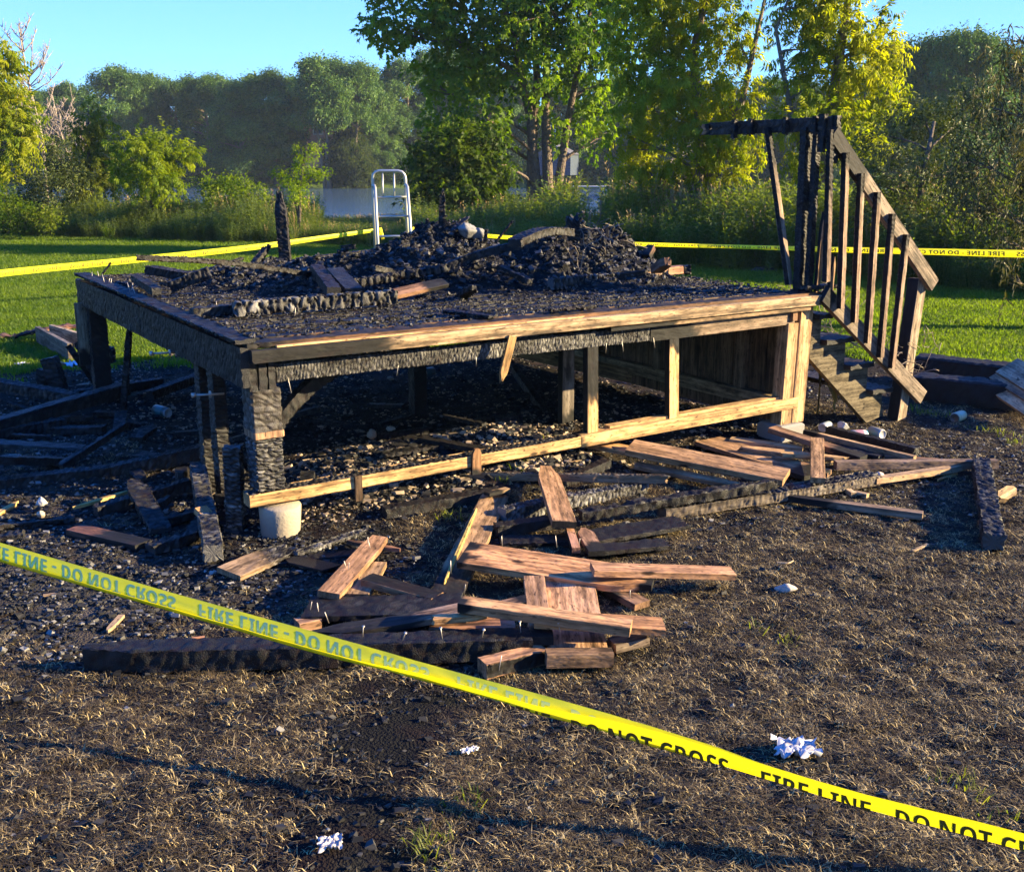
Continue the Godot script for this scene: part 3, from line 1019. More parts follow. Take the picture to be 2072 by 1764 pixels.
	tree("olive_bush", "dark olive bush under the bare dead tree", "bush", "", Vector3(-10.848, 0.241, -26.000), [[Vector3(0, 0, 0), Vector3(0.0, 0.8, 0)]], [[0.06, 0.02]],
		[[Vector3(-10.602, 1.716, -26.000), Vector3(0.556, 0.484, 0.501)], [Vector3(-10.780, 1.107, -25.500), Vector3(0.593, 0.427, 0.534)], [Vector3(-10.283, 1.210, -26.000), Vector3(0.484, 0.435, 0.435)], [Vector3(-10.934, 0.844, -25.000), Vector3(0.419, 0.302, 0.377)]],
		M.bush_spray, M.deep_leaf, {"many": 480.0, "size": 0.32, "c1": Color(0.05, 0.075, 0.02), "c2": Color(0.11, 0.14, 0.035), "gap": -0.4, "limb": 0.02})
	rng.seed = 308
	tree("round_leaf_shrub", "low bright green shrub at the left edge beside the lawn", "bush", "", Vector3(-10.782, 0.164, -23.500), [[Vector3(0, 0, 0), Vector3(0.0, 0.5, 0)]], [[0.05, 0.02]],
		[[Vector3(-10.804, 0.889, -23.500), Vector3(0.393, 0.350, 0.354)], [Vector3(-10.725, 0.500, -23.000), Vector3(0.428, 0.321, 0.385)], [Vector3(-10.146, 0.581, -23.000), Vector3(0.364, 0.257, 0.327)], [Vector3(-9.741, 0.500, -23.000), Vector3(0.364, 0.235, 0.327)]],
		M.bush_spray, M.leaf, {"many": 420.0, "size": 0.34, "c1": Color(0.09, 0.16, 0.015), "c2": Color(0.22, 0.27, 0.03), "gap": -0.4, "limb": 0.02})
	rng.seed = 309
	tree("grapevine_thicket", "bright green grapevine hump above the tall weeds", "bush", "", Vector3(-6.376, 0.294, -25.000), [[Vector3(0, 0, 0), Vector3(0.0, 0.7, 0)]], [[0.05, 0.02]],
		[[Vector3(-6.793, 1.117, -25.000), Vector3(0.395, 0.233, 0.356)], [Vector3(-6.233, 1.128, -25.000), Vector3(0.512, 0.233, 0.460)], [Vector3(-5.715, 0.945, -24.500), Vector3(0.387, 0.251, 0.349)], [Vector3(-6.382, 0.805, -24.500), Vector3(0.570, 0.296, 0.513)]],
		M.bush_spray, M.leaf, {"many": 420.0, "size": 0.34, "c1": Color(0.10, 0.18, 0.012), "c2": Color(0.24, 0.31, 0.02), "gap": -0.4, "limb": 0.02})
	rng.seed = 310
	tree("elm_sapling", "bright lime-green sapling with upswept shoots behind the tall charred stick", "tree", "", Vector3(-4.379, 0.225, -22.500),
		[[Vector3(0, 0, 0), Vector3(0.05, 0.9, 0), Vector3(0.25, 1.8, 0)], [Vector3(0, 0.3, 0), Vector3(-0.2, 1.3, 0)]], [[0.04, 0.03, 0.008], [0.02, 0.008]],
		[[Vector3(-4.479, 1.263, -22.500), Vector3(0.314, 0.230, 0.283)], [Vector3(-4.242, 1.604, -22.500), Vector3(0.251, 0.251, 0.226)], [Vector3(-4.013, 1.817, -22.500), Vector3(0.157, 0.209, 0.141)], [Vector3(-3.866, 1.971, -22.500), Vector3(0.094, 0.126, 0.085)], [Vector3(-4.293, 1.004, -22.300), Vector3(0.353, 0.249, 0.317)], [Vector3(-3.971, 1.409, -22.500), Vector3(0.251, 0.126, 0.226)], [Vector3(-3.730, 1.409, -22.500), Vector3(0.126, 0.063, 0.113)], [Vector3(-4.710, 1.458, -22.500), Vector3(0.147, 0.105, 0.132)], [Vector3(-4.348, 1.894, -22.500), Vector3(0.105, 0.105, 0.094)]],
		M.bush_spray, M.leaf, {"many": 560.0, "size": 0.24, "c1": Color(0.15, 0.26, 0.010), "c2": Color(0.32, 0.42, 0.02), "gap": -0.3, "limb": 0.012})
	rng.seed = 311
	tree("dark_shrub", "dense dark green shrub behind the pool ladder under the maple", "bush", "", Vector3(-1.195, 0.183, -25.000), [[Vector3(0, 0, 0), Vector3(0.0, 0.9, 0)]], [[0.07, 0.03]],
		[[Vector3(-1.739, 1.334, -25.000), Vector3(0.512, 0.535, 0.460)], [Vector3(-1.179, 1.550, -25.000), Vector3(0.651, 0.535, 0.586)], [Vector3(-0.568, 1.388, -25.000), Vector3(0.628, 0.512, 0.565)], [Vector3(-1.932, 0.859, -24.500), Vector3(0.387, 0.410, 0.349)], [Vector3(-1.164, 0.859, -24.500), Vector3(0.798, 0.387, 0.718)], [Vector3(-0.291, 0.844, -25.000), Vector3(0.465, 0.349, 0.419)], [Vector3(-1.535, 2.042, -25.500), Vector3(0.522, 0.380, 0.470)], [Vector3(-0.689, 2.042, -25.500), Vector3(0.593, 0.403, 0.534)], [Vector3(-2.163, 1.714, -25.500), Vector3(0.285, 0.427, 0.256)]],
		M.maple_spray, M.leaf, {"many": 330.0, "size": 0.40, "c1": Color(0.04, 0.085, 0.012), "c2": Color(0.12, 0.18, 0.018), "gap": -0.35, "limb": 0.02})
	rng.seed = 312
	tree("broad_bush", "tall grey-green bush between right box elder and curly willow", "bush", "", Vector3(5.742, 0.166, -15.500), [[Vector3(0, 0, 0), Vector3(0.0, 1.2, 0), Vector3(0.1, 2.0, 0)]], [[0.06, 0.04, 0.02]],
		[[Vector3(5.403, 1.980, -16.000), Vector3(0.491, 0.372, 0.442)], [Vector3(5.911, 2.217, -16.000), Vector3(0.491, 0.387, 0.442)], [Vector3(6.408, 2.183, -16.000), Vector3(0.491, 0.447, 0.442)], [Vector3(5.551, 1.502, -15.500), Vector3(0.577, 0.404, 0.519)], [Vector3(4.954, 1.368, -15.500), Vector3(0.389, 0.332, 0.350)], [Vector3(6.245, 1.469, -15.500), Vector3(0.577, 0.476, 0.519)], [Vector3(5.185, 0.927, -15.500), Vector3(0.505, 0.317, 0.454)], [Vector3(5.692, 0.949, -15.000), Vector3(0.558, 0.349, 0.502)], [Vector3(5.008, 1.745, -16.500), Vector3(0.261, 0.261, 0.235)]],
		M.bush_spray, M.deep_leaf, {"many": 520.0, "size": 0.24, "c1": Color(0.045, 0.07, 0.016), "c2": Color(0.13, 0.16, 0.035), "gap": -0.3, "freq": 2.0, "limb": 0.02})
	rng.seed = 313
	tree("curly_willow", "curly willow with hanging twisted olive foliage at the right edge", "tree", "", Vector3(5.383, 0.149, -10.500), [[Vector3(0, 0, 0), Vector3(0.05, 1.2, 0), Vector3(-0.1, 2.6, 0), Vector3(-0.2, 3.2, 0)]], [[0.12, 0.10, 0.06, 0.02]],
		[[Vector3(4.611, 2.488, -10.500), Vector3(0.273, 0.225, 0.246), 0.70], [Vector3(4.445, 2.116, -10.500), Vector3(0.283, 0.273, 0.255)], [Vector3(4.845, 2.049, -10.500), Vector3(0.342, 0.391, 0.308)], [Vector3(4.333, 1.647, -10.500), Vector3(0.264, 0.313, 0.237)], [Vector3(4.649, 1.557, -10.300), Vector3(0.335, 0.383, 0.302)], [Vector3(5.064, 1.190, -10.500), Vector3(0.293, 0.440, 0.264)], [Vector3(4.459, 1.198, -10.300), Vector3(0.268, 0.316, 0.241)], [Vector3(4.270, 1.279, -10.600), Vector3(0.197, 0.237, 0.177), 0.70], [Vector3(4.681, 0.886, -10.200), Vector3(0.266, 0.237, 0.239), 0.80], [Vector3(4.779, 0.518, -10.200), Vector3(0.161, 0.171, 0.145), 0.45], [Vector3(5.231, 1.737, -10.500), Vector3(0.440, 0.684, 0.396)], [Vector3(4.654, 2.703, -10.500), Vector3(0.147, 0.147, 0.132), 0.35]],
		M.willow_spray, M.deep_leaf, {"many": 560.0, "size": 0.34, "c1": Color(0.045, 0.050, 0.016), "c2": Color(0.13, 0.12, 0.04), "droop": 3.0, "gap": -0.2, "freq": 2.4, "limb": 0.03, "twigs": 7, "bark": Color(0.14, 0.11, 0.07)})
	# bare dead trees
	rng.seed = 314
	dead_tree("dead_tree", "bare pale dead tree rising above the left bushes", Vector3(-16.904, 0.039, -40.000), 6.2, 0.085)
	dead_tree("dead_tree", "small bare dead tree just right of the taller dead one", Vector3(-15.154, 0.117, -38.000), 3.7, 0.045)
	rng.seed = 315
	var st := begin()
	var a := Vector3.ZERO
	var bc := Color(0.17, 0.15, 0.12)
	a = Vector3(1.903, 0.450, -22.000)
	var fb := base("fallen_branch", a)
	tag(fb, "fallen bare branch leaning in the weeds right of the maple", "branch")
	var b := Vector3.ZERO
	var c := Vector3.ZERO
	b = Vector3(2.595, 1.175, -22.000)
	c = Vector3(3.546, 1.981, -22.000)
	tube(st, [Vector3.ZERO, (b - a) * 0.5 + Vector3(0, 0.05, 0), b - a, c - a], [0.07, 0.06, 0.045, 0.015], 6, bc)
	for k in 26:
		var s := (b - a).lerp(c - a, rnd(-0.5, 1.0))
		var e := s + Vector3(rnd(-0.2, 1.1), rnd(-0.45, 0.55), rnd(-0.5, 0.5))
		tube(st, [s, s.lerp(e, 0.5) + inball() * 0.14, e], [0.018, 0.012, 0.004], 4, bc * rnd(0.9, 1.6))
	put("limbs", done(st), M.bark, fb)


func dead_tree(called: String, label: String, at: Vector3, h: float, r: float) -> void:
	var t := base(called, at)
	tag(t, label, "tree")
	var col := Color(0.30, 0.25, 0.20)
	var st := begin()
	tube(st, [Vector3.ZERO, Vector3(0.05, h * 0.4, 0), Vector3(-0.25, h * 0.75, 0), Vector3(-0.35, h, 0)], [r, r * 0.75, r * 0.4, 0.02], 7, col)
	put("trunk", done(st), M.bark, t)
	st = begin()
	for k in 34:
		var f := rnd(0.28, 0.95)
		var s := Vector3(-0.3 * f, h * f, 0)
		var a := rnd(0, TAU)
		var l := h * rnd(0.16, 0.34) * (1.25 - f)
		var e := s + Vector3(cos(a) * l, l * rnd(0.7, 1.4), sin(a) * l)
		var m := s.lerp(e, 0.5) + Vector3(cos(a), -0.4, sin(a)) * l * 0.12
		tube(st, [s, m, e], [r * 0.28, r * 0.18, 0.010], 5, col)
		for q in 11:
			var u := m.lerp(e, rnd(-0.3, 0.9))
			tube(st, [u, u + Vector3(rnd(-0.4, 0.4), rnd(0.15, 0.6), rnd(-0.4, 0.4)) * l * 0.7], [0.014, 0.006], 4, col * rnd(0.85, 1.1))
	put("branches", done(st), M.bark, t)


# ---------------------------------------------------------------- meadow and lawn

func lawn_edge(x: float) -> float:
	var pts := [Vector2(-40, -25), Vector2(-11.58, -24.74), Vector2(-7.09, -22.85), Vector2(-3.27, -21.47), Vector2(-1.69, -20.03), Vector2(1.77, -18.19), Vector2(3.37, -16.65), Vector2(4.77, -15.76), Vector2(5.47, -14.17), Vector2(6.34, -13.36), Vector2(9, -12.0), Vector2(40, -12)]
	for i in pts.size() - 1:
		if x < pts[i + 1].x or i == pts.size() - 2:
			return lerpf(pts[i].y, pts[i + 1].y, clampf((x - pts[i].x) / (pts[i + 1].x - pts[i].x), 0, 1))
	return -20.0


func weed(kind: int, sd: int) -> ArrayMesh:
	var st := begin()
	st.set_smooth_group(-1)
	var r := RandomNumberGenerator.new()
	r.seed = sd
	if kind == 0:
		for s in 3:
			var lean := Vector3(r.randf_range(-0.22, 0.22), 1, r.randf_range(-0.22, 0.22))
			var foot := Vector3(r.randf_range(-0.12, 0.12), 0, r.randf_range(-0.12, 0.12))
			var h := r.randf_range(0.75, 1.05)
			tube(st, [foot, foot + lean * h], [0.006, 0.003], 3, Color(0.8, 0.8, 0.6))
			for k in 20:
				var f := 0.15 + 0.85 * k / 20.0
				var a := k * 2.4 + r.randf_range(-0.4, 0.4)
				var d := Vector3(cos(a), r.randf_range(0.3, 1.0), sin(a)).normalized()
				var up := Vector3.UP - d * d.y
				leaf(st, foot + lean * h * f, d, up.normalized(), r.randf_range(0.10, 0.18) * (1.15 - 0.5 * f), 0.042, 0.15, Color(1, 1, 1) * r.randf_range(0.7, 1.2), 0.2)
	elif kind == 1:
		for k in 14:
			var a := r.randf_range(0, TAU)
			var o := Vector3(cos(a), 0, sin(a)) * r.randf_range(0.0, 0.12)
			var lean := Vector3(cos(a), 0, sin(a)) * r.randf_range(0.1, 0.45)
			var h := r.randf_range(0.55, 1.0)
			var w := Vector3(-sin(a), 0, cos(a)) * 0.008
			var m := o + lean * 0.35 + Vector3(0, h * 0.65, 0)
			var t := o + lean + Vector3(0, h, 0)
			var c := Color(1, 1, 1) * r.randf_range(0.75, 1.2)
			for v in [o - w, o + w, m + w, o - w, m + w, m - w, m - w, m + w, t]:
				st.set_color(c)
				st.add_vertex(v)
	else:
		for s in 4:
			var lean := Vector3(r.randf_range(-0.2, 0.2), 1, r.randf_range(-0.2, 0.2))
			var foot := Vector3(r.randf_range(-0.15, 0.15), 0, r.randf_range(-0.15, 0.15))
			var h := r.randf_range(0.8, 1.15)
			tube(st, [foot, foot + lean * h], [0.004, 0.002], 3, Color(0.9, 0.85, 0.6))
			for k in 12:
				var f := 0.75 + 0.25 * k / 12.0
				var a := k * 2.4
				var d := Vector3(cos(a) * 0.5, 1, sin(a) * 0.5).normalized()
				leaf(st, foot + lean * h * f, d, Vector3(cos(a), -0.4, sin(a)).normalized(), 0.06, 0.02, 0.1, Color(1.2, 1.0, 0.8) * r.randf_range(0.8, 1.2))
	st.generate_normals()
	return st.commit()


func build_meadow() -> void:
	rng.seed = 401
	var where := [[], [], []]
	var tints := [[], [], []]
	for k in 15500:
		var x := rnd(-14.0, 11.0)
		var d := pow(rng.randf(), 1.35) * 7.5
		var e := lawn_edge(x)
		var z := e - d + 0.35 * nz.get_noise_2d(x * 1.3, 7.0)
		if x > 5.2 and z > -12.5: continue
		var n := nz.get_noise_2d(x * 0.45, z * 0.45)
		var n2 := nz.get_noise_2d(x * 1.2 + 30.0, z * 1.2)
		var h := (0.72 + 0.30 * n + 0.18 * n2) * (0.62 + 0.38 * smoothstep(0.0, 1.6, d)) * (1.45 if x > 0.8 else 1.0)
		h *= rnd(0.8, 1.15)
		# the view to the water stays open behind the ladder and right of the maple
		var slant := x / -z
		if slant > -0.178 and slant < -0.09: h = minf(h, 0.42)
		if slant > 0.055 and slant < 0.09 and d > 1.0: h = minf(h, 0.5)
		var kind := 0
		var q := rng.randf()
		if q < 0.28: kind = 1
		elif q < 0.28 + 0.16 * smoothstep(-0.1, 0.5, nz.get_noise_2d(x * 0.3 + 70.0, z * 0.3)) * (2.5 if d > 2.0 else 0.5): kind = 2
		var s := maxf(h, 0.3)
		var b := Basis(Vector3.UP, rnd(0, TAU)) * Basis(Vector3(1, 0, 0), rnd(-0.15, 0.15))
		where[kind].append(Transform3D(b.scaled(Vector3(s * 1.05, s, s * 1.05)), Vector3(x, ground_at(x, z) - 0.02, z)))
		var c := mixc(Color(0.11, 0.17, 0.075), Color(0.25, 0.32, 0.12), 0.45 + 0.6 * n2 + rnd(-0.3, 0.3))
		if kind == 1: c = mixc(Color(0.07, 0.13, 0.02), Color(0.19, 0.23, 0.04), 0.5 + n + rnd(-0.3, 0.3))
		if kind == 2: c = mixc(Color(0.26, 0.19, 0.09), Color(0.34, 0.27, 0.13), rng.randf())
		tints[kind].append(c)
	tag(scatter("meadow_weeds", weed(0, 1), M.leaf, where[0], tints[0]), "tall silvery-green weeds with narrow leaves beyond the lawn", "weeds", "", "stuff")
	tag(scatter("meadow_grass", weed(1, 2), M.leaf, where[1], tints[1]), "tall uncut grass among the weeds", "grass", "", "stuff")
	tag(scatter("seed_grass", weed(2, 3), M.dry, where[2], tints[2]), "pale dry seed-head grass in the meadow", "grass", "", "stuff")
	for p in [[Vector3(3.507, 0.000, -16.887), "left soil mound in the grass at the meadow's foot", 0.22], [Vector3(3.790, 0.000, -16.341), "right soil mound in the grass at the meadow's foot", 0.19]]:
		var o := put("soil_mound", lump(Vector3(1.3, 0.5, 0.8) * p[2], Color(0.10, 0.075, 0.055), Color(0.05, 0.04, 0.03), p[2] * 10.0, 12, 0), M.soil)
		o.position = p[0]
		tag(o, p[1], "mound")


func tuft(blades: int, h: float, w: float, spread: float, curl: float, sd: int) -> ArrayMesh:
	var st := begin()
	st.set_smooth_group(-1)
	var r := RandomNumberGenerator.new()
	r.seed = sd
	for k in blades:
		var a := r.randf_range(0, TAU)
		var o := Vector3(r.randf_range(-1, 1), 0, r.randf_range(-1, 1)) * spread
		var out := Vector3(cos(a), 0, sin(a))
		var hh := h * r.randf_range(0.5, 1.1)
		var lean := out * hh * curl * r.randf_range(0.3, 1.3)
		var side := Vector3(-sin(a), 0, cos(a)) * w * 0.5
		var m := o + lean * 0.4 + Vector3(0, hh * 0.62, 0)
		var t := o + lean + Vector3(0, hh * r.randf_range(0.55, 1.0), 0)
		var c := Color(1, 1, 1) * r.randf_range(0.6, 1.3)
		for v in [o - side, o + side, m + side * 0.8, o - side, m + side * 0.8, m - side * 0.8, m - side * 0.8, m + side * 0.8, t]:
			st.set_color(c)
			st.add_vertex(v)
	st.generate_normals()
	return st.commit()


func build_lawn() -> void:
	rng.seed = 411
	var where := []
	var tints := []
	var tries := 0
	while where.size() < 70000 and tries < 400000:
		tries += 1
		var far := 5.5 + 20.0 * pow(rng.randf(), 1.5)
		var x := rnd(-0.52, 0.52) * (far + 1.0)
		var z := -far
		if z < lawn_edge(x) - 0.8: continue
		var s := burnt(x, z)
		if rng.randf() < s * 1.02: continue
		# hidden behind the deck
		if x > -1.6 and x < 1.6 and far < 9.5: continue
		var q := rnd(0.7, 1.25) * (1.0 + far * 0.035)
		var n := nz.get_noise_2d(x * 0.9, z * 0.9)
		where.append(Transform3D(Basis(Vector3.UP, rnd(0, TAU)).scaled(Vector3(q, q * (1.0 + 0.3 * n), q)), Vector3(x, ground_at(x, z) - 0.004, z)))
		tints.append(mixc(Color(0.10, 0.185, 0.022), Color(0.20, 0.285, 0.035), 0.5 + 0.5 * n + rnd(-0.35, 0.35)))
	tag(scatter("lawn_grass", tuft(12, 0.055, 0.006, 0.075, 0.6, 51), M.leaf, where, tints), "short mown green lawn grass round the burnt patch", "grass", "", "stuff")


# ---------------------------------------------------------------- the burnt deck (its own axes: x along the front, y up, -z inwards)

const DECK_AT := Vector3(-1.107, 0.000, -4.459)
const DECK_TURN := 0.56723


func pale(k := 1.0) -> Color:
	return Color(0.58, 0.36, 0.155) * k


func build_deck() -> void:
	rng.seed = 501
	var deck := base("burnt_deck", DECK_AT, DECK_TURN)
	tag(deck, "square raised wooden deck burnt black, with charred boards and open front", "deck")
	# boards of the floor, front to back
	for k in 24:
		var z := -0.07 - 0.139 * k
		if k == 0:
			member("deck_board", deck, Vector3(0.0, 0.855, z), Vector3(3.47, 0.857, z), 0.135, 0.03, {"wood": Color(0.17, 0.085, 0.042), "rough": true, "top": 0.92, "cell": 0.05, "step": 0.02, "depth": 0.01, "ash": 0.3, "c0": 0.2, "jag0": 0.0, "jag1": 0.0})
			continue
		var a := rnd(0.0, 0.05)
		var b := 3.47 - rnd(0.0, 0.08)
		member("deck_board", deck, Vector3(a, 0.852 + rnd(-0.006, 0.006), z), Vector3(b, 0.852 + rnd(-0.006, 0.006), z), 0.133, 0.03, {"char": 1.0, "cell": 0.05, "across": 0.07, "step": 0.02, "pstep": 0.03, "depth": 0.014, "ash": 0.22, "jag0": 0.03, "jag1": 0.05})
	member("fascia_board", deck, Vector3(0.0, 0.815, 0.02), Vector3(3.50, 0.829, 0.018), 0.042, 0.056, {"wood": Color(0.36, 0.25, 0.145), "c0": 0.75, "blot": 1.0, "jag0": 0.01, "step": 0.03, "grain": 1})
	member("fascia_strip", deck, Vector3(1.9, 0.778, 0.006), Vector3(3.36, 0.785, 0.006), 0.03, 0.022, {"wood": Color(0.42, 0.28, 0.16), "c0": 0.5, "blot": 0.7})
	member("trim_strip", deck, Vector3(0.12, 0.849, 0.012), Vector3(1.75, 0.856, 0.011), 0.02, 0.008, {"wood": Color(0.58, 0.36, 0.17), "jag1": 0.1, "blot": 0.2})
	member("front_beam", deck, Vector3(0.13, 0.728, -0.045), Vector3(2.2, 0.728, -0.045), 0.045, 0.085, {"char": 1.0, "cell": 0.015, "across": 0.032, "depth": 0.0065, "ash": 1.5, "step": 0.004, "pstep": 0.006, "wear": 0.004, "jag0": 0.0})
	member("front_beam", deck, Vector3(2.2, 0.728, -0.045), Vector3(3.28, 0.738, -0.045), 0.042, 0.092, {"wood": Color(0.24, 0.17, 0.115), "c0": 0.35, "under": 0.7, "blot": 1.0, "step": 0.02, "pstep": 0.02, "jag0": 0.0})
	# left side: doubled rim
	for k in 4:
		var z0 := -0.002 - k * 0.84
		member("side_rim", deck, Vector3(-0.012, 0.765, z0), Vector3(-0.012, 0.765, z0 - 0.837), 0.042, 0.175, {"char": 1.0, "cell": 0.022, "across": 0.045, "depth": 0.006, "ash": 0.30, "step": 0.008, "pstep": 0.012, "jag0": 0.004, "jag1": 0.004})
	member("side_cap", deck, Vector3(0.0, 0.876, -0.02), Vector3(0.0, 0.886, -3.30), 0.10, 0.022, {"char": 1.0, "cell": 0.045, "depth": 0.010, "ash": 0.3, "step": 0.014})
	member("inner_rim", deck, Vector3(0.06, 0.70, -0.4), Vector3(0.06, 0.70, -2.3), 0.05, 0.09, {"char": 1.0, "cell": 0.04, "depth": 0.012, "step": 0.012})
	member("back_rim", deck, Vector3(0.02, 0.755, -3.36), Vector3(3.46, 0.755, -3.36), 0.04, 0.17, {"char": 1.0, "cell": 0.04, "step": 0.02})
	member("side_rim", deck, Vector3(3.44, 0.755, -0.14), Vector3(3.44, 0.755, -3.34), 0.04, 0.16, {"char": 1.0, "cell": 0.04, "step": 0.02})
	for k in 7:
		var x := 0.45 + k * 0.44
		member("joist", deck, Vector3(x, 0.762, -0.08), Vector3(x, 0.762, -3.33), 0.04, 0.13, {"char": 1.0, "cell": 0.04, "step": 0.03, "pstep": 0.04, "ash": 0.1})
	# corner post, left front: lower burnt length, unburnt band, greyed block, burnt stub
	var lp := {"char": 1.0, "cell": 0.0165, "across": 0.048, "depth": 0.012, "ash": 1.4, "step": 0.0036, "pstep": 0.007, "wear": 0.006}
	member("corner_post", deck, Vector3(0.075, 0.212, -0.075), Vector3(0.075, 0.452, -0.075), 0.138, 0.140, lp)
	member("corner_post", deck, Vector3(0.074, 0.450, -0.074), Vector3(0.074, 0.480, -0.074), 0.136, 0.142, {"wood": Color(0.40, 0.235, 0.13), "blot": 0.9, "step": 0.01, "wear": 0.004})
	member("corner_post", deck, Vector3(0.074, 0.478, -0.074), Vector3(0.073, 0.662, -0.074), 0.142, 0.140, {"char": 0.93, "wood": Color(0.26, 0.20, 0.14), "rough": true, "cell": 0.03, "across": 0.045, "depth": 0.008, "ash": 1.3, "step": 0.006, "pstep": 0.008})
	for k in 3:
		member("post_stub", deck, Vector3(0.022 + k * 0.042, 0.655, -0.04), Vector3(0.022 + k * 0.042, 0.815, -0.04), 0.040, 0.06, {"char": 1.0, "cell": 0.05, "depth": 0.004, "ash": 0.35, "step": 0.01})
	# right corner post and its neighbours
	member("corner_post", deck, Vector3(3.345, 0.10, -0.055), Vector3(3.375, 0.858, -0.060), 0.105, 0.09, {"wood": Color(0.50, 0.31, 0.15), "blot": 0.9, "grain": 1})
	member("corner_post", deck, Vector3(3.245, 0.09, -0.055), Vector3(3.265, 0.700, -0.060), 0.088, 0.088, {"wood": Color(0.46, 0.29, 0.14), "blot": 1.0})
	member("post_block", deck, Vector3(3.262, 0.715, -0.03), Vector3(3.264, 0.79, -0.03), 0.04, 0.05, {"wood": Color(0.22, 0.12, 0.06)})
	# other supports
	member("corner_post", deck, Vector3(0.05, 0.0, -3.2), Vector3(0.05, 0.69, -3.2), 0.12, 0.10, {"char": 1.0, "cell": 0.03, "depth": 0.008, "step": 0.01, "ash": 0.3})
	member("post_facing", deck, Vector3(-0.03, 0.28, -3.24), Vector3(-0.03, 0.70, -3.24), 0.09, 0.02, {"wood": Color(0.30, 0.24, 0.16), "c0": 0.1, "left": 0.8})
	member("corner_post", deck, Vector3(3.40, 0.0, -3.28), Vector3(3.40, 0.69, -3.28), 0.10, 0.10, {"char": 1.0, "cell": 0.04, "step": 0.02})
	member("middle_post", deck, Vector3(0.045, 0.0, -0.78), Vector3(0.045, 0.68, -0.78), 0.10, 0.09, {"char": 1.0, "cell": 0.02, "across": 0.045, "depth": 0.008, "step": 0.005, "pstep": 0.01, "ash": 0.35})
	member("middle_post", deck, Vector3(0.050, 0.0, -0.62), Vector3(0.045, 0.67, -0.62), 0.07, 0.10, {"char": 1.0, "cell": 0.02, "across": 0.045, "depth": 0.008, "step": 0.005, "pstep": 0.01, "ash": 0.35})
	member("middle_post", deck, Vector3(1.7, 0.0, -1.75), Vector3(1.7, 0.69, -1.75), 0.10, 0.10, {"char": 1.0, "cell": 0.03, "step": 0.012})
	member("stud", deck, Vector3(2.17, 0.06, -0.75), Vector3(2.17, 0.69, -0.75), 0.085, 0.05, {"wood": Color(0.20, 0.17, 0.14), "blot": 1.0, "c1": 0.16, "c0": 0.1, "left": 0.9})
	member("stud", deck, Vector3(1.830, 0.236, -0.045), Vector3(1.820, 0.69, -0.045), 0.07, 0.042, {"wood": pale(), "c1": 0.30, "left": 0.95, "step": 0.02, "pstep": 0.012, "blot": 0.3})
	member("stud", deck, Vector3(2.385, 0.243, -0.045), Vector3(2.365, 0.685, -0.045), 0.068, 0.042, {"wood": pale(), "c1": 0.09, "left": 0.9, "step": 0.02, "blot": 0.5, "grain": 1})
	member("sill_plate", deck, Vector3(-0.03, 0.182, -0.045), Vector3(1.74, 0.205, -0.045), 0.085, 0.062, {"wood": pale(0.95), "rough": true, "top": 1.0, "cell": 0.024, "across": 0.04, "depth": 0.010, "ash": 1.3, "step": 0.007, "pstep": 0.008, "wear": 0.003, "jag0": 0.0, "blot": 0.25})
	member("sill_plate", deck, Vector3(1.74, 0.203, -0.045), Vector3(3.33, 0.222, -0.045), 0.085, 0.064, {"wood": pale(1.0), "c0": 0.06, "blot": 0.25, "step": 0.03})
	member("sill_cap", deck, Vector3(1.95, 0.245, -0.062), Vector3(3.22, 0.258, -0.062), 0.05, 0.014, {"wood": pale(1.05), "blot": 0.2})
	member("splice_block", deck, Vector3(1.10, 0.13, 0.006), Vector3(1.105, 0.26, 0.006), 0.05, 0.016, {"wood": Color(0.32, 0.17, 0.08), "c0": 0.05, "t1": 0.5})
	member("splice_block", deck, Vector3(0.478, 0.10, 0.004), Vector3(0.478, 0.222, 0.004), 0.035, 0.012, {"wood": Color(0.10, 0.06, 0.035)})
	member("splinter", deck, Vector3(1.285, 0.80, 0.048), Vector3(1.215, 0.575, 0.052), 0.042, 0.012, {"wood": Color(0.55, 0.33, 0.13), "t1": 0.15, "jag1": 0.05, "step": 0.02})
	# inside: braces, inner rails and the boards of the right side
	member("brace", deck, Vector3(0.16, 0.42, -0.22), Vector3(0.62, 0.70, -0.28), 0.06, 0.07, {"char": 1.0, "cell": 0.03, "step": 0.012, "bow": 0.05})
	member("brace", deck, Vector3(2.2, 0.45, -1.6), Vector3(3.34, 0.12, -1.6), 0.04, 0.10, {"wood": Color(0.36, 0.25, 0.12), "blot": 0.9})
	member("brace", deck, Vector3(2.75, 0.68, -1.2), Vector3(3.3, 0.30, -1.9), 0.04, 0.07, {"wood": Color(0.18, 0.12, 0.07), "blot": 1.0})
	member("side_sill", deck, Vector3(3.33, 0.19, -0.13), Vector3(3.33, 0.18, -3.2), 0.06, 0.08, {"wood": Color(0.36, 0.25, 0.13), "blot": 0.9})
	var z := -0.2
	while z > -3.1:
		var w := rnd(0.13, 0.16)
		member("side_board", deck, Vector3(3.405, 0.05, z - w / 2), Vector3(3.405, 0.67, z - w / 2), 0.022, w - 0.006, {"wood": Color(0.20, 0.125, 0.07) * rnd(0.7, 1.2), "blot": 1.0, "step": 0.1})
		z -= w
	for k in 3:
		member("side_stud", deck, Vector3(3.35, 0.20, -0.5 - k * 0.8), Vector3(3.35, 0.69, -0.5 - k * 0.8), 0.06, 0.08, {"wood": Color(0.22, 0.15, 0.09), "blot": 1.0})
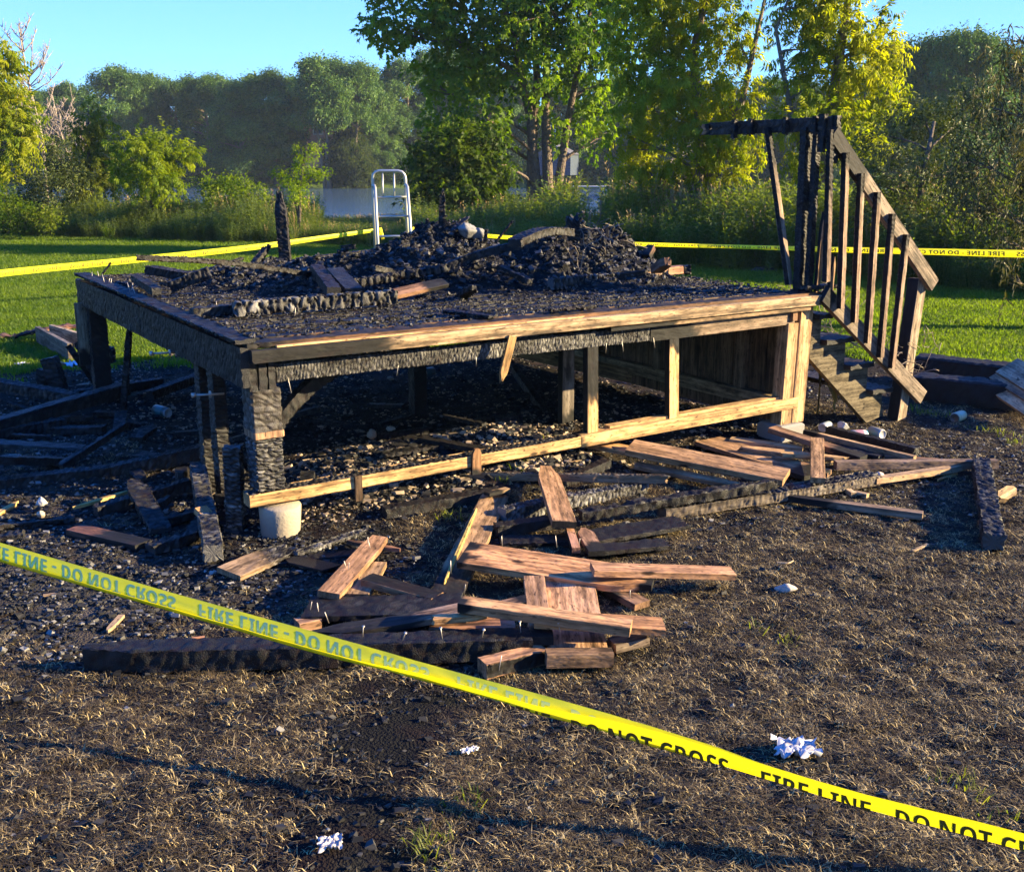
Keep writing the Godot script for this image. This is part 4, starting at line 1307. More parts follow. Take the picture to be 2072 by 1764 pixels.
	# bolts that the fire has bared on the left side
	for q in [[Vector3(-0.03, 0.575, -0.46), 0.085], [Vector3(-0.03, 0.675, -1.10), 0.10]]:
		var bolt := put("bolt", rod(q[0] + Vector3(0.06, -0.004, 0), q[0] + Vector3(-q[1], 0.004, 0), 0.0055), M.nail, deck)
		put("washer", rod(q[0] + Vector3(-0.002, 0, 0), q[0] + Vector3(-0.007, 0, 0), 0.017, Color.WHITE, 14), M.nail, bolt)
		put("bolt_head", rod(q[0] + Vector3(-q[1] + 0.012, 0.004, 0), q[0] + Vector3(-q[1] - 0.004, 0.004, 0), 0.0125, Color.WHITE, 6), M.nail, bolt)
	# nails left standing along the burnt edges
	rng.seed = 503
	for k in 20:
		var p := Vector3(rnd(0.0, 0.06), 0.885, -rnd(1.8, 3.3))
		if k > 7: p = Vector3(rnd(0.1, 2.6), 0.685, -0.02)
		if k > 13: p = Vector3(rnd(0.1, 1.4), 0.865, -rnd(0.6, 1.3))
		var d := Vector3(rnd(-0.3, 0.3), 1 if k <= 7 or k > 13 else -1, rnd(-0.3, 0.3)).normalized()
		put("nail", rod(p - d * 0.02, p + d * rnd(0.03, 0.055), 0.0017, Color.WHITE, 5), M.nail, deck)
	# piers under the corners
	var cream := Color(0.30, 0.255, 0.19)
	var pier := put("concrete_pier", lathe([Vector2(0.001, -0.05), Vector2(0.080, -0.05), Vector2(0.086, 0.0), Vector2(0.092, 0.10), Vector2(0.093, 0.132), Vector2(0.088, 0.139), Vector2(0.001, 0.139)], [cream * 0.7, cream * 0.7, cream * 0.85, cream, cream, cream * 0.9, cream * 0.9], 28), M.concrete)
	pier.position = Vector3(-1.034, 0.000, -4.559)
	pier.rotation_degrees = Vector3(2, 0, -2)
	tag(pier, "round pale concrete pier under the deck's burnt left corner post", "pier")
	var pier2 := put("concrete_pier", box(0.20, 0.16, 0.19, Color(0.22, 0.21, 0.19), 0.012), M.concrete)
	pier2.position = Vector3(1.613, -0.060, -6.275)
	pier2.rotation.y = DECK_TURN + 0.03
	tag(pier2, "square grey concrete block under the deck's right corner post", "pier")


func build_stairs() -> void:
	rng.seed = 521
	var s := base("deck_stairs", DECK_AT, DECK_TURN)
	tag(s, "wooden stairs at the deck's right end with a scorched slatted railing", "stairs")
	var brown := Color(0.33, 0.235, 0.145)
	# sawtooth stringers
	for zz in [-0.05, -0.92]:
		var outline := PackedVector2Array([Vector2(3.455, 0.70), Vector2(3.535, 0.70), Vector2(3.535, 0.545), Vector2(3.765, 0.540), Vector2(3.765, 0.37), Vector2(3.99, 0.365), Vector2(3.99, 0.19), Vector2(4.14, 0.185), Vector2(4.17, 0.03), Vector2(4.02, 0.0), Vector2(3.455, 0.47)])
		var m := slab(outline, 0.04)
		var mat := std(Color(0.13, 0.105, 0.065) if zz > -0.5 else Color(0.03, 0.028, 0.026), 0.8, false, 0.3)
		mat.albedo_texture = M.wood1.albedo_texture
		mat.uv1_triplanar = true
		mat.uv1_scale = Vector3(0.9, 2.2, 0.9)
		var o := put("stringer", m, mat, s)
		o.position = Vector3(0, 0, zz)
	for t in [[3.46, 3.58, 0.722], [3.54, 3.80, 0.562], [3.765, 3.99, 0.388], [3.99, 4.19, 0.208]]:
		member("tread", s, Vector3((t[0] + t[1]) / 2, t[2], 0.0), Vector3((t[0] + t[1]) / 2, t[2], -0.94), t[1] - t[0], 0.036, {"char": 0.95, "cell": 0.035, "rough": true, "depth": 0.008, "ash": 0.3, "step": 0.012, "wood": brown})
	member("riser_block", s, Vector3(3.72, 0.46, -0.06), Vector3(3.72, 0.46, -0.9), 0.03, 0.12, {"wood": brown, "blot": 1.0, "c1": 0.5})
	# railing
	var rail := Color(0.23, 0.175, 0.125)
	member("handrail", s, Vector3(3.405, 1.765, 0.045), Vector3(4.425, 0.858, 0.045), 0.036, 0.09, {"wood": rail, "c0": 0.42, "blot": 0.7, "step": 0.02, "pstep": 0.02, "grain": 1})
	member("bottom_rail", s, Vector3(3.43, 0.865, 0.045), Vector3(4.415, 0.140, 0.045), 0.038, 0.095, {"wood": rail * 0.95, "c0": 0.12, "blot": 0.8, "step": 0.02, "grain": 2})
	member("newel_post", s, Vector3(4.265, -0.05, -0.02), Vector3(4.355, 0.90, -0.02), 0.085, 0.085, {"wood": Color(0.36, 0.27, 0.18), "left": 0.9, "blot": 0.8, "grain": 0})
	var nc := {"char": 1.0, "cell": 0.018, "across": 0.03, "depth": 0.006, "ash": 0.5, "step": 0.005, "pstep": 0.009}
	member("newel_post", s, Vector3(3.43, 0.60, -0.135), Vector3(3.43, 1.80, -0.165), 0.07, 0.055, nc)
	member("newel_post", s, Vector3(3.435, 0.60, -0.075), Vector3(3.445, 1.79, -0.10), 0.045, 0.04, nc)
	member("rail_end", s, Vector3(3.44, 1.60, 0.03), Vector3(3.455, 1.86, 0.03), 0.05, 0.05, {"char": 1.0, "cell": 0.03, "depth": 0.008, "step": 0.008, "ash": 0.4})
	member("rail_end", s, Vector3(3.40, 1.66, -0.02), Vector3(3.40, 1.87, -0.02), 0.035, 0.05, {"char": 1.0, "cell": 0.03, "depth": 0.008, "step": 0.008, "ash": 0.4})
	# top rail along the deck's right side, snapped off, with burnt stubs of its balusters
	member("top_rail", s, Vector3(3.43, 1.815, 0.02), Vector3(3.43, 1.812, -0.98), 0.042, 0.082, {"wood": Color(0.30, 0.15, 0.07), "char": 0.97, "rough": true, "cell": 0.035, "across": 0.045, "depth": 0.008, "ash": 0.7, "step": 0.008, "pstep": 0.012, "jag1": 0.05})
	member("rail_tip", s, Vector3(3.43, 1.812, -0.965), Vector3(3.43, 1.808, -1.06), 0.036, 0.066, {"wood": Color(0.36, 0.18, 0.08), "c0": 0.03, "t1": 0.5, "jag1": 0.04, "step": 0.015})
	for k in 4:
		var z: float = [Vector3(3.392, 1.848, -0.717), Vector3(3.392, 1.844, -0.577), Vector3(3.392, 1.838, -0.297), Vector3(3.392, 1.834, -0.071)][k].z
		member("baluster_stub", s, Vector3(3.392, 1.862, z), Vector3(3.392, [1.735, 1.755, 1.752, 1.745][k], z), 0.036, 0.034, {"char": 1.0, "cell": 0.03, "depth": 0.008, "step": 0.007, "jag1": 0.03, "ash": 0.4})
	# balusters
	var bw := Color(0.33, 0.22, 0.145)
	var hang := [
		[Vector3(3.392, 0.899, -0.191), Vector3(3.392, 1.806, -0.436), 0.35],
		[Vector3(3.400, 0.941, 0.083), Vector3(3.349, 1.781, 0.083), 0.45], [Vector3(3.538, 0.777, 0.083), Vector3(3.486, 1.660, 0.083), 0.12], [Vector3(3.668, 0.686, 0.083), Vector3(3.627, 1.546, 0.083), 0.14],
		[Vector3(3.798, 0.550, 0.083), Vector3(3.781, 1.439, 0.083), 0.12], [Vector3(3.927, 0.451, 0.083), Vector3(3.928, 1.312, 0.083), 0.16], [Vector3(4.042, 0.372, 0.083), Vector3(4.075, 1.186, 0.083), 0.10]]
	for k in hang.size():
		var h = hang[k]
		member("baluster", s, h[0], h[1], 0.036, 0.036, {"wood": bw * rnd(0.85, 1.15), "c1": h[2], "left": 1.0, "rough": true, "cell": 0.022, "depth": 0.006, "step": 0.008, "pstep": 0.012, "wear": 0.003, "blot": 0.4, "ash": 0.3, "grain": k % 3})
	member("baluster_splinter", s, Vector3(3.462, 0.865, -0.04), Vector3(3.47, 1.36, -0.03), 0.03, 0.022, {"wood": Color(0.40, 0.24, 0.12), "t1": 0.25, "jag1": 0.06, "left": 1.0, "step": 0.02})
	member("baluster_splinter", s, Vector3(3.50, 0.865, 0.03), Vector3(3.51, 1.10, 0.03), 0.03, 0.022, {"wood": Color(0.36, 0.22, 0.12), "t1": 0.1, "jag1": 0.06, "left": 1.0, "step": 0.02})
	member("landing_edge", s, Vector3(3.34, 0.900, -0.03), Vector3(3.60, 0.895, -0.03), 0.07, 0.03, {"char": 1.0, "cell": 0.03, "ash": 1.0, "depth": 0.012, "step": 0.007})
	# wire tangles
	rng.seed = 525
	var w := put("wire_tangle", wires(26, Vector3(0.42, 0.20, 0.30), 0.0022), M.wire)
	w.position = Vector3(1.907, 0.620, -6.913)
	tag(w, "rusty wire tangle lying on the burnt stair treads", "wire")
	w = put("wire_tangle", wires(15, Vector3(0.20, 0.16, 0.12), 0.0022), M.wire)
	w.position = Vector3(2.545, 0.420, -6.786)
	tag(w, "loose thin wire snagged on the foot of the stair railing", "wire")


# A flat outline (x, y) cut from board of the given thickness (towards -z).
func slab(outline: PackedVector2Array, thick: float) -> ArrayMesh:
	var st := begin()
	st.set_smooth_group(-1)
	var tri := Geometry2D.triangulate_polygon(outline)
	for i in range(0, tri.size(), 3):
		var p := []
		for k in 3: p.append(outline[tri[i + k]])
		if (p[1] - p[0]).cross(p[2] - p[0]) > 0.0: p.reverse()
		for k in [0, 1, 2]: st.add_vertex(Vector3(p[k].x, p[k].y, 0))
		for k in [0, 2, 1]: st.add_vertex(Vector3(p[k].x, p[k].y, -thick))
	var ccw := not Geometry2D.is_polygon_clockwise(outline)
	for i in outline.size():
		var a := outline[i]
		var b := outline[(i + 1) % outline.size()]
		if ccw:
			var t := a
			a = b
			b = t
		for v in [Vector3(a.x, a.y, 0), Vector3(a.x, a.y, -thick), Vector3(b.x, b.y, 0), Vector3(b.x, b.y, 0), Vector3(a.x, a.y, -thick), Vector3(b.x, b.y, -thick)]:
			st.add_vertex(v)
	st.generate_normals()
	return st.commit()


func wires(many: int, reach: Vector3, r: float) -> ArrayMesh:
	var st := begin()
	for k in many:
		var p := inball() * reach
		var pts := [p]
		var d := inball().normalized()
		for i in 12:
			d = (d + inball() * 0.75).normalized()
			var n: Vector3 = pts[-1] + d * reach.length() * 0.13
			if (n / reach).length() > 1.15: d = -(n).normalized()
			pts.append(n)
		var rr := []
		for i in pts.size(): rr.append(r)
		tube(st, pts, rr, 4)
	return done(st)


# ---------------------------------------------------------------- what lies on the deck

func heap_at(x: float, z: float) -> float:
	var h := 0.0
	h += bump_at(x, z, 2.72, -1.50, 0.66, 0.26) + bump_at(x, z, 2.45, -2.75, 0.62, 0.26) + bump_at(x, z, 1.45, -2.0, 0.7, 0.13) + bump_at(x, z, 3.15, -1.55, 0.42, 0.13)
	h += bump_at(x, z, 1.95, -1.7, 0.6, 0.12) + bump_at(x, z, 0.8, -2.4, 0.6, 0.07) + bump_at(x, z, 1.3, -3.0, 0.6, 0.06) + bump_at(x, z, 0.9, -1.5, 0.5, 0.03)
	h *= 1.0 + 0.45 * nz.get_noise_2d(x * 3.0, z * 3.0) + 0.35 * nz.get_noise_2d(x * 8.0, z * 8.0)
	h += 0.012 * nz.get_noise_2d(x * 6.0, z * 6.0)
	var edge := minf(minf(x - 0.05, 3.44 - x), minf(-0.14 - z, z + 3.34))
	return 0.866 + h * smoothstep(0.0, 0.25, edge) - 0.03 * (1.0 - smoothstep(0.0, 0.12, h))


func chip(sd: int) -> ArrayMesh:
	var r := RandomNumberGenerator.new()
	r.seed = sd
	var st := begin()
	st.set_smooth_group(-1)
	var pts := []
	for k in 8:
		var s := Vector3(1 if k & 1 else -1, 1 if k & 2 else -1, 1 if k & 4 else -1)
		pts.append(s * Vector3(r.randf_range(0.35, 0.62), r.randf_range(0.15, 0.40), r.randf_range(0.25, 0.52)))
	for f in [[0, 1, 3, 2], [4, 6, 7, 5], [0, 4, 5, 1], [2, 3, 7, 6], [0, 2, 6, 4], [1, 5, 7, 3]]:
		for v in [f[0], f[1], f[2], f[0], f[2], f[3]]:
			st.set_color(Color.WHITE)
			st.add_vertex(pts[v])
	st.generate_normals()
	return st.commit()


func build_on_deck() -> void:
	rng.seed = 541
	var verts := PackedVector3Array()
	var cols := PackedColorArray()
	var idx := PackedInt32Array()
	var nx := 116
	var nzz := 108
	for i in nzz + 1:
		for k in nx + 1:
			var x := 0.06 + 3.36 * k / nx
			var z := -0.15 - 3.17 * i / nzz
			verts.append(Vector3(x, heap_at(x, z), z))
			cols.append(mixc(Color(0.012, 0.012, 0.013), Color(0.03, 0.029, 0.028), 0.3 + 0.8 * nz.get_noise_2d(x * 9.0, z * 9.0)))
	for i in nzz:
		for k in nx:
			var q := i * (nx + 1) + k
			idx.append_array([q, q + nx + 1, q + 1, q + 1, q + nx + 1, q + nx + 2])
	var heap := put("charcoal_rubble", shaped(verts, cols, idx), M.soil)
	heap.position = DECK_AT
	heap.rotation.y = DECK_TURN
	tag(heap, "mound of black charcoal rubble heaped on the deck floor", "rubble", "", "stuff")
	for v in 3:
		var where := []
		var tints := []
		for k in 12500:
			var x := rnd(0.03, 3.44)
			var z := rnd(-3.33, -0.10)
			var hy := heap_at(x, z)
			var dense := 0.30 + 0.7 * smoothstep(0.86, 0.93, hy)
			if rng.randf() > dense: continue
			var s := rnd(0.008, 0.024) * (1.0 + 0.8 * float(rng.randf() < 0.10))
			if hy < 0.88: s *= 0.5
			where.append(Transform3D((Basis(Vector3.UP, rnd(0, TAU)) * Basis(Vector3(1, 0, 0), rnd(-0.9, 0.9)) * Basis(Vector3(0, 0, 1), rnd(-0.7, 0.7))).scaled(Vector3(s, s * rnd(0.6, 1.2), s)), Vector3(x, maxf(hy, 0.868) + s * 0.15, z)))
			var t := pow(rng.randf(), 3.0)
			tints.append(mixc(Color(0.009, 0.009, 0.009), Color(0.13, 0.125, 0.12), t * 0.6))
		var c := scatter("charcoal_chunks", chip(60 + v), M.chips, where, tints, heap)
		c.set_meta("kind", "stuff")
	var scale_big := {"char": 1.0, "cell": 0.045, "across": 0.09, "depth": 0.020, "ash": 1.4, "step": 0.006, "pstep": 0.009, "jag0": 0.015, "jag1": 0.015}
	var scale_mid := {"char": 1.0, "cell": 0.028, "across": 0.045, "depth": 0.009, "ash": 0.55, "step": 0.008, "pstep": 0.011, "jag0": 0.012, "jag1": 0.012}
	var g := "charred timbers on the deck"
	piece("charred_post", "tall thin charred stick standing upright on the deck, leaning slightly", "post", "", Vector3(-1.571, 0.860, -7.558), Vector3(-1.596, 1.424, -7.558), 0.085, 0.075, scale_mid.merged({"t1": 0.5, "th1": 0.5, "t0": 1.3, "cell": 0.02, "jag1": 0.06}, true))
	piece("charred_post", "thinner dark stick rising from the rubble left of the broken concrete blocks", "post", "", Vector3(-0.520, 1.080, -8.039), Vector3(-0.503, 1.427, -8.039), 0.05, 0.045, scale_mid.merged({"t1": 0.4, "cell": 0.025, "jag1": 0.05}, true))
	piece("charred_stump", "short black post stump wrapped in wire at the rubble's crest", "post", "", Vector3(0.371, 1.150, -6.508), Vector3(0.357, 1.312, -6.508), 0.085, 0.085, scale_mid.merged({"jag1": 0.06, "ash": 0.1}, true))
	piece("charred_stick", "short black stick standing at the right of the rubble before the yellow tape", "post", "", Vector3(0.592, 0.920, -6.945), Vector3(0.577, 1.163, -6.945), 0.034, 0.034, scale_mid.merged({"jag1": 0.05, "t1": 0.5, "ash": 0.2}, true))
	piece("charred_stick", "slanted thin black stick poking from the rubble beside the concrete blocks", "stick", g, Vector3(-0.116, 1.080, -7.331), Vector3(0.007, 1.230, -7.331), 0.02, 0.02, scale_mid.merged({"t1": 0.4, "ash": 0.1}, true))
	piece("charred_stick", "stubby black stick next to the broken concrete blocks", "stick", g, Vector3(-0.188, 1.060, -7.710), Vector3(-0.181, 1.156, -7.710), 0.03, 0.03, scale_mid.merged({"ash": 0.2}, true))
	piece("charred_stick", "small pointed charred stick leaning left of the tall upright one", "stick", g, Vector3(-1.784, 0.900, -7.569), Vector3(-1.679, 1.056, -7.569), 0.045, 0.035, scale_mid.merged({"t1": 0.35}, true))
	piece("charred_spike", "black spike poking up over the deck's far left edge", "stick", g, Vector3(-2.735, 0.880, -7.220), Vector3(-2.665, 0.962, -7.220), 0.022, 0.015, scale_mid.merged({"t1": 0.2}, true))
	piece("charred_pole", "long thin black pole lying raised across the deck, its tip over the left edge", "pole", g, Vector3(-1.201, 0.950, -6.518), Vector3(-1.938, 1.130, -5.600), 0.045, 0.035, scale_mid.merged({"t1": 0.5, "bow": 0.02, "ash": 0.25}, true))
	piece("charred_beam", "stubby cracked beam lying below the long thin pole, end toward the left", "beam", g, Vector3(-1.963, 0.910, -6.186), Vector3(-1.730, 1.000, -6.214), 0.075, 0.07, scale_mid)
	piece("charred_beam", "grey scaly alligatored beam lying along the deck's front left", "beam", g, Vector3(-1.377, 0.905, -5.296), Vector3(-0.616, 0.915, -5.742), 0.085, 0.085, scale_big)
	piece("charred_beam", "thin cracked beam end continuing left of the scaly beam", "beam", g, Vector3(-1.581, 0.890, -5.280), Vector3(-1.295, 0.900, -5.468), 0.08, 0.05, scale_mid)
	piece("charred_beam", "long cracked beam slanting up the rubble toward the crest", "beam", g, Vector3(-0.966, 0.930, -6.107), Vector3(-0.387, 1.000, -6.487), 0.07, 0.06, scale_big.merged({"ash": 0.8, "jag1": 0.0}, true))
	piece("charred_beam", "upper half of the slanting beam reaching the rubble's crest", "beam", g, Vector3(-0.393, 1.000, -6.487), Vector3(0.146, 1.140, -6.568), 0.06, 0.055, scale_mid.merged({"bow": 0.02}, true))
	piece("charred_beam", "dark curved beam over the crest beside the stump", "beam", g, Vector3(0.010, 1.200, -5.639), Vector3(0.326, 1.220, -6.217), 0.09, 0.05, scale_mid.merged({"bow": 0.03, "ash": 0.2}, true))
	piece("charred_beam", "short thick black beam end tipped toward the viewer with a rust-brown cut", "beam", g, Vector3(-1.180, 0.980, -6.544), Vector3(-0.951, 0.930, -5.771), 0.08, 0.07, {"char": 0.98, "wood": Color(0.3, 0.14, 0.07), "rough": true, "cell": 0.03, "step": 0.01})
	piece("charred_beam", "smooth dark board leaning beside the short tipped beam", "beam", g, Vector3(-1.038, 1.000, -6.333), Vector3(-0.858, 0.930, -5.863), 0.10, 0.03, scale_mid.merged({"depth": 0.003}, true))
	piece("scorched_plank", "red-brown plank half buried at the foot of the rubble", "plank", g, Vector3(-0.699, 0.900, -5.845), Vector3(-0.383, 0.940, -6.169), 0.07, 0.025, {"wood": Color(0.20, 0.11, 0.065), "blot": 1.0, "c1": 0.15, "roll": 25})
	piece("charred_beam", "ash-grey cracked beam with flaked top at the deck's right", "beam", g, Vector3(0.224, 0.905, -6.441), Vector3(0.658, 0.910, -6.735), 0.075, 0.08, scale_big.merged({"ash": 1.3, "cell": 0.03, "jag1": 0.0}, true))
	piece("scorched_beam", "brown half-burnt beam continuing right of the ash-grey one", "beam", g, Vector3(0.651, 0.910, -6.735), Vector3(0.994, 0.915, -7.061), 0.06, 0.06, {"wood": Color(0.26, 0.16, 0.10), "c0": 0.3, "blot": 1.0, "step": 0.015})
	piece("broken_block", "pointed rust-brown broken timber piece on the deck's far right edge", "block", g, Vector3(0.912, 0.950, -6.860), Vector3(0.957, 1.020, -6.661), 0.075, 0.05, {"wood": Color(0.27, 0.14, 0.085), "t1": 0.5, "jag1": 0.02, "step": 0.02})
	piece("broken_block", "flat red-brown block at the deck's far right corner", "block", g, Vector3(0.996, 0.920, -7.076), Vector3(1.156, 0.920, -7.212), 0.07, 0.05, {"wood": Color(0.30, 0.15, 0.09), "blot": 0.6, "c1": 0.03})
	piece("charred_chunk", "upright black chunk ending the debris at the deck's far right", "block", g, Vector3(1.139, 0.900, -7.019), Vector3(1.133, 0.967, -7.019), 0.05, 0.05, scale_mid)
	piece("charred_chunk", "dark brown chunk above the rubble's right shoulder", "block", g, Vector3(0.888, 1.000, -7.188), Vector3(0.926, 1.060, -7.248), 0.055, 0.045, {"wood": Color(0.13, 0.07, 0.045), "blot": 1.0, "c0": 0.05})
	piece("charred_beam", "stick-like charred timber lying at the rubble's lower right", "beam", g, Vector3(0.112, 0.930, -6.316), Vector3(-0.077, 1.000, -6.487), 0.06, 0.04, scale_mid)
	piece("charred_beam", "flat black flake on the bare floor near the deck's front", "beam", g, Vector3(-0.325, 0.885, -5.392), Vector3(-0.086, 0.880, -5.212), 0.09, 0.02, scale_mid.merged({"ash": 0.05}, true))
	piece("charred_beam", "thin black lath lying near the deck's front edge", "beam", g, Vector3(0.183, 0.885, -5.392), Vector3(0.430, 0.885, -5.545), 0.04, 0.02, scale_mid.merged({"ash": 0.05}, true))
	piece("charred_beam", "dark timber lying behind the tall stick along the deck's back left", "beam", g, Vector3(-1.479, 0.950, -7.465), Vector3(-0.983, 0.980, -7.849), 0.07, 0.05, scale_mid.merged({"ash": 0.2}, true))
	piece("charred_beam", "blackened rail running to the ladder's foot at the back", "beam", g, Vector3(-1.120, 0.980, -7.120), Vector3(-0.675, 1.060, -7.613), 0.05, 0.03, scale_mid.merged({"ash": 0.4}, true))
	piece("charred_beam", "cracked beam with nails at the deck's left back corner", "beam", g, Vector3(-1.989, 0.920, -6.697), Vector3(-2.299, 0.950, -6.860), 0.09, 0.06, scale_mid)
	piece("charred_beam", "splintered timber end by the deck's left edge", "beam", g, Vector3(-2.348, 0.910, -6.735), Vector3(-1.940, 0.920, -5.903), 0.06, 0.05, scale_mid)
	rng.seed = 543
	for k in 22:
		var x := rnd(0.6, 3.2)
		var z := rnd(-3.0, -0.9)
		var a := DECK_AT + Basis(Vector3.UP, DECK_TURN) * Vector3(x, heap_at(x, z) + 0.02, z)
		var d := Vector3(rnd(-1, 1), rnd(-0.25, 0.35), rnd(-1, 1)).normalized() * rnd(0.10, 0.34)
		piece("charred_fragment", "short charred fragment of timber lying in the rubble on the deck", "timber fragment", "charred fragments in the deck's rubble", a, a + d, rnd(0.03, 0.075), rnd(0.015, 0.04), scale_mid.merged({"ash": rnd(0.1, 0.8), "t1": rnd(0.3, 1.0), "jag0": 0.02, "jag1": 0.02}, true))
	# broken concrete blocks
	for q in [[Vector3(-0.329, 1.130, -7.919), Vector3(0.085, 0.065, 0.06), "larger of two broken concrete blocks atop the rubble", 1.3], [Vector3(-0.251, 1.100, -7.949), Vector3(0.055, 0.055, 0.05), "smaller darker concrete chunk beside the larger block atop the rubble", 2.7]]:
		var o := put("concrete_chunk", lump(q[1], Color(0.24, 0.235, 0.22), Color(0.10, 0.10, 0.095), q[3], 12, 9), M.concrete)
		o.position = q[0]
		tag(o, q[2], "concrete block")
	rng.seed = 545
	var w := put("wire_tangle", wires(8, Vector3(0.20, 0.17, 0.14), 0.002), M.wire)
	w.position = Vector3(0.414, 1.200, -6.359)
	tag(w, "springy wire tangle round the stump on the rubble's crest", "wire")
	w = put("wire_tangle", wires(6, Vector3(0.24, 0.08, 0.14), 0.002), M.wire)
	w.position = Vector3(0.643, 1.100, -7.139)
	tag(w, "flat wire coils trailing right of the rubble's crest", "wire")
	w = put("bent_nail_strip", rod(Vector3(-0.668, 1.080, -8.507), Vector3(-0.580, 1.060, -7.912), 0.006), M.metal)
	tag(w, "bent pale metal rod sticking from the rubble near the ladder", "metal rod")


func build_ladder() -> void:
	var at := Vector3.ZERO
	at = Vector3(-1.574, 0.000, -14.300)
	var l := base("pool_ladder", at)
	tag(l, "aluminium pool ladder with hooped handrail standing behind the deck", "ladder")
	var st := begin()
	var hoop := []
	for p in [Vector3(-0.216, 0.057, 0.000), Vector3(-0.224, 1.042, 0.000), Vector3(-0.225, 1.404, 0.000), Vector3(-0.217, 1.460, 0.000), Vector3(-0.184, 1.491, 0.000), Vector3(-0.139, 1.504, 0.000), Vector3(0.103, 1.504, 0.000), Vector3(0.154, 1.491, 0.000), Vector3(0.185, 1.454, 0.000), Vector3(0.196, 1.404, 0.000), Vector3(0.200, 1.042, 0.000), Vector3(0.222, 0.057, 0.000)]: hoop.append(p)
	var rr := []
	for p in hoop: rr.append(0.021)
	tube(st, hoop, rr, 10)
	put("hoop_rail", done(st), M.metal, l)
	for q in [[Vector3(-0.225, 1.305, 0.000), Vector3(-0.202, 1.324, 0.000), Vector3(-0.184, 1.299, 0.000), Vector3(-0.132, 0.018, 0.000)], [Vector3(0.188, 1.317, 0.000), Vector3(0.213, 1.333, 0.000), Vector3(0.232, 1.305, 0.000), Vector3(0.319, 0.018, 0.000)]]:
		st = begin()
		var pts := []
		for i in 4: pts.append(q[i] + Vector3(0, 0, [0.0, 0.06, 0.12, 0.34][i]))
		tube(st, pts, [0.02, 0.02, 0.02, 0.02], 10)
		put("side_rail", done(st), M.metal, l)
	for q in [[Vector3(-0.194, 1.174, 0.000), Vector3(0.223, 1.180, 0.000), 0.10], [Vector3(-0.169, 0.935, 0.000), Vector3(0.243, 0.941, 0.000), 0.16], [Vector3(-0.144, 0.688, 0.000), Vector3(0.263, 0.694, 0.000), 0.22], [Vector3(-0.139, 0.438, 0.000), Vector3(0.283, 0.445, 0.000), 0.28]]:
		put("rung", rod(q[0] + Vector3(0, 0, q[2]), q[1] + Vector3(0, 0, q[2]), 0.014, Color.WHITE, 8), M.metal, l)
	for q in [[Vector3(-0.095, 1.491, 0.000), Vector3(-0.091, 1.180, 0.000)], [Vector3(0.052, 1.491, 0.000), Vector3(0.056, 1.180, 0.000)]]:
		put("hoop_bar", rod(q[0], q[1] + Vector3(0, 0, 0.1), 0.012, Color.WHITE, 8), M.metal, l)


# ---------------------------------------------------------------- barrier tape

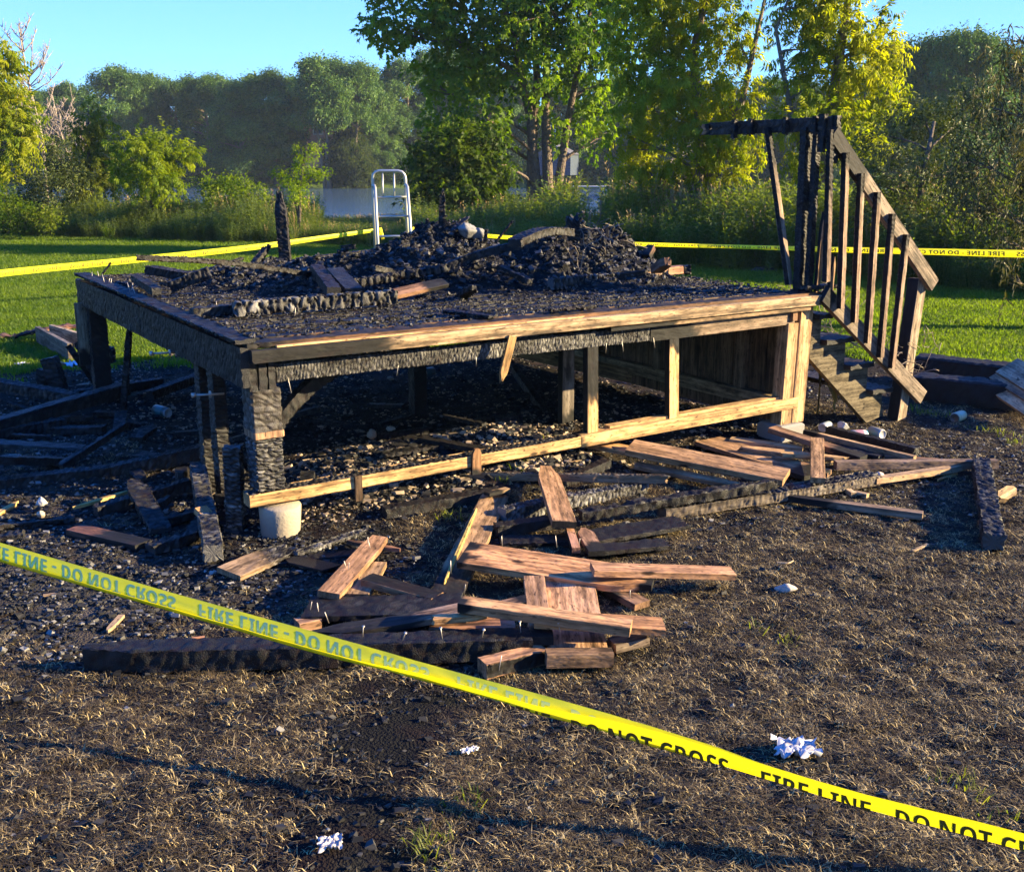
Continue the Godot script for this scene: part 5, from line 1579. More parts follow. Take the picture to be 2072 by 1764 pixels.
# stations: [far edge, near edge, crease, share of the width in front of the crease]
func tape(called: String, label: String, stations: Array, unit: float, shift: float, flip: bool, back_ink: bool) -> Node3D:
	var t := base(called)
	tag(t, label, "barrier tape", "")
	var pts := []
	for i in stations.size() - 1:
		for k in 10:
			var f := k / 10.0
			var row := []
			for q in 3:
				var p0: Vector3 = stations[maxi(i - 1, 0)][q]
				var p3: Vector3 = stations[mini(i + 2, stations.size() - 1)][q]
				row.append((stations[i][q] as Vector3).cubic_interpolate(stations[i + 1][q], p0, p3, f))
			row.append(lerpf(stations[i][3], stations[i + 1][3], f))
			pts.append(row)
	pts.append(stations[-1])
	var along := [0.0]
	for i in range(1, pts.size()): along.append(along[-1] + (pts[i][2] as Vector3).distance_to(pts[i - 1][2]))
	var verts := PackedVector3Array()
	var idx := PackedInt32Array()
	for i in pts.size():
		for j in 9:
			verts.append(tape_point(pts, along, along[i], j / 8.0))
	for i in pts.size() - 1:
		for j in 8:
			var q := i * 9 + j
			idx.append_array([q, q + 9, q + 1, q + 1, q + 9, q + 10])
	var cols := PackedColorArray()
	cols.resize(verts.size())
	cols.fill(Color.WHITE)
	put("film", shaped(verts, cols, idx), M.tape, t)
	# printed lettering, laid along the film
	var tm := TextMesh.new()
	var font := SystemFont.new()
	font.font_names = PackedStringArray(["Droid Sans"])
	font.font_weight = 700
	tm.font = font
	tm.text = "FIRE LINE - DO NOT CROSS"
	tm.font_size = 48
	tm.pixel_size = 0.01
	tm.depth = 0.0
	tm.curve_step = 2.0
	var src := tm.get_mesh_arrays()
	var sv: PackedVector3Array = src[Mesh.ARRAY_VERTEX]
	var sx: PackedInt32Array = src[Mesh.ARRAY_INDEX] if src[Mesh.ARRAY_INDEX] != null else PackedInt32Array(range(sv.size()))
	var lo := Vector3(1e9, 1e9, 0)
	var hi := Vector3(-1e9, -1e9, 0)
	for v in sv:
		lo = lo.min(v)
		hi = hi.max(v)
	var tris := []
	for i in range(0, sx.size(), 3):
		var a := []
		for k in 3: a.append(Vector2((sv[sx[i + k]].x - lo.x) / (hi.x - lo.x), (sv[sx[i + k]].y - lo.y) / (hi.y - lo.y)))
		split_tri(a[0], a[1], a[2], tris)
	for side in ([1.0, -1.0] if back_ink else [1.0]):
		var lv := PackedVector3Array()
		var li := PackedInt32Array()
		var u0 := shift
		while u0 < along[-1]:
			for tr in tris:
				var ok := true
				var us := []
				for p in tr:
					var u: float = u0 + (1.0 - p.x if flip else p.x) * unit * 0.9
					if u < 0.0 or u > along[-1]: ok = false
					us.append(u)
				if not ok: continue
				for k in 3:
					var v: float = 0.84 - 0.60 * tr[k].y
					var s := tape_point(pts, along, us[k], v)
					var du := tape_point(pts, along, minf(us[k] + 0.004, along[-1]), v) - tape_point(pts, along, maxf(us[k] - 0.004, 0.0), v)
					var dv := tape_point(pts, along, us[k], v + 0.015) - tape_point(pts, along, us[k], v - 0.015)
					lv.append(s + dv.cross(du).normalized() * 0.0006 * side)
					li.append(lv.size() - 1)
			u0 += unit
		var lc := PackedColorArray()
		lc.resize(lv.size())
		lc.fill(Color.WHITE)
		put("lettering", shaped(lv, lc, li), M.ink if side > 0 else M.ink_through, t).set_meta("kind", "stuff")
	return t


func tape_point(pts: Array, along: Array, u: float, v: float) -> Vector3:
	var i := clampi(along.bsearch(u) - 1, 0, pts.size() - 2)
	var f := clampf((u - along[i]) / maxf(along[i + 1] - along[i], 1e-6), 0.0, 1.0)
	var a: Vector3 = (pts[i][0] as Vector3).lerp(pts[i + 1][0], f)
	var b: Vector3 = (pts[i][1] as Vector3).lerp(pts[i + 1][1], f)
	var c: Vector3 = (pts[i][2] as Vector3).lerp(pts[i + 1][2], f)
	var w := lerpf(pts[i][3], pts[i + 1][3], f)
	var p := b.lerp(c, v / w) if v < w else c.lerp(a, (v - w) / (1.0 - w))
	return p + Vector3(0, nz.get_noise_2d(u * 5.0, v * 1.5), 1.6 * nz.get_noise_2d(u * 9.0 + 40.0, v * 3.0)) * 0.0007


func split_tri(a: Vector2, b: Vector2, c: Vector2, out: Array) -> void:
	var m := 0.22
	var la := absf(a.y - b.y)
	var lb := absf(b.y - c.y)
	var lc := absf(c.y - a.y)
	if maxf(la, maxf(lb, lc)) <= m:
		out.append([a, b, c])
	elif la >= lb and la >= lc:
		split_tri(a, (a + b) / 2, c, out)
		split_tri((a + b) / 2, b, c, out)
	elif lb >= lc:
		split_tri(a, b, (b + c) / 2, out)
		split_tri(a, (b + c) / 2, c, out)
	else:
		split_tri(a, b, (a + c) / 2, out)
		split_tri((a + c) / 2, b, c, out)


func build_tapes() -> void:
	tape("barrier_tape", "yellow barrier tape stretched across the foreground, creased along its length", [
		[Vector3(-2.057, 0.536, -3.300), Vector3(-2.046, 0.491, -3.270), Vector3(-2.055, 0.477, -3.282), 0.10], [Vector3(-1.568, 0.474, -3.118), Vector3(-1.559, 0.432, -3.088), Vector3(-1.566, 0.416, -3.100), 0.11], [Vector3(-0.991, 0.400, -2.907), Vector3(-0.984, 0.364, -2.877), Vector3(-0.990, 0.347, -2.889), 0.11], [Vector3(-0.475, 0.339, -2.723), Vector3(-0.472, 0.303, -2.693), Vector3(-0.474, 0.284, -2.705), 0.13], [Vector3(-0.243, 0.309, -2.641), Vector3(-0.241, 0.291, -2.611), Vector3(-0.242, 0.264, -2.623), 0.25], [Vector3(-0.076, 0.288, -2.583), Vector3(-0.076, 0.271, -2.553), Vector3(-0.076, 0.244, -2.565), 0.30], [Vector3(0.084, 0.270, -2.528), Vector3(0.083, 0.253, -2.498), Vector3(0.084, 0.220, -2.510), 0.38],
		[Vector3(0.290, 0.242, -2.458), Vector3(0.287, 0.245, -2.428), Vector3(0.290, 0.194, -2.440), 0.48], [Vector3(0.490, 0.209, -2.390), Vector3(0.484, 0.221, -2.360), Vector3(0.489, 0.168, -2.372), 0.55], [Vector3(0.612, 0.181, -2.350), Vector3(0.604, 0.198, -2.320), Vector3(0.610, 0.148, -2.332), 0.57], [Vector3(0.843, 0.140, -2.275), Vector3(0.832, 0.164, -2.245), Vector3(0.839, 0.114, -2.257), 0.58], [Vector3(1.173, 0.103, -2.168), Vector3(1.156, 0.134, -2.138), Vector3(1.168, 0.077, -2.150), 0.60], [Vector3(1.492, 0.052, -2.069), Vector3(1.468, 0.089, -2.039), Vector3(1.486, 0.025, -2.051), 0.60]], 0.80, -0.355, false, true)
	var a := tape("barrier_tape", "yellow barrier tape running left from the pool ladder over the far lawn", [
		[Vector3(-6.358, 0.346, -10.800), Vector3(-6.347, 0.420, -10.800), Vector3(-6.350, 0.384, -10.796), 0.5], [Vector3(-5.576, 0.402, -11.800), Vector3(-5.567, 0.477, -11.800), Vector3(-5.570, 0.440, -11.796), 0.5], [Vector3(-4.389, 0.480, -12.600), Vector3(-4.382, 0.551, -12.600), Vector3(-4.384, 0.516, -12.596), 0.5], [Vector3(-3.232, 0.567, -13.300), Vector3(-3.229, 0.633, -13.300), Vector3(-3.230, 0.600, -13.296), 0.5], [Vector3(-2.490, 0.645, -13.900), Vector3(-2.488, 0.701, -13.900), Vector3(-2.488, 0.673, -13.896), 0.5], [Vector3(-1.781, 0.727, -14.500), Vector3(-1.779, 0.768, -14.500), Vector3(-1.779, 0.748, -14.496), 0.5]], 0.95, 0.1, true, true)
	var b := tape("barrier_tape", "yellow barrier tape running right from the pool ladder behind the stair railing", [
		[Vector3(-1.287, 0.752, -14.400), Vector3(-1.286, 0.777, -14.400), Vector3(-1.286, 0.765, -14.396), 0.5], [Vector3(-0.860, 0.754, -14.000), Vector3(-0.859, 0.785, -14.000), Vector3(-0.859, 0.769, -13.996), 0.5], [Vector3(-0.215, 0.723, -13.200), Vector3(-0.215, 0.767, -13.200), Vector3(-0.215, 0.745, -13.196), 0.5], [Vector3(1.037, 0.747, -11.800), Vector3(1.036, 0.787, -11.800), Vector3(1.036, 0.767, -11.796), 0.5], [Vector3(2.250, 0.788, -10.700), Vector3(2.248, 0.824, -10.700), Vector3(2.248, 0.807, -10.696), 0.5], [Vector3(3.026, 0.794, -10.200), Vector3(3.022, 0.842, -10.200), Vector3(3.023, 0.819, -10.196), 0.5], [Vector3(3.843, 0.800, -9.800), Vector3(3.838, 0.857, -9.800), Vector3(3.839, 0.828, -9.796), 0.5], [Vector3(4.470, 0.803, -9.500), Vector3(4.462, 0.867, -9.500), Vector3(4.464, 0.835, -9.496), 0.5], [Vector3(5.224, 0.832, -9.100), Vector3(5.215, 0.898, -9.100), Vector3(5.217, 0.865, -9.096), 0.5]], 0.95, 0.0, true, true)
	for q in [[a, Vector3(-1.747, 0.762, -14.450), Vector3(-1.783, 0.649, -14.500), Vector3(-1.700, 0.630, -14.400)], [b, Vector3(-1.295, 0.774, -14.350), Vector3(-1.280, 0.675, -14.300), Vector3(-1.262, 0.681, -14.400)]]:
		var st := begin()
		for k in [2, 3]:
			tube(st, [q[1], (q[1] as Vector3).lerp(q[k], 0.5) + Vector3(0.01, 0, 0.02), q[k]], [0.03, 0.018, 0.024], 5)
		put("knot", done(st), M.tape, q[0])


# ---------------------------------------------------------------- boards thrown in front of the deck

func build_front_pile() -> void:
	rng.seed = 601
	var g := "scorched boards thrown in front of the deck"
	var orange := Color(0.50, 0.255, 0.11)
	var tan_ := Color(0.46, 0.27, 0.13)
	var brown := Color(0.27, 0.155, 0.085)
	var black := {"char": 1.0, "cell": 0.035, "across": 0.05, "depth": 0.006, "ash": 0.30, "step": 0.010, "pstep": 0.014, "jag0": 0.01, "jag1": 0.01}
	piece("charred_log", "long round-edged black timber with nails lying in front of the pile", "beam", g, Vector3(-1.393, 0.045, -3.215), Vector3(-0.560, 0.050, -3.248), 0.105, 0.085, black.merged({"ash": 0.2, "t0": 0.4, "cell": 0.05, "wear": 0.008}, true))
	var log := piece("charred_log", "black nail-studded timber at the pile's front, right of the long black one", "beam", g, Vector3(-0.590, 0.050, -3.256), Vector3(0.069, 0.050, -3.308), 0.10, 0.085, black.merged({"ash": 0.2, "cell": 0.05, "wear": 0.006}, true))
	for k in 6:
		var at := Vector3(0.10 + k * 0.13, 0.045, rnd(0.0, 0.045))
		var d := Vector3(rnd(-0.3, 0.3), 0.9, rnd(0.0, 0.6)).normalized()
		var nail := put("nail", rod(at, at + d * 0.04, 0.002, Color.WHITE, 5), M.nail, log)
		put("nail_head", rod(at + d * 0.04, at + d * 0.042, 0.0055, Color.WHITE, 8), M.nail, nail)
	piece("plank", "dark board end under the front pile's right side with a nail through it", "plank", g, Vector3(0.373, 0.040, -3.815), Vector3(0.478, 0.030, -3.673), 0.075, 0.025, {"wood": brown, "blot": 1.0, "c0": 0.1})
	piece("plank", "wide orange board standing out toward the viewer below the cross plank", "plank", g, Vector3(0.211, 0.055, -3.837), Vector3(0.216, 0.035, -3.228), 0.20, 0.024, {"wood": Color(0.50, 0.29, 0.15), "c1": 0.04, "blot": 0.5, "grain": 1})
	piece("plank", "short dark block lying across the near end of the wide orange board", "plank", g, Vector3(0.109, 0.050, -3.197), Vector3(0.327, 0.045, -3.215), 0.05, 0.05, {"wood": Color(0.33, 0.20, 0.11), "blot": 1.0, "top": 0.35, "grain": 2})
	piece("plank", "narrow orange plank pointing at the viewer left of the wide orange board", "plank", g, Vector3(0.082, 0.085, -3.792), Vector3(0.098, 0.075, -3.274), 0.078, 0.030, {"wood": Color(0.47, 0.27, 0.14), "c1": 0.05, "blot": 0.8, "grain": 0})
	piece("charred_board", "wide black blistered board under the left of the front pile", "board", g, Vector3(-0.744, 0.045, -3.607), Vector3(-0.179, 0.060, -3.603), 0.19, 0.025, black.merged({"cell": 0.05, "across": 0.06, "depth": 0.004}, true))
	piece("plank", "brown board lying level under the long cross planks", "plank", g, Vector3(-0.286, 0.050, -3.442), Vector3(0.010, 0.050, -3.459), 0.10, 0.025, {"wood": Color(0.27, 0.135, 0.075), "blot": 0.9})
	piece("plank", "grey curved half-burnt board tapering to a point at its left", "plank", g, Vector3(-0.678, 0.050, -3.382), Vector3(-0.173, 0.100, -3.471), 0.085, 0.022, {"wood": Color(0.30, 0.19, 0.125), "c0": 0.42, "t0": 0.25, "bend": 0.02, "step": 0.02, "pstep": 0.02, "ash": 0.7})
	piece("plank", "grey-brown plank passing under the narrow orange plank", "plank", g, Vector3(-0.173, 0.075, -3.469), Vector3(0.064, 0.085, -3.594), 0.06, 0.022, {"wood": Color(0.30, 0.18, 0.11), "blot": 1.0, "c1": 0.05})
	piece("plank", "small broken pale-orange lath in the middle of the front pile", "plank", g, Vector3(-0.278, 0.115, -3.346), Vector3(-0.085, 0.120, -3.379), 0.034, 0.022, {"wood": Color(0.56, 0.32, 0.14), "t1": 0.2, "jag0": 0.02})
	piece("plank", "orange board with a slanted right end beneath the long cross plank", "plank", g, Vector3(0.073, 0.115, -3.362), Vector3(0.512, 0.085, -3.365), 0.105, 0.024, {"wood": orange, "blot": 0.15, "grain": 2})
	piece("plank", "long orange cross plank on top of the front pile", "plank", g, Vector3(-0.176, 0.155, -3.394), Vector3(0.391, 0.125, -3.264), 0.072, 0.034, {"wood": Color(0.50, 0.28, 0.13), "c0": 0.05, "blot": 0.4, "grain": 0})
	piece("plank", "half-charred block of wood lying at the front pile's near edge", "plank", g, Vector3(-0.096, 0.035, -3.157), Vector3(0.104, 0.035, -3.265), 0.07, 0.05, {"wood": Color(0.40, 0.215, 0.11), "right": 1.0, "rough": true, "cell": 0.022, "depth": 0.006, "ash": 0.9, "step": 0.007, "pstep": 0.01, "wear": 0.003})
	piece("plank", "greyed broken board under the right end of the cross planks", "plank", g, Vector3(0.335, 0.030, -3.335), Vector3(0.453, 0.040, -3.376), 0.07, 0.03, {"wood": Color(0.27, 0.20, 0.14), "blot": 1.0})
	piece("plank", "block end poking out below the black board at the pile's left", "plank", g, Vector3(-0.755, 0.030, -3.495), Vector3(-0.684, 0.030, -3.537), 0.06, 0.035, {"wood": Color(0.36, 0.20, 0.12), "blot": 0.8})
	# upper half of the pile
	piece("plank", "board with a splintered greenish edge slanting up to the deck", "plank", g, Vector3(-0.247, 0.040, -3.743), Vector3(-0.078, 0.050, -4.953), 0.125, 0.026, {"wood": Color(0.30, 0.185, 0.10), "c0": 0.22, "blot": 0.7, "roll": 8, "rough": true, "cell": 0.03, "depth": 0.006, "step": 0.015, "pstep": 0.015, "wear": 0.004})
	piece("splinter", "long pale yellow splinter along the slanting board's left edge", "splinter", "", Vector3(-0.256, 0.062, -3.810), Vector3(-0.160, 0.070, -4.686), 0.012, 0.018, {"wood": Color(0.62, 0.46, 0.14), "t0": 0.3, "t1": 0.3, "jag0": 0.02, "jag1": 0.02})
	piece("plank", "big knotty orange board lying across the pile, narrowing to the right", "plank", g, Vector3(-0.191, 0.105, -4.002), Vector3(0.531, 0.070, -3.785), 0.165, 0.028, {"wood": Color(0.56, 0.285, 0.125), "t1": 0.42, "c1": 0.03, "blot": 0.25, "roll": 10, "grain": 1, "c0": 0.06})
	piece("plank", "pinkish-orange plank on top of the big knotty board, reaching right", "plank", g, Vector3(0.300, 0.125, -3.791), Vector3(0.850, 0.070, -3.891), 0.072, 0.026, {"wood": Color(0.54, 0.30, 0.16), "blot": 0.35, "grain": 2, "roll": 6})
	piece("plank", "broken brown board with a bitten right side pointing at the viewer", "plank", g, Vector3(0.167, 0.130, -5.149), Vector3(0.224, 0.100, -4.376), 0.105, 0.03, {"wood": Color(0.42, 0.24, 0.125), "t0": 0.55, "c1": 0.035, "blot": 0.6, "roll": -4, "grain": 0})
	piece("plank", "narrow reddish lath below the bitten board", "plank", g, Vector3(0.249, 0.060, -4.440), Vector3(0.265, 0.050, -4.196), 0.035, 0.025, {"wood": Color(0.42, 0.22, 0.13), "right": 0.8})
	piece("charred_board", "black tar-blistered board right of the bitten board", "board", g, Vector3(0.328, 0.035, -4.395), Vector3(0.762, 0.050, -4.563), 0.15, 0.02, black.merged({"ash": 0.12, "cell": 0.06, "depth": 0.003}, true))
	piece("charred_board", "black board lying lower, right of the narrow reddish lath", "board", g, Vector3(0.365, 0.030, -4.262), Vector3(0.665, 0.030, -4.335), 0.10, 0.022, black.merged({"ash": 0.1, "cell": 0.06, "depth": 0.003}, true))
	piece("charred_board", "dark board in the gap above the big knotty board", "board", g, Vector3(-0.055, 0.030, -4.366), Vector3(0.247, 0.030, -4.384), 0.11, 0.022, black.merged({"ash": 0.08}, true))
	piece("plank", "triangular scorched offcut between the lath and the black boards", "plank", g, Vector3(0.310, 0.050, -4.456), Vector3(0.348, 0.050, -4.161), 0.07, 0.022, {"wood": Color(0.40, 0.23, 0.13), "c1": 0.12, "t0": 0.3})
	piece("charred_beam", "long thin plank with white ashy top edge lying before the sill", "beam", g, Vector3(-0.211, 0.100, -5.129), Vector3(0.780, 0.100, -5.069), 0.03, 0.042, {"wood": Color(0.28, 0.18, 0.10), "rough": true, "top": 1.0, "cell": 0.022, "across": 0.03, "depth": 0.008, "ash": 1.7, "step": 0.006, "pstep": 0.008, "wear": 0.003, "jag1": 0.04, "t0": 0.6})
	var white := {"char": 1.0, "cell": 0.024, "across": 0.038, "depth": 0.009, "ash": 1.9, "step": 0.005, "pstep": 0.008}
	piece("charred_beam", "white-ashed alligatored beam lying behind the bitten board", "beam", g, Vector3(-0.045, 0.055, -4.645), Vector3(0.291, 0.055, -4.882), 0.075, 0.07, white)
	piece("charred_beam", "right half of the white-ashed beam reaching to the sill", "beam", g, Vector3(0.286, 0.050, -4.882), Vector3(0.659, 0.045, -5.116), 0.07, 0.065, white)
	piece("charred_beam", "black round beam left of the white-ashed one, ending by the slanting board", "beam", g, Vector3(-0.594, 0.040, -4.726), Vector3(-0.022, 0.055, -5.009), 0.07, 0.055, black.merged({"ash": 0.2}, true))
	piece("plank", "brown split end on top of the black round beam", "plank", g, Vector3(-0.119, 0.090, -4.849), Vector3(-0.019, 0.085, -4.944), 0.04, 0.016, {"wood": Color(0.33, 0.22, 0.12), "c0": 0.05})
	piece("charred_beam", "black timber running under the bitten board", "beam", g, Vector3(-0.078, 0.050, -4.456), Vector3(0.184, 0.055, -4.548), 0.07, 0.055, black.merged({"ash": 0.15}, true))
	piece("charred_beam", "long black timber slanting right over the ash-topped beam", "beam", g, Vector3(0.302, 0.065, -4.608), Vector3(1.272, 0.110, -4.960), 0.065, 0.05, black.merged({"ash": 0.3, "wear": 0.016, "t1": 0.7}, true))
	piece("charred_beam", "thick ash-topped beam lying along the right of the pile", "beam", g, Vector3(0.695, 0.035, -4.749), Vector3(1.251, 0.045, -4.977), 0.08, 0.055, {"wood": Color(0.22, 0.17, 0.12), "rough": true, "top": 1.0, "cell": 0.03, "depth": 0.012, "ash": 1.2, "step": 0.007, "pstep": 0.01, "right": 0.5})
	piece("charred_beam", "feathery ash-crusted right end of the thick beam", "beam", g, Vector3(1.242, 0.045, -4.977), Vector3(1.871, 0.055, -5.265), 0.10, 0.055, {"wood": Color(0.22, 0.17, 0.12), "rough": true, "top": 1.0, "cell": 0.024, "across": 0.09, "depth": 0.016, "ash": 1.5, "step": 0.006, "pstep": 0.01, "right": 0.5, "jag1": 0.05})
	piece("plank", "slender tan plank continuing right from the ash-crusted beam", "plank", g, Vector3(1.824, 0.050, -5.211), Vector3(2.398, 0.045, -5.475), 0.05, 0.03, {"wood": Color(0.45, 0.30, 0.17), "blot": 0.8, "t1": 0.4})
	piece("plank", "pale broken board lying against the sill left of the crossed planks", "plank", g, Vector3(-0.028, 0.060, -5.348), Vector3(0.386, 0.090, -5.440), 0.075, 0.026, {"wood": Color(0.54, 0.36, 0.17), "t0": 0.4, "t1": 0.5, "jag0": 0.04, "jag1": 0.04, "blot": 0.2})
	piece("charred_beam", "black round timber end propped against the crossed planks", "beam", g, Vector3(0.205, 0.050, -5.100), Vector3(0.495, 0.120, -5.303), 0.06, 0.05, black)
	# left satellites
	piece("plank", "nail-studded plank pointing up-left at the pile's left", "plank", g, Vector3(-0.671, 0.070, -3.671), Vector3(-0.560, 0.060, -4.313), 0.085, 0.026, {"wood": Color(0.36, 0.20, 0.11), "blot": 0.9, "t1": 0.8, "roll": 6, "grain": 2})
	piece("plank", "short board with a pale split edge under the nail-studded plank", "plank", g, Vector3(-0.578, 0.035, -3.740), Vector3(-0.551, 0.030, -4.090), 0.09, 0.025, {"wood": Color(0.40, 0.26, 0.14), "blot": 0.7})
	piece("plank", "dark blue-black board with an orange edge behind the black blistered board", "plank", g, Vector3(-0.555, 0.060, -3.855), Vector3(-0.273, 0.055, -3.674), 0.075, 0.03, {"wood": Color(0.32, 0.19, 0.10), "rough": true, "top": 1.0, "cell": 0.06, "depth": 0.002, "ash": 0.1, "step": 0.03, "pstep": 0.03, "wear": 0.003})
	piece("plank", "ash-white burnt board end lying left of the concrete pier's front", "board", "", Vector3(-1.118, 0.030, -3.982), Vector3(-0.929, 0.035, -4.290), 0.13, 0.024, {"wood": Color(0.37, 0.25, 0.15), "c1": 0.22, "blot": 0.8, "ash": 2.6, "jag1": 0.06, "rough": true, "cell": 0.022, "depth": 0.008, "step": 0.009, "pstep": 0.011, "wear": 0.003, "t1": 0.6, "roll": 5})
	piece("charred_sliver", "ash-edged sliver lying below the concrete pier", "board", "", Vector3(-0.898, 0.030, -4.215), Vector3(-0.638, 0.030, -4.513), 0.055, 0.022, {"char": 1.0, "cell": 0.022, "ash": 2.0, "depth": 0.008, "step": 0.006, "pstep": 0.009, "t0": 0.5, "t1": 0.4})
	piece("shingle_flake", "blue-black tar shingle flake left of the nail-studded plank", "shingle", "", Vector3(-0.921, 0.020, -4.184), Vector3(-0.719, 0.030, -4.046), 0.11, 0.008, {"char": 0.98, "wood": Color(0.02, 0.025, 0.035), "ash": 0.03, "t0": 0.4, "step": 0.03, "rough": false, "roll": -6})
	piece("splinter", "reddish splinter behind the nail-studded plank's tip", "splinter", "", Vector3(-0.706, 0.030, -4.359), Vector3(-0.468, 0.030, -4.256), 0.03, 0.016, {"wood": Color(0.26, 0.13, 0.08), "blot": 1.0, "t0": 0.3, "t1": 0.3})
	piece("charred_board", "black board half under the ash-edged sliver", "board", "", Vector3(-0.965, 0.012, -4.159), Vector3(-0.625, 0.015, -4.267), 0.07, 0.022, black)
	# nails left in the boards of the pile
	var nails := base("loose_nails")
	tag(nails, "nails standing out of the boards in the front pile", "nails")
	for q in [Vector3(-0.595, 0.080, -4.197), Vector3(-0.582, 0.080, -4.161), Vector3(-0.642, 0.085, -3.915), Vector3(-0.630, 0.085, -3.894), Vector3(-0.719, 0.060, -3.572), Vector3(-0.688, 0.060, -3.555), Vector3(-0.649, 0.050, -3.509), Vector3(0.435, 0.050, -3.704), Vector3(0.181, 0.100, -4.153), Vector3(0.280, 0.060, -4.240), Vector3(-0.231, 0.120, -3.814), Vector3(-0.042, 0.050, -4.292), Vector3(-0.177, 0.050, -3.761), Vector3(-0.038, 0.060, -3.131)]:
		var d := Vector3(rnd(-0.25, 0.25), 1.0, rnd(-0.25, 0.25)).normalized()
		put("nail", rod(q - d * 0.02, q + d * 0.03, 0.0015, Color.WHITE, 5), M.nail, nails)


func build_right_pile() -> void:
	rng.seed = 631
	var g := "scorched boards thrown before the deck's right corner"
	var black := {"char": 1.0, "cell": 0.035, "across": 0.05, "depth": 0.006, "ash": 0.30, "step": 0.011, "pstep": 0.015, "jag0": 0.02, "jag1": 0.02}
	piece("plank", "broad brown board greying toward its lower right end", "plank", g, Vector3(1.120, 0.060, -5.971), Vector3(1.567, 0.050, -5.300), 0.20, 0.024, {"wood": Color(0.40, 0.235, 0.12), "c1": 0.16, "blot": 0.8, "grain": 0})
	piece("plank", "orange board tucked behind the biggest one, cut square at its left", "plank", g, Vector3(0.400, 0.140, -5.629), Vector3(1.031, 0.080, -5.352), 0.115, 0.026, {"wood": Color(0.47, 0.26, 0.115), "blot": 0.4, "grain": 1})
	piece("plank", "biggest orange board of the right pile, on top and slanting down right", "plank", g, Vector3(0.622, 0.150, -5.486), Vector3(1.353, 0.100, -5.094), 0.135, 0.034, {"wood": Color(0.48, 0.275, 0.13), "blot": 0.5, "roll": 12, "grain": 2})
	piece("plank", "narrow pinkish plank along the front foot of the biggest board", "plank", g, Vector3(0.637, 0.070, -5.434), Vector3(1.161, 0.050, -5.083), 0.055, 0.024, {"wood": Color(0.47, 0.265, 0.14), "jag0": 0.03, "roll": 10, "t1": 0.5})
	piece("plank", "dark brown plank from the corner pier slanting down to the right", "plank", g, Vector3(1.484, 0.130, -5.970), Vector3(1.880, 0.070, -5.551), 0.08, 0.03, {"wood": Color(0.25, 0.14, 0.08), "c1": 0.2, "blot": 0.7})
	piece("plank", "pale curved offcut behind the broad brown board", "plank", g, Vector3(1.247, 0.070, -5.955), Vector3(1.620, 0.060, -5.795), 0.075, 0.024, {"wood": Color(0.54, 0.36, 0.19), "t1": 0.5, "blot": 0.2})
	piece("plank", "splintered light-orange board under the upright short plank", "plank", g, Vector3(1.238, 0.085, -5.722), Vector3(1.748, 0.070, -5.531), 0.07, 0.024, {"wood": Color(0.52, 0.31, 0.155), "jag0": 0.05, "jag1": 0.05, "blot": 0.3, "t0": 0.5})
	piece("plank", "lighter splintered lath with a hooked left end on the right pile", "plank", g, Vector3(1.424, 0.095, -5.560), Vector3(1.794, 0.080, -5.495), 0.045, 0.022, {"wood": Color(0.54, 0.34, 0.16), "jag0": 0.03, "jag1": 0.05, "t1": 0.4})
	piece("plank", "short plank lying over the others, pointing at the viewer", "plank", g, Vector3(1.680, 0.125, -5.740), Vector3(1.493, 0.100, -5.043), 0.07, 0.028, {"wood": Color(0.42, 0.25, 0.12), "blot": 0.7, "grain": 1})
	piece("plank", "brown boards' end showing under the short upright plank", "plank", g, Vector3(1.450, 0.040, -5.493), Vector3(1.651, 0.040, -5.371), 0.10, 0.024, {"wood": Color(0.33, 0.20, 0.11), "blot": 1.0})
	piece("charred_beam", "black square timber lying behind the long thin pale-edged lath", "beam", g, Vector3(1.879, 0.060, -6.255), Vector3(2.252, 0.050, -5.768), 0.05, 0.05, black.merged({"ash": 0.1, "wood": Color(0.1, 0.06, 0.04)}, true))
	piece("plank", "long thin lath with a pale edge from the corner pier to the right", "plank", g, Vector3(1.719, 0.070, -6.141), Vector3(2.190, 0.045, -5.642), 0.035, 0.03, {"wood": Color(0.44, 0.29, 0.16), "blot": 0.9, "c0": 0.1})
	piece("plank", "thin red-brown lath end right of the long pale-edged one", "plank", g, Vector3(2.054, 0.030, -5.727), Vector3(2.326, 0.030, -5.656), 0.03, 0.02, {"wood": Color(0.30, 0.17, 0.10), "blot": 0.8})
	piece("plank", "long grey-brown plank lying level at the far right with a nail at its tip", "plank", g, Vector3(1.690, 0.070, -5.425), Vector3(2.567, 0.060, -5.489), 0.052, 0.045, {"wood": Color(0.27, 0.185, 0.13), "blot": 1.0, "grain": 2})
	piece("charred_board", "charcoal-grey board fragment between the short plank and the long lath", "board", g, Vector3(1.827, 0.040, -5.936), Vector3(2.063, 0.035, -5.740), 0.13, 0.02, black.merged({"ash": 0.5}, true))
	piece("plank", "lone brown lath lying on the scorched grass below the right pile", "plank", "", Vector3(1.309, 0.030, -4.993), Vector3(1.891, 0.030, -4.713), 0.05, 0.032, {"wood": Color(0.30, 0.205, 0.135), "blot": 1.0, "c0": 0.3, "t0": 0.5})
	piece("wood_chip", "thick pale wood chip below the ash-crusted beam, left one", "wood chip", "", Vector3(1.658, 0.025, -5.182), Vector3(1.684, 0.020, -5.065), 0.03, 0.022, {"wood": Color(0.58, 0.42, 0.24)})
	piece("wood_chip", "thick pale wood chip below the ash-crusted beam, right one", "wood chip", "", Vector3(1.694, 0.020, -5.098), Vector3(1.747, 0.020, -5.049), 0.032, 0.022, {"wood": Color(0.55, 0.39, 0.22)})
	piece("splinter", "yellow splinter on the ground below the long grey-brown plank", "splinter", "", Vector3(2.197, 0.015, -5.329), Vector3(2.350, 0.015, -5.457), 0.02, 0.012, {"wood": Color(0.60, 0.42, 0.17), "t0": 0.3, "t1": 0.3})
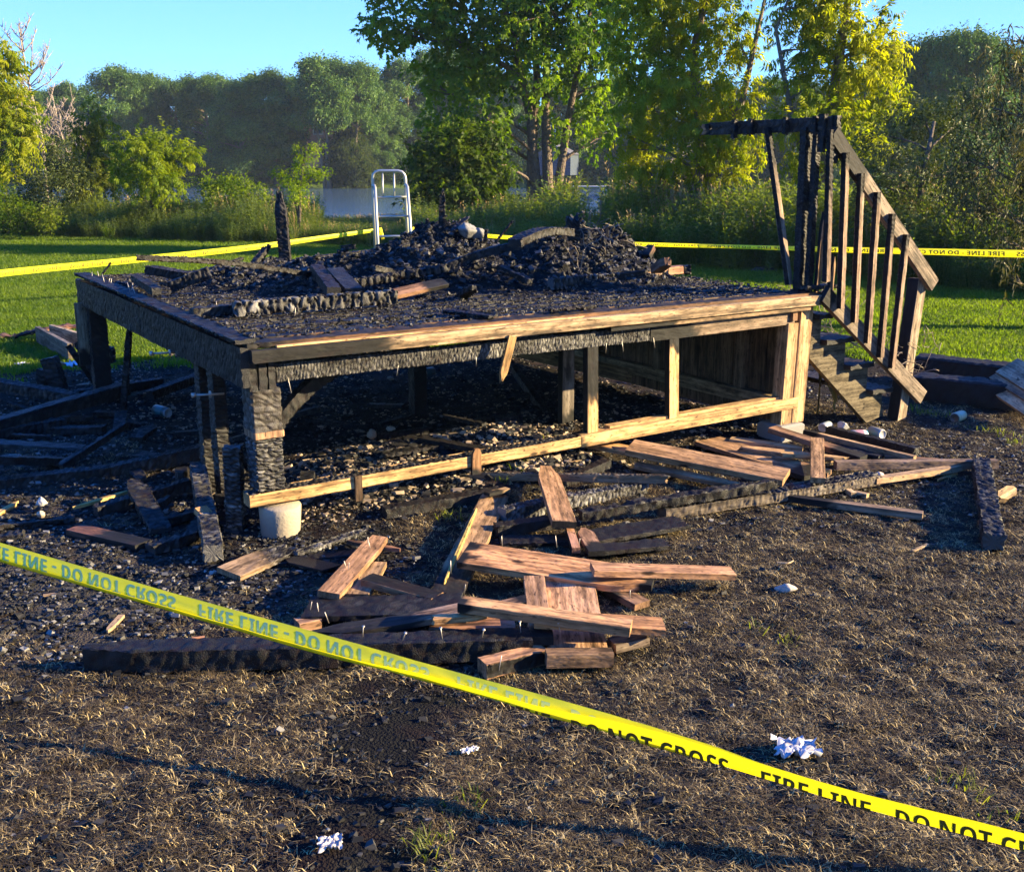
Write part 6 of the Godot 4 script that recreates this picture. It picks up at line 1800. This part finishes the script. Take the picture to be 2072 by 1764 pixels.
	piece("splinter", "small pale stick on the scorched grass at the right", "splinter", "", Vector3(1.691, 0.012, -4.287), Vector3(1.787, 0.012, -4.372), 0.013, 0.01, {"wood": Color(0.52, 0.38, 0.22)})
	piece("splinter", "tiny curved twig on the scorched grass left of the small pale stick", "splinter", "", Vector3(1.087, 0.012, -4.159), Vector3(1.162, 0.012, -4.182), 0.006, 0.005, {"wood": Color(0.52, 0.40, 0.25), "bend": 0.02})
	piece("splinter", "broken pale wood shard at the foreground left of the tape", "splinter", "", Vector3(-1.417, 0.012, -3.485), Vector3(-1.411, 0.015, -3.614), 0.022, 0.012, {"wood": Color(0.50, 0.35, 0.21), "t0": 0.3})
	piece("splinter", "short tan wood sliver among the chips at the left above the tape", "splinter", "", Vector3(-1.775, 0.012, -3.800), Vector3(-1.721, 0.012, -3.824), 0.02, 0.012, {"wood": Color(0.52, 0.36, 0.20)})
	piece("splinter", "tiny red-brown wood sliver right of the pale shard", "splinter", "", Vector3(-1.104, 0.012, -3.425), Vector3(-1.062, 0.012, -3.437), 0.012, 0.01, {"wood": Color(0.45, 0.22, 0.12)})
	piece("charred_post", "thick ash-crusted black post lying toward the viewer at the right edge", "post", "", Vector3(2.473, 0.060, -5.470), Vector3(2.026, 0.055, -4.278), 0.095, 0.085, black.merged({"cell": 0.024, "ash": 1.1, "depth": 0.012, "step": 0.006, "pstep": 0.009, "jag1": 0.015, "wear": 0.008}, true))
	piece("wood_chip", "bright splintered wood scrap right of the lying black post", "wood chip", "", Vector3(2.360, 0.020, -4.993), Vector3(2.494, 0.030, -5.124), 0.06, 0.03, {"wood": Color(0.56, 0.38, 0.18), "t0": 0.3, "t1": 0.3, "roll": 30})
	piece("charred_log", "upper of two thick black logs lying behind the stairs' foot", "log", "logs behind the stairs", Vector3(3.090, 0.100, -8.073), Vector3(3.763, 0.100, -7.499), 0.22, 0.20, black.merged({"cell": 0.05, "across": 0.06, "ash": 0.12, "step": 0.015, "pstep": 0.022, "wear": 0.012}, true))
	piece("charred_log", "lower of two thick black logs lying behind the stairs' foot", "log", "logs behind the stairs", Vector3(2.820, 0.090, -7.408), Vector3(3.502, 0.090, -6.951), 0.20, 0.18, black.merged({"cell": 0.05, "across": 0.06, "ash": 0.12, "step": 0.015, "pstep": 0.022, "wear": 0.012}, true))
	for k in 3:
		piece("plank", ["lowest board of the stack leaning in at the right edge", "middle board of the stack leaning in at the right edge", "topmost board of the stack leaning in at the right edge"][k], "plank", "boards stacked at the right edge",
			[Vector3(3.347, 0.160, -7.268), Vector3(3.380, 0.210, -7.295), Vector3(3.397, 0.250, -7.266)][k], [Vector3(3.267, 0.140, -6.409), Vector3(3.304, 0.190, -6.434), Vector3(3.322, 0.230, -6.420)][k], [0.22, 0.19, 0.17][k], 0.035, {"wood": [Color(0.55, 0.34, 0.17), Color(0.30, 0.19, 0.11), Color(0.44, 0.30, 0.18)][k], "blot": 0.6, "roll": 35})


func build_left_debris() -> void:
	rng.seed = 661
	var g := "charred timbers left of the deck"
	var c := {"char": 1.0, "cell": 0.03, "across": 0.05, "depth": 0.010, "ash": 0.65, "step": 0.008, "pstep": 0.011, "jag0": 0.012, "jag1": 0.012, "wear": 0.006}
	piece("charred_post", "short alligatored black post standing just left of the corner post", "post", "", Vector3(-1.238, -0.030, -4.578), Vector3(-1.229, 0.401, -4.578), 0.085, 0.085, c.merged({"cell": 0.018, "across": 0.045, "depth": 0.012, "ash": 1.4, "step": 0.004, "pstep": 0.008}, true))
	piece("charred_beam", "ash-topped beam lying toward the viewer left of the standing post", "beam", g, Vector3(-1.561, 0.130, -5.149), Vector3(-1.215, 0.060, -4.134), 0.085, 0.09, c.merged({"cell": 0.016, "ash": 1.3, "step": 0.005, "pstep": 0.008, "wear": 0.008}, true))
	piece("wood_chip", "split orange wood chip on the ash-topped beam", "wood chip", "", Vector3(-1.370, 0.130, -4.502), Vector3(-1.316, 0.100, -4.455), 0.06, 0.03, {"wood": Color(0.40, 0.22, 0.10), "blot": 0.6})
	piece("charred_beam", "long cracked beam running left from the standing post, left half", "beam", g, Vector3(-2.620, 0.055, -5.084), Vector3(-2.049, 0.070, -5.295), 0.095, 0.08, c)
	piece("charred_beam", "long cracked beam running left from the standing post, right half", "beam", g, Vector3(-2.058, 0.070, -5.286), Vector3(-1.531, 0.140, -5.555), 0.085, 0.08, c.merged({"cell": 0.02, "ash": 0.9}, true))
	piece("charred_beam", "cracked black beam slanting up to the ash-topped beam", "beam", g, Vector3(-1.935, 0.035, -4.749), Vector3(-1.578, 0.080, -5.060), 0.07, 0.065, c.merged({"cell": 0.022}, true))
	piece("splinter", "long bright yellow splinter among the ash at the left", "splinter", "", Vector3(-2.066, 0.030, -4.823), Vector3(-1.877, 0.040, -5.058), 0.025, 0.015, {"wood": Color(0.60, 0.39, 0.13), "t0": 0.2, "t1": 0.2, "blot": 0.0})
	piece("splinter", "bright yellow splinter end at the left edge", "splinter", "", Vector3(-2.383, 0.030, -4.677), Vector3(-2.362, 0.030, -4.914), 0.03, 0.015, {"wood": Color(0.60, 0.40, 0.15), "t1": 0.2, "blot": 0.0})
	piece("scorched_plank", "flat rust-brown burnt board lying above the tape at the left", "plank", g, Vector3(-1.935, 0.030, -4.513), Vector3(-1.562, 0.030, -4.310), 0.09, 0.03, {"wood": Color(0.15, 0.07, 0.045), "blot": 1.0, "c1": 0.3, "c0": 0.0})
	piece("charred_beam", "grey-topped beam rising from the left edge toward the far corner", "beam", g, Vector3(-3.068, 0.100, -6.092), Vector3(-2.546, 0.160, -6.967), 0.10, 0.09, c.merged({"cell": 0.05, "depth": 0.004, "ash": 0.8}, true))
	piece("charred_beam", "alligatored beam crossing the left edge behind the grey-topped one", "beam", g, Vector3(-3.519, 0.200, -6.999), Vector3(-2.799, 0.140, -6.751), 0.10, 0.08, c.merged({"cell": 0.035, "ash": 0.7}, true))
	piece("charred_beam", "short beam below the grey-topped one at the left edge", "beam", g, Vector3(-3.070, 0.060, -6.086), Vector3(-2.719, 0.070, -6.378), 0.09, 0.07, c.merged({"ash": 0.4}, true))
	piece("charred_beam", "smooth bluish charred beam at mid left", "beam", g, Vector3(-3.020, 0.050, -5.920), Vector3(-2.314, 0.050, -5.758), 0.10, 0.06, c.merged({"depth": 0.003, "cell": 0.07, "ash": 0.7}, true))
	piece("charred_beam", "bluish charred board tapering toward the middle posts", "beam", g, Vector3(-2.436, 0.050, -5.789), Vector3(-1.937, 0.050, -5.624), 0.12, 0.05, c.merged({"depth": 0.003, "cell": 0.07, "ash": 0.7, "t1": 0.6}, true))
	piece("charred_stick", "thin cracked stick standing alone before the deck's left side", "stick", "", Vector3(-2.542, 0.000, -6.849), Vector3(-2.444, 0.606, -6.849), 0.045, 0.04, c.merged({"cell": 0.022, "ash": 0.5, "t1": 0.7}, true))
	piece("charred_beam", "dark beam lying in the shade toward the middle posts", "beam", g, Vector3(-2.991, 0.080, -7.123), Vector3(-2.474, 0.100, -7.499), 0.09, 0.07, c.merged({"ash": 0.3}, true))
	piece("charred_beam", "upright burnt stump at the far left, bark-like", "post", g, Vector3(-3.145, 0.050, -7.346), Vector3(-3.201, 0.304, -7.346), 0.11, 0.10, c.merged({"ash": 0.5}, true))
	piece("charred_beam", "small square burnt stump left of the bark-like one", "post", g, Vector3(-3.305, 0.050, -7.430), Vector3(-3.295, 0.209, -7.430), 0.07, 0.07, c.merged({"ash": 0.2}, true))
	piece("charred_beam", "splayed burnt splinters leaning against the far corner, left one", "beam", g, Vector3(-2.987, 0.050, -7.604), Vector3(-3.131, 0.360, -7.510), 0.05, 0.05, c.merged({"t1": 0.3, "ash": 0.3}, true))
	piece("charred_beam", "splayed burnt splinters leaning against the far corner, middle one", "beam", g, Vector3(-2.919, 0.050, -7.516), Vector3(-3.076, 0.380, -7.517), 0.05, 0.04, c.merged({"t1": 0.3, "ash": 0.3}, true))
	piece("charred_beam", "splayed burnt splinters leaning against the far corner, right one", "beam", g, Vector3(-2.821, 0.050, -7.430), Vector3(-2.941, 0.280, -7.484), 0.09, 0.04, c.merged({"t1": 0.5, "ash": 0.4}, true))
	piece("charred_beam", "mossy-looking burnt block before the far left post", "block", g, Vector3(-3.141, 0.220, -7.825), Vector3(-2.975, 0.220, -7.952), 0.13, 0.12, c.merged({"ash": 0.5, "wear": 0.012}, true))
	piece("frame_board", "long grey board of the broken frame lying on the grass at the left", "board", "broken frame left of the deck", Vector3(-4.240, 0.120, -9.558), Vector3(-3.625, 0.100, -8.738), 0.04, 0.14, {"wood": Color(0.16, 0.13, 0.10), "blot": 1.0})
	piece("frame_board", "shorter tan board of the broken frame lying on the grass at the left", "board", "broken frame left of the deck", Vector3(-4.165, 0.120, -9.674), Vector3(-3.668, 0.100, -9.189), 0.04, 0.14, {"wood": Color(0.36, 0.27, 0.16), "blot": 0.7})
	piece("burnt_sheet", "curled red-brown burnt strip on the lawn at the far left", "sheet", "", Vector3(-4.508, 0.080, -9.671), Vector3(-3.920, 0.140, -9.905), 0.16, 0.02, {"wood": Color(0.17, 0.085, 0.055), "blot": 1.0, "c0": 0.3, "wear": 0.03, "t0": 0.3, "bow": 0.03})
	piece("burnt_sheet", "dark curled scrap at the left edge on the lawn", "sheet", "", Vector3(-4.778, 0.040, -9.780), Vector3(-4.574, 0.050, -9.833), 0.12, 0.02, {"wood": Color(0.10, 0.055, 0.04), "blot": 1.0, "wear": 0.03, "bow": 0.02})
	piece("charred_beam", "black beam lying under the deck's left rim, nearer end", "beam", g, Vector3(-2.473, 0.070, -7.170), Vector3(-2.255, 0.100, -7.719), 0.08, 0.07, c.merged({"ash": 0.15}, true))
	piece("charred_beam", "black chunk lying at the left edge above the tape", "beam", g, Vector3(-2.245, 0.030, -4.384), Vector3(-2.116, 0.030, -4.429), 0.08, 0.05, c.merged({"ash": 0.4}, true))
	piece("charred_beam", "ash-dusted timber between the flat rust board and the cracked beam", "beam", g, Vector3(-1.525, 0.030, -4.262), Vector3(-1.383, 0.040, -4.420), 0.08, 0.05, c.merged({"ash": 0.7}, true))
	piece("plank", "pale scorched plank lying flat in the ash by the far chunks", "plank", "", Vector3(-3.249, 0.050, -7.499), Vector3(-3.038, 0.060, -7.591), 0.05, 0.02, {"wood": Color(0.30, 0.24, 0.17), "blot": 0.8})
	piece("charred_beam", "charred timber under the deck pointing at its grey inner stud", "beam", "charred timbers under the deck", Vector3(0.015, 0.120, -7.905), Vector3(0.272, 0.060, -6.255), 0.06, 0.06, c.merged({"ash": 0.2}, true))
	piece("charred_beam", "square charred block end on the rubble under the deck", "block", "charred timbers under the deck", Vector3(-0.083, 0.090, -6.256), Vector3(0.048, 0.100, -6.368), 0.07, 0.08, c.merged({"cell": 0.016, "ash": 0.7, "step": 0.005}, true))
	piece("charred_beam", "charred log lying along the ground under the deck", "beam", "charred timbers under the deck", Vector3(-0.434, 0.050, -5.865), Vector3(-0.077, 0.050, -6.295), 0.08, 0.07, c.merged({"ash": 0.5}, true))
	rng.seed = 667
	for k in 52:
		var a := Vector3(rnd(-3.6, -1.2), 0.0, rnd(-7.0, -4.2))
		if k > 33: a = DECK_AT + Basis(Vector3.UP, DECK_TURN) * Vector3(rnd(0.3, 2.6), 0, rnd(-2.2, -0.35))
		a.y = ground_at(a.x, a.z) + 0.025
		var d := Vector3(rnd(-1, 1), rnd(-0.05, 0.12), rnd(-0.6, 0.6)).normalized() * rnd(0.15, 0.55)
		var o := c.merged({"ash": rnd(0.1, 0.7), "t1": rnd(0.3, 1.0), "depth": rnd(0.003, 0.010), "cell": rnd(0.02, 0.05)}, true)
		if k > 33: piece("charred_fragment", "broken charred timber lying on the ash under the deck", "timber fragment", "charred fragments under the deck", a, a + d, rnd(0.04, 0.09), rnd(0.02, 0.05), o)
		else: piece("charred_fragment", "broken charred timber lying in the ash left of the deck", "timber fragment", "charred fragments left of the deck", a, a + d, rnd(0.04, 0.10), rnd(0.02, 0.05), o)
	# stones and flakes of ash
	var stones := [
		[Vector3(-2.236, 0.030, -4.883), Vector3(0.030, 0.035, 0.022), Color(0.50, 0.48, 0.44), "white ash flake standing among the ash at the left"],
		[Vector3(-2.182, 0.020, -4.743), Vector3(0.022, 0.022, 0.02), Color(0.44, 0.36, 0.27), "small tan stone below the white ash flake"],
		[Vector3(-2.712, 0.030, -5.676), Vector3(0.09, 0.03, 0.05), Color(0.17, 0.16, 0.14), "flat grey rock at the left edge in the shade"],
		[Vector3(-2.457, 0.020, -5.837), Vector3(0.025, 0.014, 0.02), Color(0.24, 0.22, 0.19), "small grey pebble right of the flat rock"],
		[Vector3(-0.824, 0.060, -6.133), Vector3(0.035, 0.03, 0.03), Color(0.46, 0.34, 0.22), "sunlit tan stone on the ash under the deck"],
		[Vector3(-0.727, 0.060, -6.255), Vector3(0.03, 0.018, 0.02), Color(0.50, 0.42, 0.30), "flat pale stone right of the tan one under the deck"],
		[Vector3(-0.919, 0.030, -8.001), Vector3(0.03, 0.02, 0.03), Color(0.3, 0.28, 0.25), "grey stone deep under the deck"],
		[Vector3(1.871, 0.060, -5.266), Vector3(0.025, 0.02, 0.02), Color(0.50, 0.40, 0.32), "round pinkish stone at the end of the ash-crusted beam"],
		[Vector3(1.050, 0.020, -3.864), Vector3(0.045, 0.024, 0.03), Color(0.40, 0.37, 0.32), "grey-white cracked lump on the scorched grass at the right"],
		[Vector3(-0.244, 0.100, -5.347), Vector3(0.02, 0.02, 0.02), Color(0.55, 0.38, 0.2), "small knob of splintered wood on the middle of the sill"]]
	for s in stones:
		var o := put("stone", lump(s[1], s[2], s[2] * 0.6, (s[0] as Vector3).x * 3.0 + 5.0, 10, 6), M.concrete)
		o.position = s[0]
		tag(o, s[3], "stone")


# ---------------------------------------------------------------- litter

func can(called: String, label: String, category: String, at: Vector3, along: Vector3, r: float, l: float, body: Color, ends: Color, band := Color(0, 0, 0, 0)) -> Node3D:
	var o := base(called)
	tag(o, label, category)
	lay(o, at, at + along)
	var turn := Basis(Vector3(0, 0, 1), -PI / 2)
	var b := put("body", lathe([Vector2(r * 0.86, 0), Vector2(r, l * 0.06), Vector2(r, l * 0.9), Vector2(r * 0.82, l * 0.97)], [ends, body, body, ends], 22), M.paint, o)
	b.basis = turn
	var e := put("rim", lathe([Vector2(r * 0.7, l * 0.955), Vector2(r * 0.83, l * 0.955), Vector2(r * 0.85, l), Vector2(r * 0.76, l * 1.0), Vector2(r * 0.72, l * 0.965), Vector2(0.001, l * 0.96)], [ends, ends, ends, ends, ends * 0.9, ends * 0.9], 22), M.paint, o)
	e.basis = turn
	var f := put("base_rim", lathe([Vector2(0.001, l * 0.03), Vector2(r * 0.6, l * 0.02), Vector2(r * 0.72, -l * 0.005), Vector2(r * 0.87, 0.0)], [ends * 0.7, ends * 0.7, ends, ends], 22), M.paint, o)
	f.basis = turn
	if band.a > 0.0:
		var p := put("printed_band", lathe([Vector2(r * 1.008, l * 0.28), Vector2(r * 1.012, l * 0.30), Vector2(r * 1.012, l * 0.70), Vector2(r * 1.008, l * 0.72)], [band, band, band, band], 22), M.paint, o)
		p.basis = turn
	return o


func build_litter() -> void:
	rng.seed = 701
	var silver := Color(0.36, 0.35, 0.33)
	can("spray_can", "pale green metal can lying on the ground right of the stairs", "can", Vector3(2.809, 0.033, -6.653), (Vector3(2.997, 0.036, -6.836) - Vector3(2.809, 0.033, -6.653)).normalized(), 0.033, 0.125, Color(0.37, 0.38, 0.22), Color(0.06, 0.06, 0.055), Color(0.42, 0.42, 0.27))
	can("drink_can", "open-ended silvery can facing the viewer before the corner pier", "can", Vector3(2.167, 0.033, -6.314), (Vector3(2.202, 0.033, -6.241) - Vector3(2.167, 0.033, -6.314)).normalized(), 0.033, 0.10, Color(0.22, 0.20, 0.15), silver * 1.1)
	can("drink_can", "can with turquoise and pink print lying behind the black timber", "can", Vector3(2.021, 0.030, -6.229), (Vector3(2.114, 0.030, -6.241) - Vector3(2.021, 0.030, -6.229)).normalized(), 0.030, 0.10, Color(0.34, 0.30, 0.30), Color(0.04, 0.32, 0.40), Color(0.34, 0.19, 0.21))
	can("drink_can", "dented grey can half hidden next to the wilted plant", "can", Vector3(1.899, 0.030, -6.402), (Vector3(1.975, 0.030, -6.479) - Vector3(1.899, 0.030, -6.402)).normalized(), 0.03, 0.09, Color(0.30, 0.33, 0.33), silver)
	can("drink_can", "dark labelled can lying in the shade before the middle posts", "can", Vector3(-2.335, 0.040, -6.877), (Vector3(-2.160, 0.035, -6.727) - Vector3(-2.335, 0.040, -6.877)).normalized(), 0.034, 0.15, Color(0.02, 0.05, 0.045), silver * 0.8, Color(0.03, 0.12, 0.12))
	can("drink_can", "blue-grey can lying in the dark under the deck", "can", Vector3(-0.610, 0.050, -8.176), (Vector3(-0.712, 0.050, -8.035) - Vector3(-0.610, 0.050, -8.176)).normalized(), 0.033, 0.115, Color(0.05, 0.13, 0.19), silver)
	# crumpled clear bottle
	var bo := put("crushed_bottle", lump(Vector3(0.045, 0.035, 0.04), Color(0.30, 0.30, 0.29), Color(0.16, 0.16, 0.155), 4.4, 16, 14), M.foil)
	bo.position = Vector3(2.035, 0.035, -6.432)
	tag(bo, "crumpled clear plastic bottle among the cans", "bottle")
	# scraps
	scrap("foil_scrap", "crumpled silver foil packet on the grass in front of the tape", "foil", Vector3(0.790, 0.020, -2.686), 0.115, 0.050, Color(0.40, 0.41, 0.43), Color(0.20, 0.17, 0.155), M.foil, 3.0)
	scrap("paper_scrap", "white crumpled paper scrap near the picture's bottom", "paper", Vector3(-0.435, 0.015, -2.260), 0.055, 0.028, Color(0.42, 0.40, 0.38), Color(0.24, 0.20, 0.19), M.wall, 5.0)
	scrap("paper_scrap", "thin torn white strip on the scorched grass below the tape's middle", "paper", Vector3(-0.119, 0.012, -2.684), 0.05, 0.012, Color(0.60, 0.58, 0.55), Color(0.4, 0.38, 0.36), M.wall, 7.0)
	scrap("paper_scrap", "white sheet scrap among the far left chunks", "paper", Vector3(-3.266, 0.140, -7.939), 0.16, 0.07, Color(0.60, 0.62, 0.66), Color(0.4, 0.4, 0.42), M.wall, 9.0)
	scrap("paper_scrap", "small white scrap on the grass edge at the far left", "paper", Vector3(-3.941, 0.030, -8.537), 0.09, 0.03, Color(0.60, 0.62, 0.66), Color(0.4, 0.4, 0.42), M.wall, 11.0)
	scrap("paper_scrap", "white scrap under the deck near its right boards", "paper", Vector3(1.511, 0.050, -7.027), 0.13, 0.05, Color(0.50, 0.50, 0.50), Color(0.4, 0.4, 0.4), M.wall, 13.0)
	scrap("paper_scrap", "crumpled white wrapper deep under the deck beside the tan brace", "paper", Vector3(1.142, 0.090, -7.925), 0.12, 0.07, Color(0.45, 0.45, 0.45), Color(0.3, 0.3, 0.3), M.wall, 15.0)
	# wilted plant at the corner
	var pl := base("wilted_plant", Vector3(1.997, 0.000, -6.849))
	tag(pl, "wilted drooping plant with heat-curled leaves by the stair stringer", "plant")
	var st := begin()
	tube(st, [Vector3.ZERO, Vector3(0.0, 0.30, 0), Vector3(0.05, 0.40, 0.03), Vector3(0.12, 0.30, 0.05)], [0.006, 0.005, 0.004, 0.003], 5, Color(0.14, 0.12, 0.05))
	tube(st, [Vector3(0, 0.2, 0), Vector3(0.06, 0.26, 0.05), Vector3(0.10, 0.15, 0.07)], [0.005, 0.004, 0.002], 5, Color(0.14, 0.12, 0.05))
	put("stem", done(st), M.bark, pl)
	for k in 26:
		st = begin()
		st.set_smooth_group(-1)
		var t := rnd(0.0, 1.0)
		var at := Vector3(0.0, 0.42, 0).lerp(Vector3(0.12, 0.15, 0.06), t) + inball() * 0.05
		leaf(st, at, Vector3(rnd(-0.4, 0.5), -1, rnd(-0.4, 0.4)).normalized(), Vector3(rnd(-1, 1), 0.1, rnd(-1, 1)).normalized(), rnd(0.07, 0.13), rnd(0.022, 0.04), 0.4, mixc(Color(0.05, 0.055, 0.02), Color(0.26, 0.27, 0.10), t + rnd(-0.3, 0.2)))
		st.generate_normals()
		put("leaf", st.commit(), M.dry, pl)


func scrap(called: String, label: String, category: String, at: Vector3, w: float, d: float, c1: Color, c2: Color, mat: Material, sd: float) -> void:
	var v := PackedVector3Array()
	var c := PackedColorArray()
	var idx := PackedInt32Array()
	var n := 12
	for side in 2:
		for i in n + 1:
			for k in n + 1:
				var x := (float(i) / n - 0.5)
				var z := (float(k) / n - 0.5)
				var e := 1.0 + 0.35 * nz.get_noise_2d(x * 3.0 + sd * 7.0, z * 3.0)
				var h := 0.18 * w * nz.get_noise_2d(x * 4.0 + sd, z * 4.0) + 0.10 * w * nz.get_noise_2d(x * 10.0 + sd, z * 9.0)
				v.append(Vector3(x * w * e, h + 0.012 - side * 0.0012, z * d * 1.8 * e))
				c.append(mixc(c1, c2, 0.2 + 1.2 * nz.get_noise_2d(x * 9.0, z * 9.0 + sd)))
	var m := n + 1
	for side in 2:
		var at0 := side * m * m
		for i in n:
			for k in n:
				var q := at0 + i * m + k
				if side == 0: idx.append_array([q, q + m, q + 1, q + 1, q + m, q + m + 1])
				else: idx.append_array([q, q + 1, q + m, q + 1, q + m + 1, q + m])
	var o := put(called, shaped(v, c, idx), mat)
	o.position = at
	o.rotation.y = sd * 0.13 - 0.4
	tag(o, label, category)


# ---------------------------------------------------------------- the scorched ground

func build_scorched_ground() -> void:
	rng.seed = 801
	var inv := Transform3D(Basis(Vector3.UP, DECK_TURN), DECK_AT).affine_inverse()
	# charcoal crumbs and ash
	for v in 3:
		var where := []
		var tints := []
		var tries := 0
		while where.size() < 30000 and tries < 230000:
			tries += 1
			var far := 1.9 + 8.2 * pow(rng.randf(), 1.25)
			var x := rnd(-0.56, 0.56) * (far + 0.6)
			var z := -far
			if burnt(x, z) < 0.35: continue
			var l := inv * Vector3(x, 0, z)
			var under := l.x > 0.0 and l.x < 3.45 and l.z < 0.0
			var heap := bump_at(x, z, -0.05, -5.62, 0.55, 1.0) + bump_at(x, z, -0.75, -5.35, 0.6, 0.9)
			var left := bump_at(x, z, -1.55, -3.9, 0.85, 1.0) + bump_at(x, z, -0.75, -4.15, 0.5, 0.8) + bump_at(x, z, -3.2, -5.8, 1.4, 0.8) + bump_at(x, z, -2.0, -4.9, 1.0, 0.8) + bump_at(x, z, 2.4, -5.9, 0.9, 0.6)
			var n := nz.get_noise_2d(x * 1.6, z * 1.6)
			var dense := 0.16 + 0.35 * maxf(0.0, n) + heap + left
			if far < 4.3 and left < 0.25: dense *= 0.35
			if under: dense += 0.25
			if rng.randf() > dense: continue
			var s := rnd(0.004, 0.013)
			if rng.randf() < 0.10: s *= 1.8
			if heap > 0.2: s *= 1.7
			where.append(Transform3D((Basis(Vector3.UP, rnd(0, TAU)) * Basis(Vector3(1, 0, 0), rnd(-0.8, 0.8))).scaled(Vector3(s * 1.3, s, s)), Vector3(x, ground_at(x, z) + s * 0.25, z)))
			var t := rng.randf()
			var c := mixc(Color(0.009, 0.009, 0.009), Color(0.045, 0.043, 0.04), t * t)
			if t > (0.90 if left > 0.3 or far > 4.6 else 0.985): c = Color(0.15, 0.145, 0.135) * rnd(0.6, 1.3)
			if (heap > 0.2 or under and n > 0.0) and t > 0.62: c = Color(0.26, 0.20, 0.14) * rnd(0.4, 1.3)
			tints.append(c)
		tag(scatter("charcoal_litter", chip(70 + v), M.chips, where, tints), ["charcoal crumbs strewn over the scorched ground", "splintered charcoal bits strewn over the scorched ground", "flat charcoal flakes and ash strewn over the scorched ground"][v], "charcoal", "", "stuff")
	# singed grass
	rng.seed = 803
	var places := [[], [], []]
	var hues := [[], [], []]
	var tries := 0
	while tries < 330000:
		tries += 1
		var far := 1.7 + 5.6 * pow(rng.randf(), 1.2)
		var x := rnd(-0.56, 0.56) * (far + 0.6)
		var z := -far
		var b := burnt(x, z)
		if b < 0.05: continue
		var l := inv * Vector3(x, 0, z)
		if l.x > -0.1 and l.x < 3.45 and l.z < 0.05: continue
		var n := nz.get_noise_2d(x * 2.2 + 80.0, z * 2.2) + 0.5 * nz.get_noise_2d(x * 7.0, z * 7.0 + 20.0)
		var bare := bump_at(x, z, -1.55, -3.9, 0.85, 1.2) + bump_at(x, z, -2.6, -4.6, 1.2, 1.2) + bump_at(x, z, -0.75, -4.3, 0.5, 1.0) + bump_at(x, z, -3.6, -6.5, 1.6, 1.2)
		# a soft shadow band up to the pile, imitated by thinned grass
		var shadow_band := 1.0 - smoothstep(0.10, 0.30, absf(x + 0.50 - 0.16 * (far - 2.0) + 0.06 * n)) if far < 3.6 else 0.0
		if rng.randf() > 0.66 + 0.60 * n - bare - 0.7 * shadow_band: continue
		var k := rng.randi() % 2
		if far > 4.6 and rng.randf() < 0.35: continue
		var s := rnd(0.6, 1.15)
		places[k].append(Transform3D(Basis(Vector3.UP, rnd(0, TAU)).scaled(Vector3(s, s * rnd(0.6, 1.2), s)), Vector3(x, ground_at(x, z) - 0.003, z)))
		var t := rng.randf()
		var c := mixc(Color(0.014, 0.012, 0.010), Color(0.21, 0.145, 0.066), t * t * 0.9 + 0.25 * n)
		if t > 0.80: c = Color(0.46, 0.35, 0.16) * rnd(0.7, 1.15)
		hues[k].append(c)
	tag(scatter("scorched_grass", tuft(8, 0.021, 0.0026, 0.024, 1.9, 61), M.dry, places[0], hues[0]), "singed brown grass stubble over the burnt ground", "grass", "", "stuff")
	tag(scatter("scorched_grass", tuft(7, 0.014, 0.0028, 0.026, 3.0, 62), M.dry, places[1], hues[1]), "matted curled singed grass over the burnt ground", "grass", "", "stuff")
	# a few surviving green sprigs
	var gp := []
	var gc := []
	for q in [Vector3(-0.015, 0.000, -5.222), Vector3(-0.052, 0.000, -5.138), Vector3(0.023, 0.000, -5.265), Vector3(0.182, 0.000, -5.537), Vector3(0.313, 0.000, -4.015), Vector3(-0.207, 0.000, -2.237), Vector3(-0.185, 0.000, -2.256), Vector3(-0.145, 0.000, -2.397), Vector3(1.201, 0.000, -2.518), Vector3(1.229, 0.000, -2.462), Vector3(0.927, 0.000, -3.463), Vector3(2.918, 0.000, -6.473), Vector3(2.985, 0.000, -6.348), Vector3(2.771, 0.000, -6.807), Vector3(2.712, 0.000, -6.906), Vector3(2.909, 0.000, -6.111), Vector3(-0.240, 0.000, -4.682), Vector3(-0.312, 0.000, -4.752), Vector3(2.689, 0.000, -7.023), Vector3(2.733, 0.000, -6.878)]:
		for k in 4:
			var p: Vector3 = q + Vector3(rnd(-0.07, 0.07), 0, rnd(-0.07, 0.07))
			p.y = ground_at(p.x, p.z)
			var s := rnd(0.7, 1.2)
			gp.append(Transform3D(Basis(Vector3.UP, rnd(0, TAU)).scaled(Vector3(s, s, s)), p))
			gc.append(mixc(Color(0.10, 0.15, 0.03), Color(0.22, 0.24, 0.06), rng.randf()))
	tag(scatter("green_sprigs", tuft(7, 0.05, 0.004, 0.03, 0.9, 63), M.leaf, gp, gc), "few surviving green grass sprigs in the scorched ground", "grass", "", "stuff")
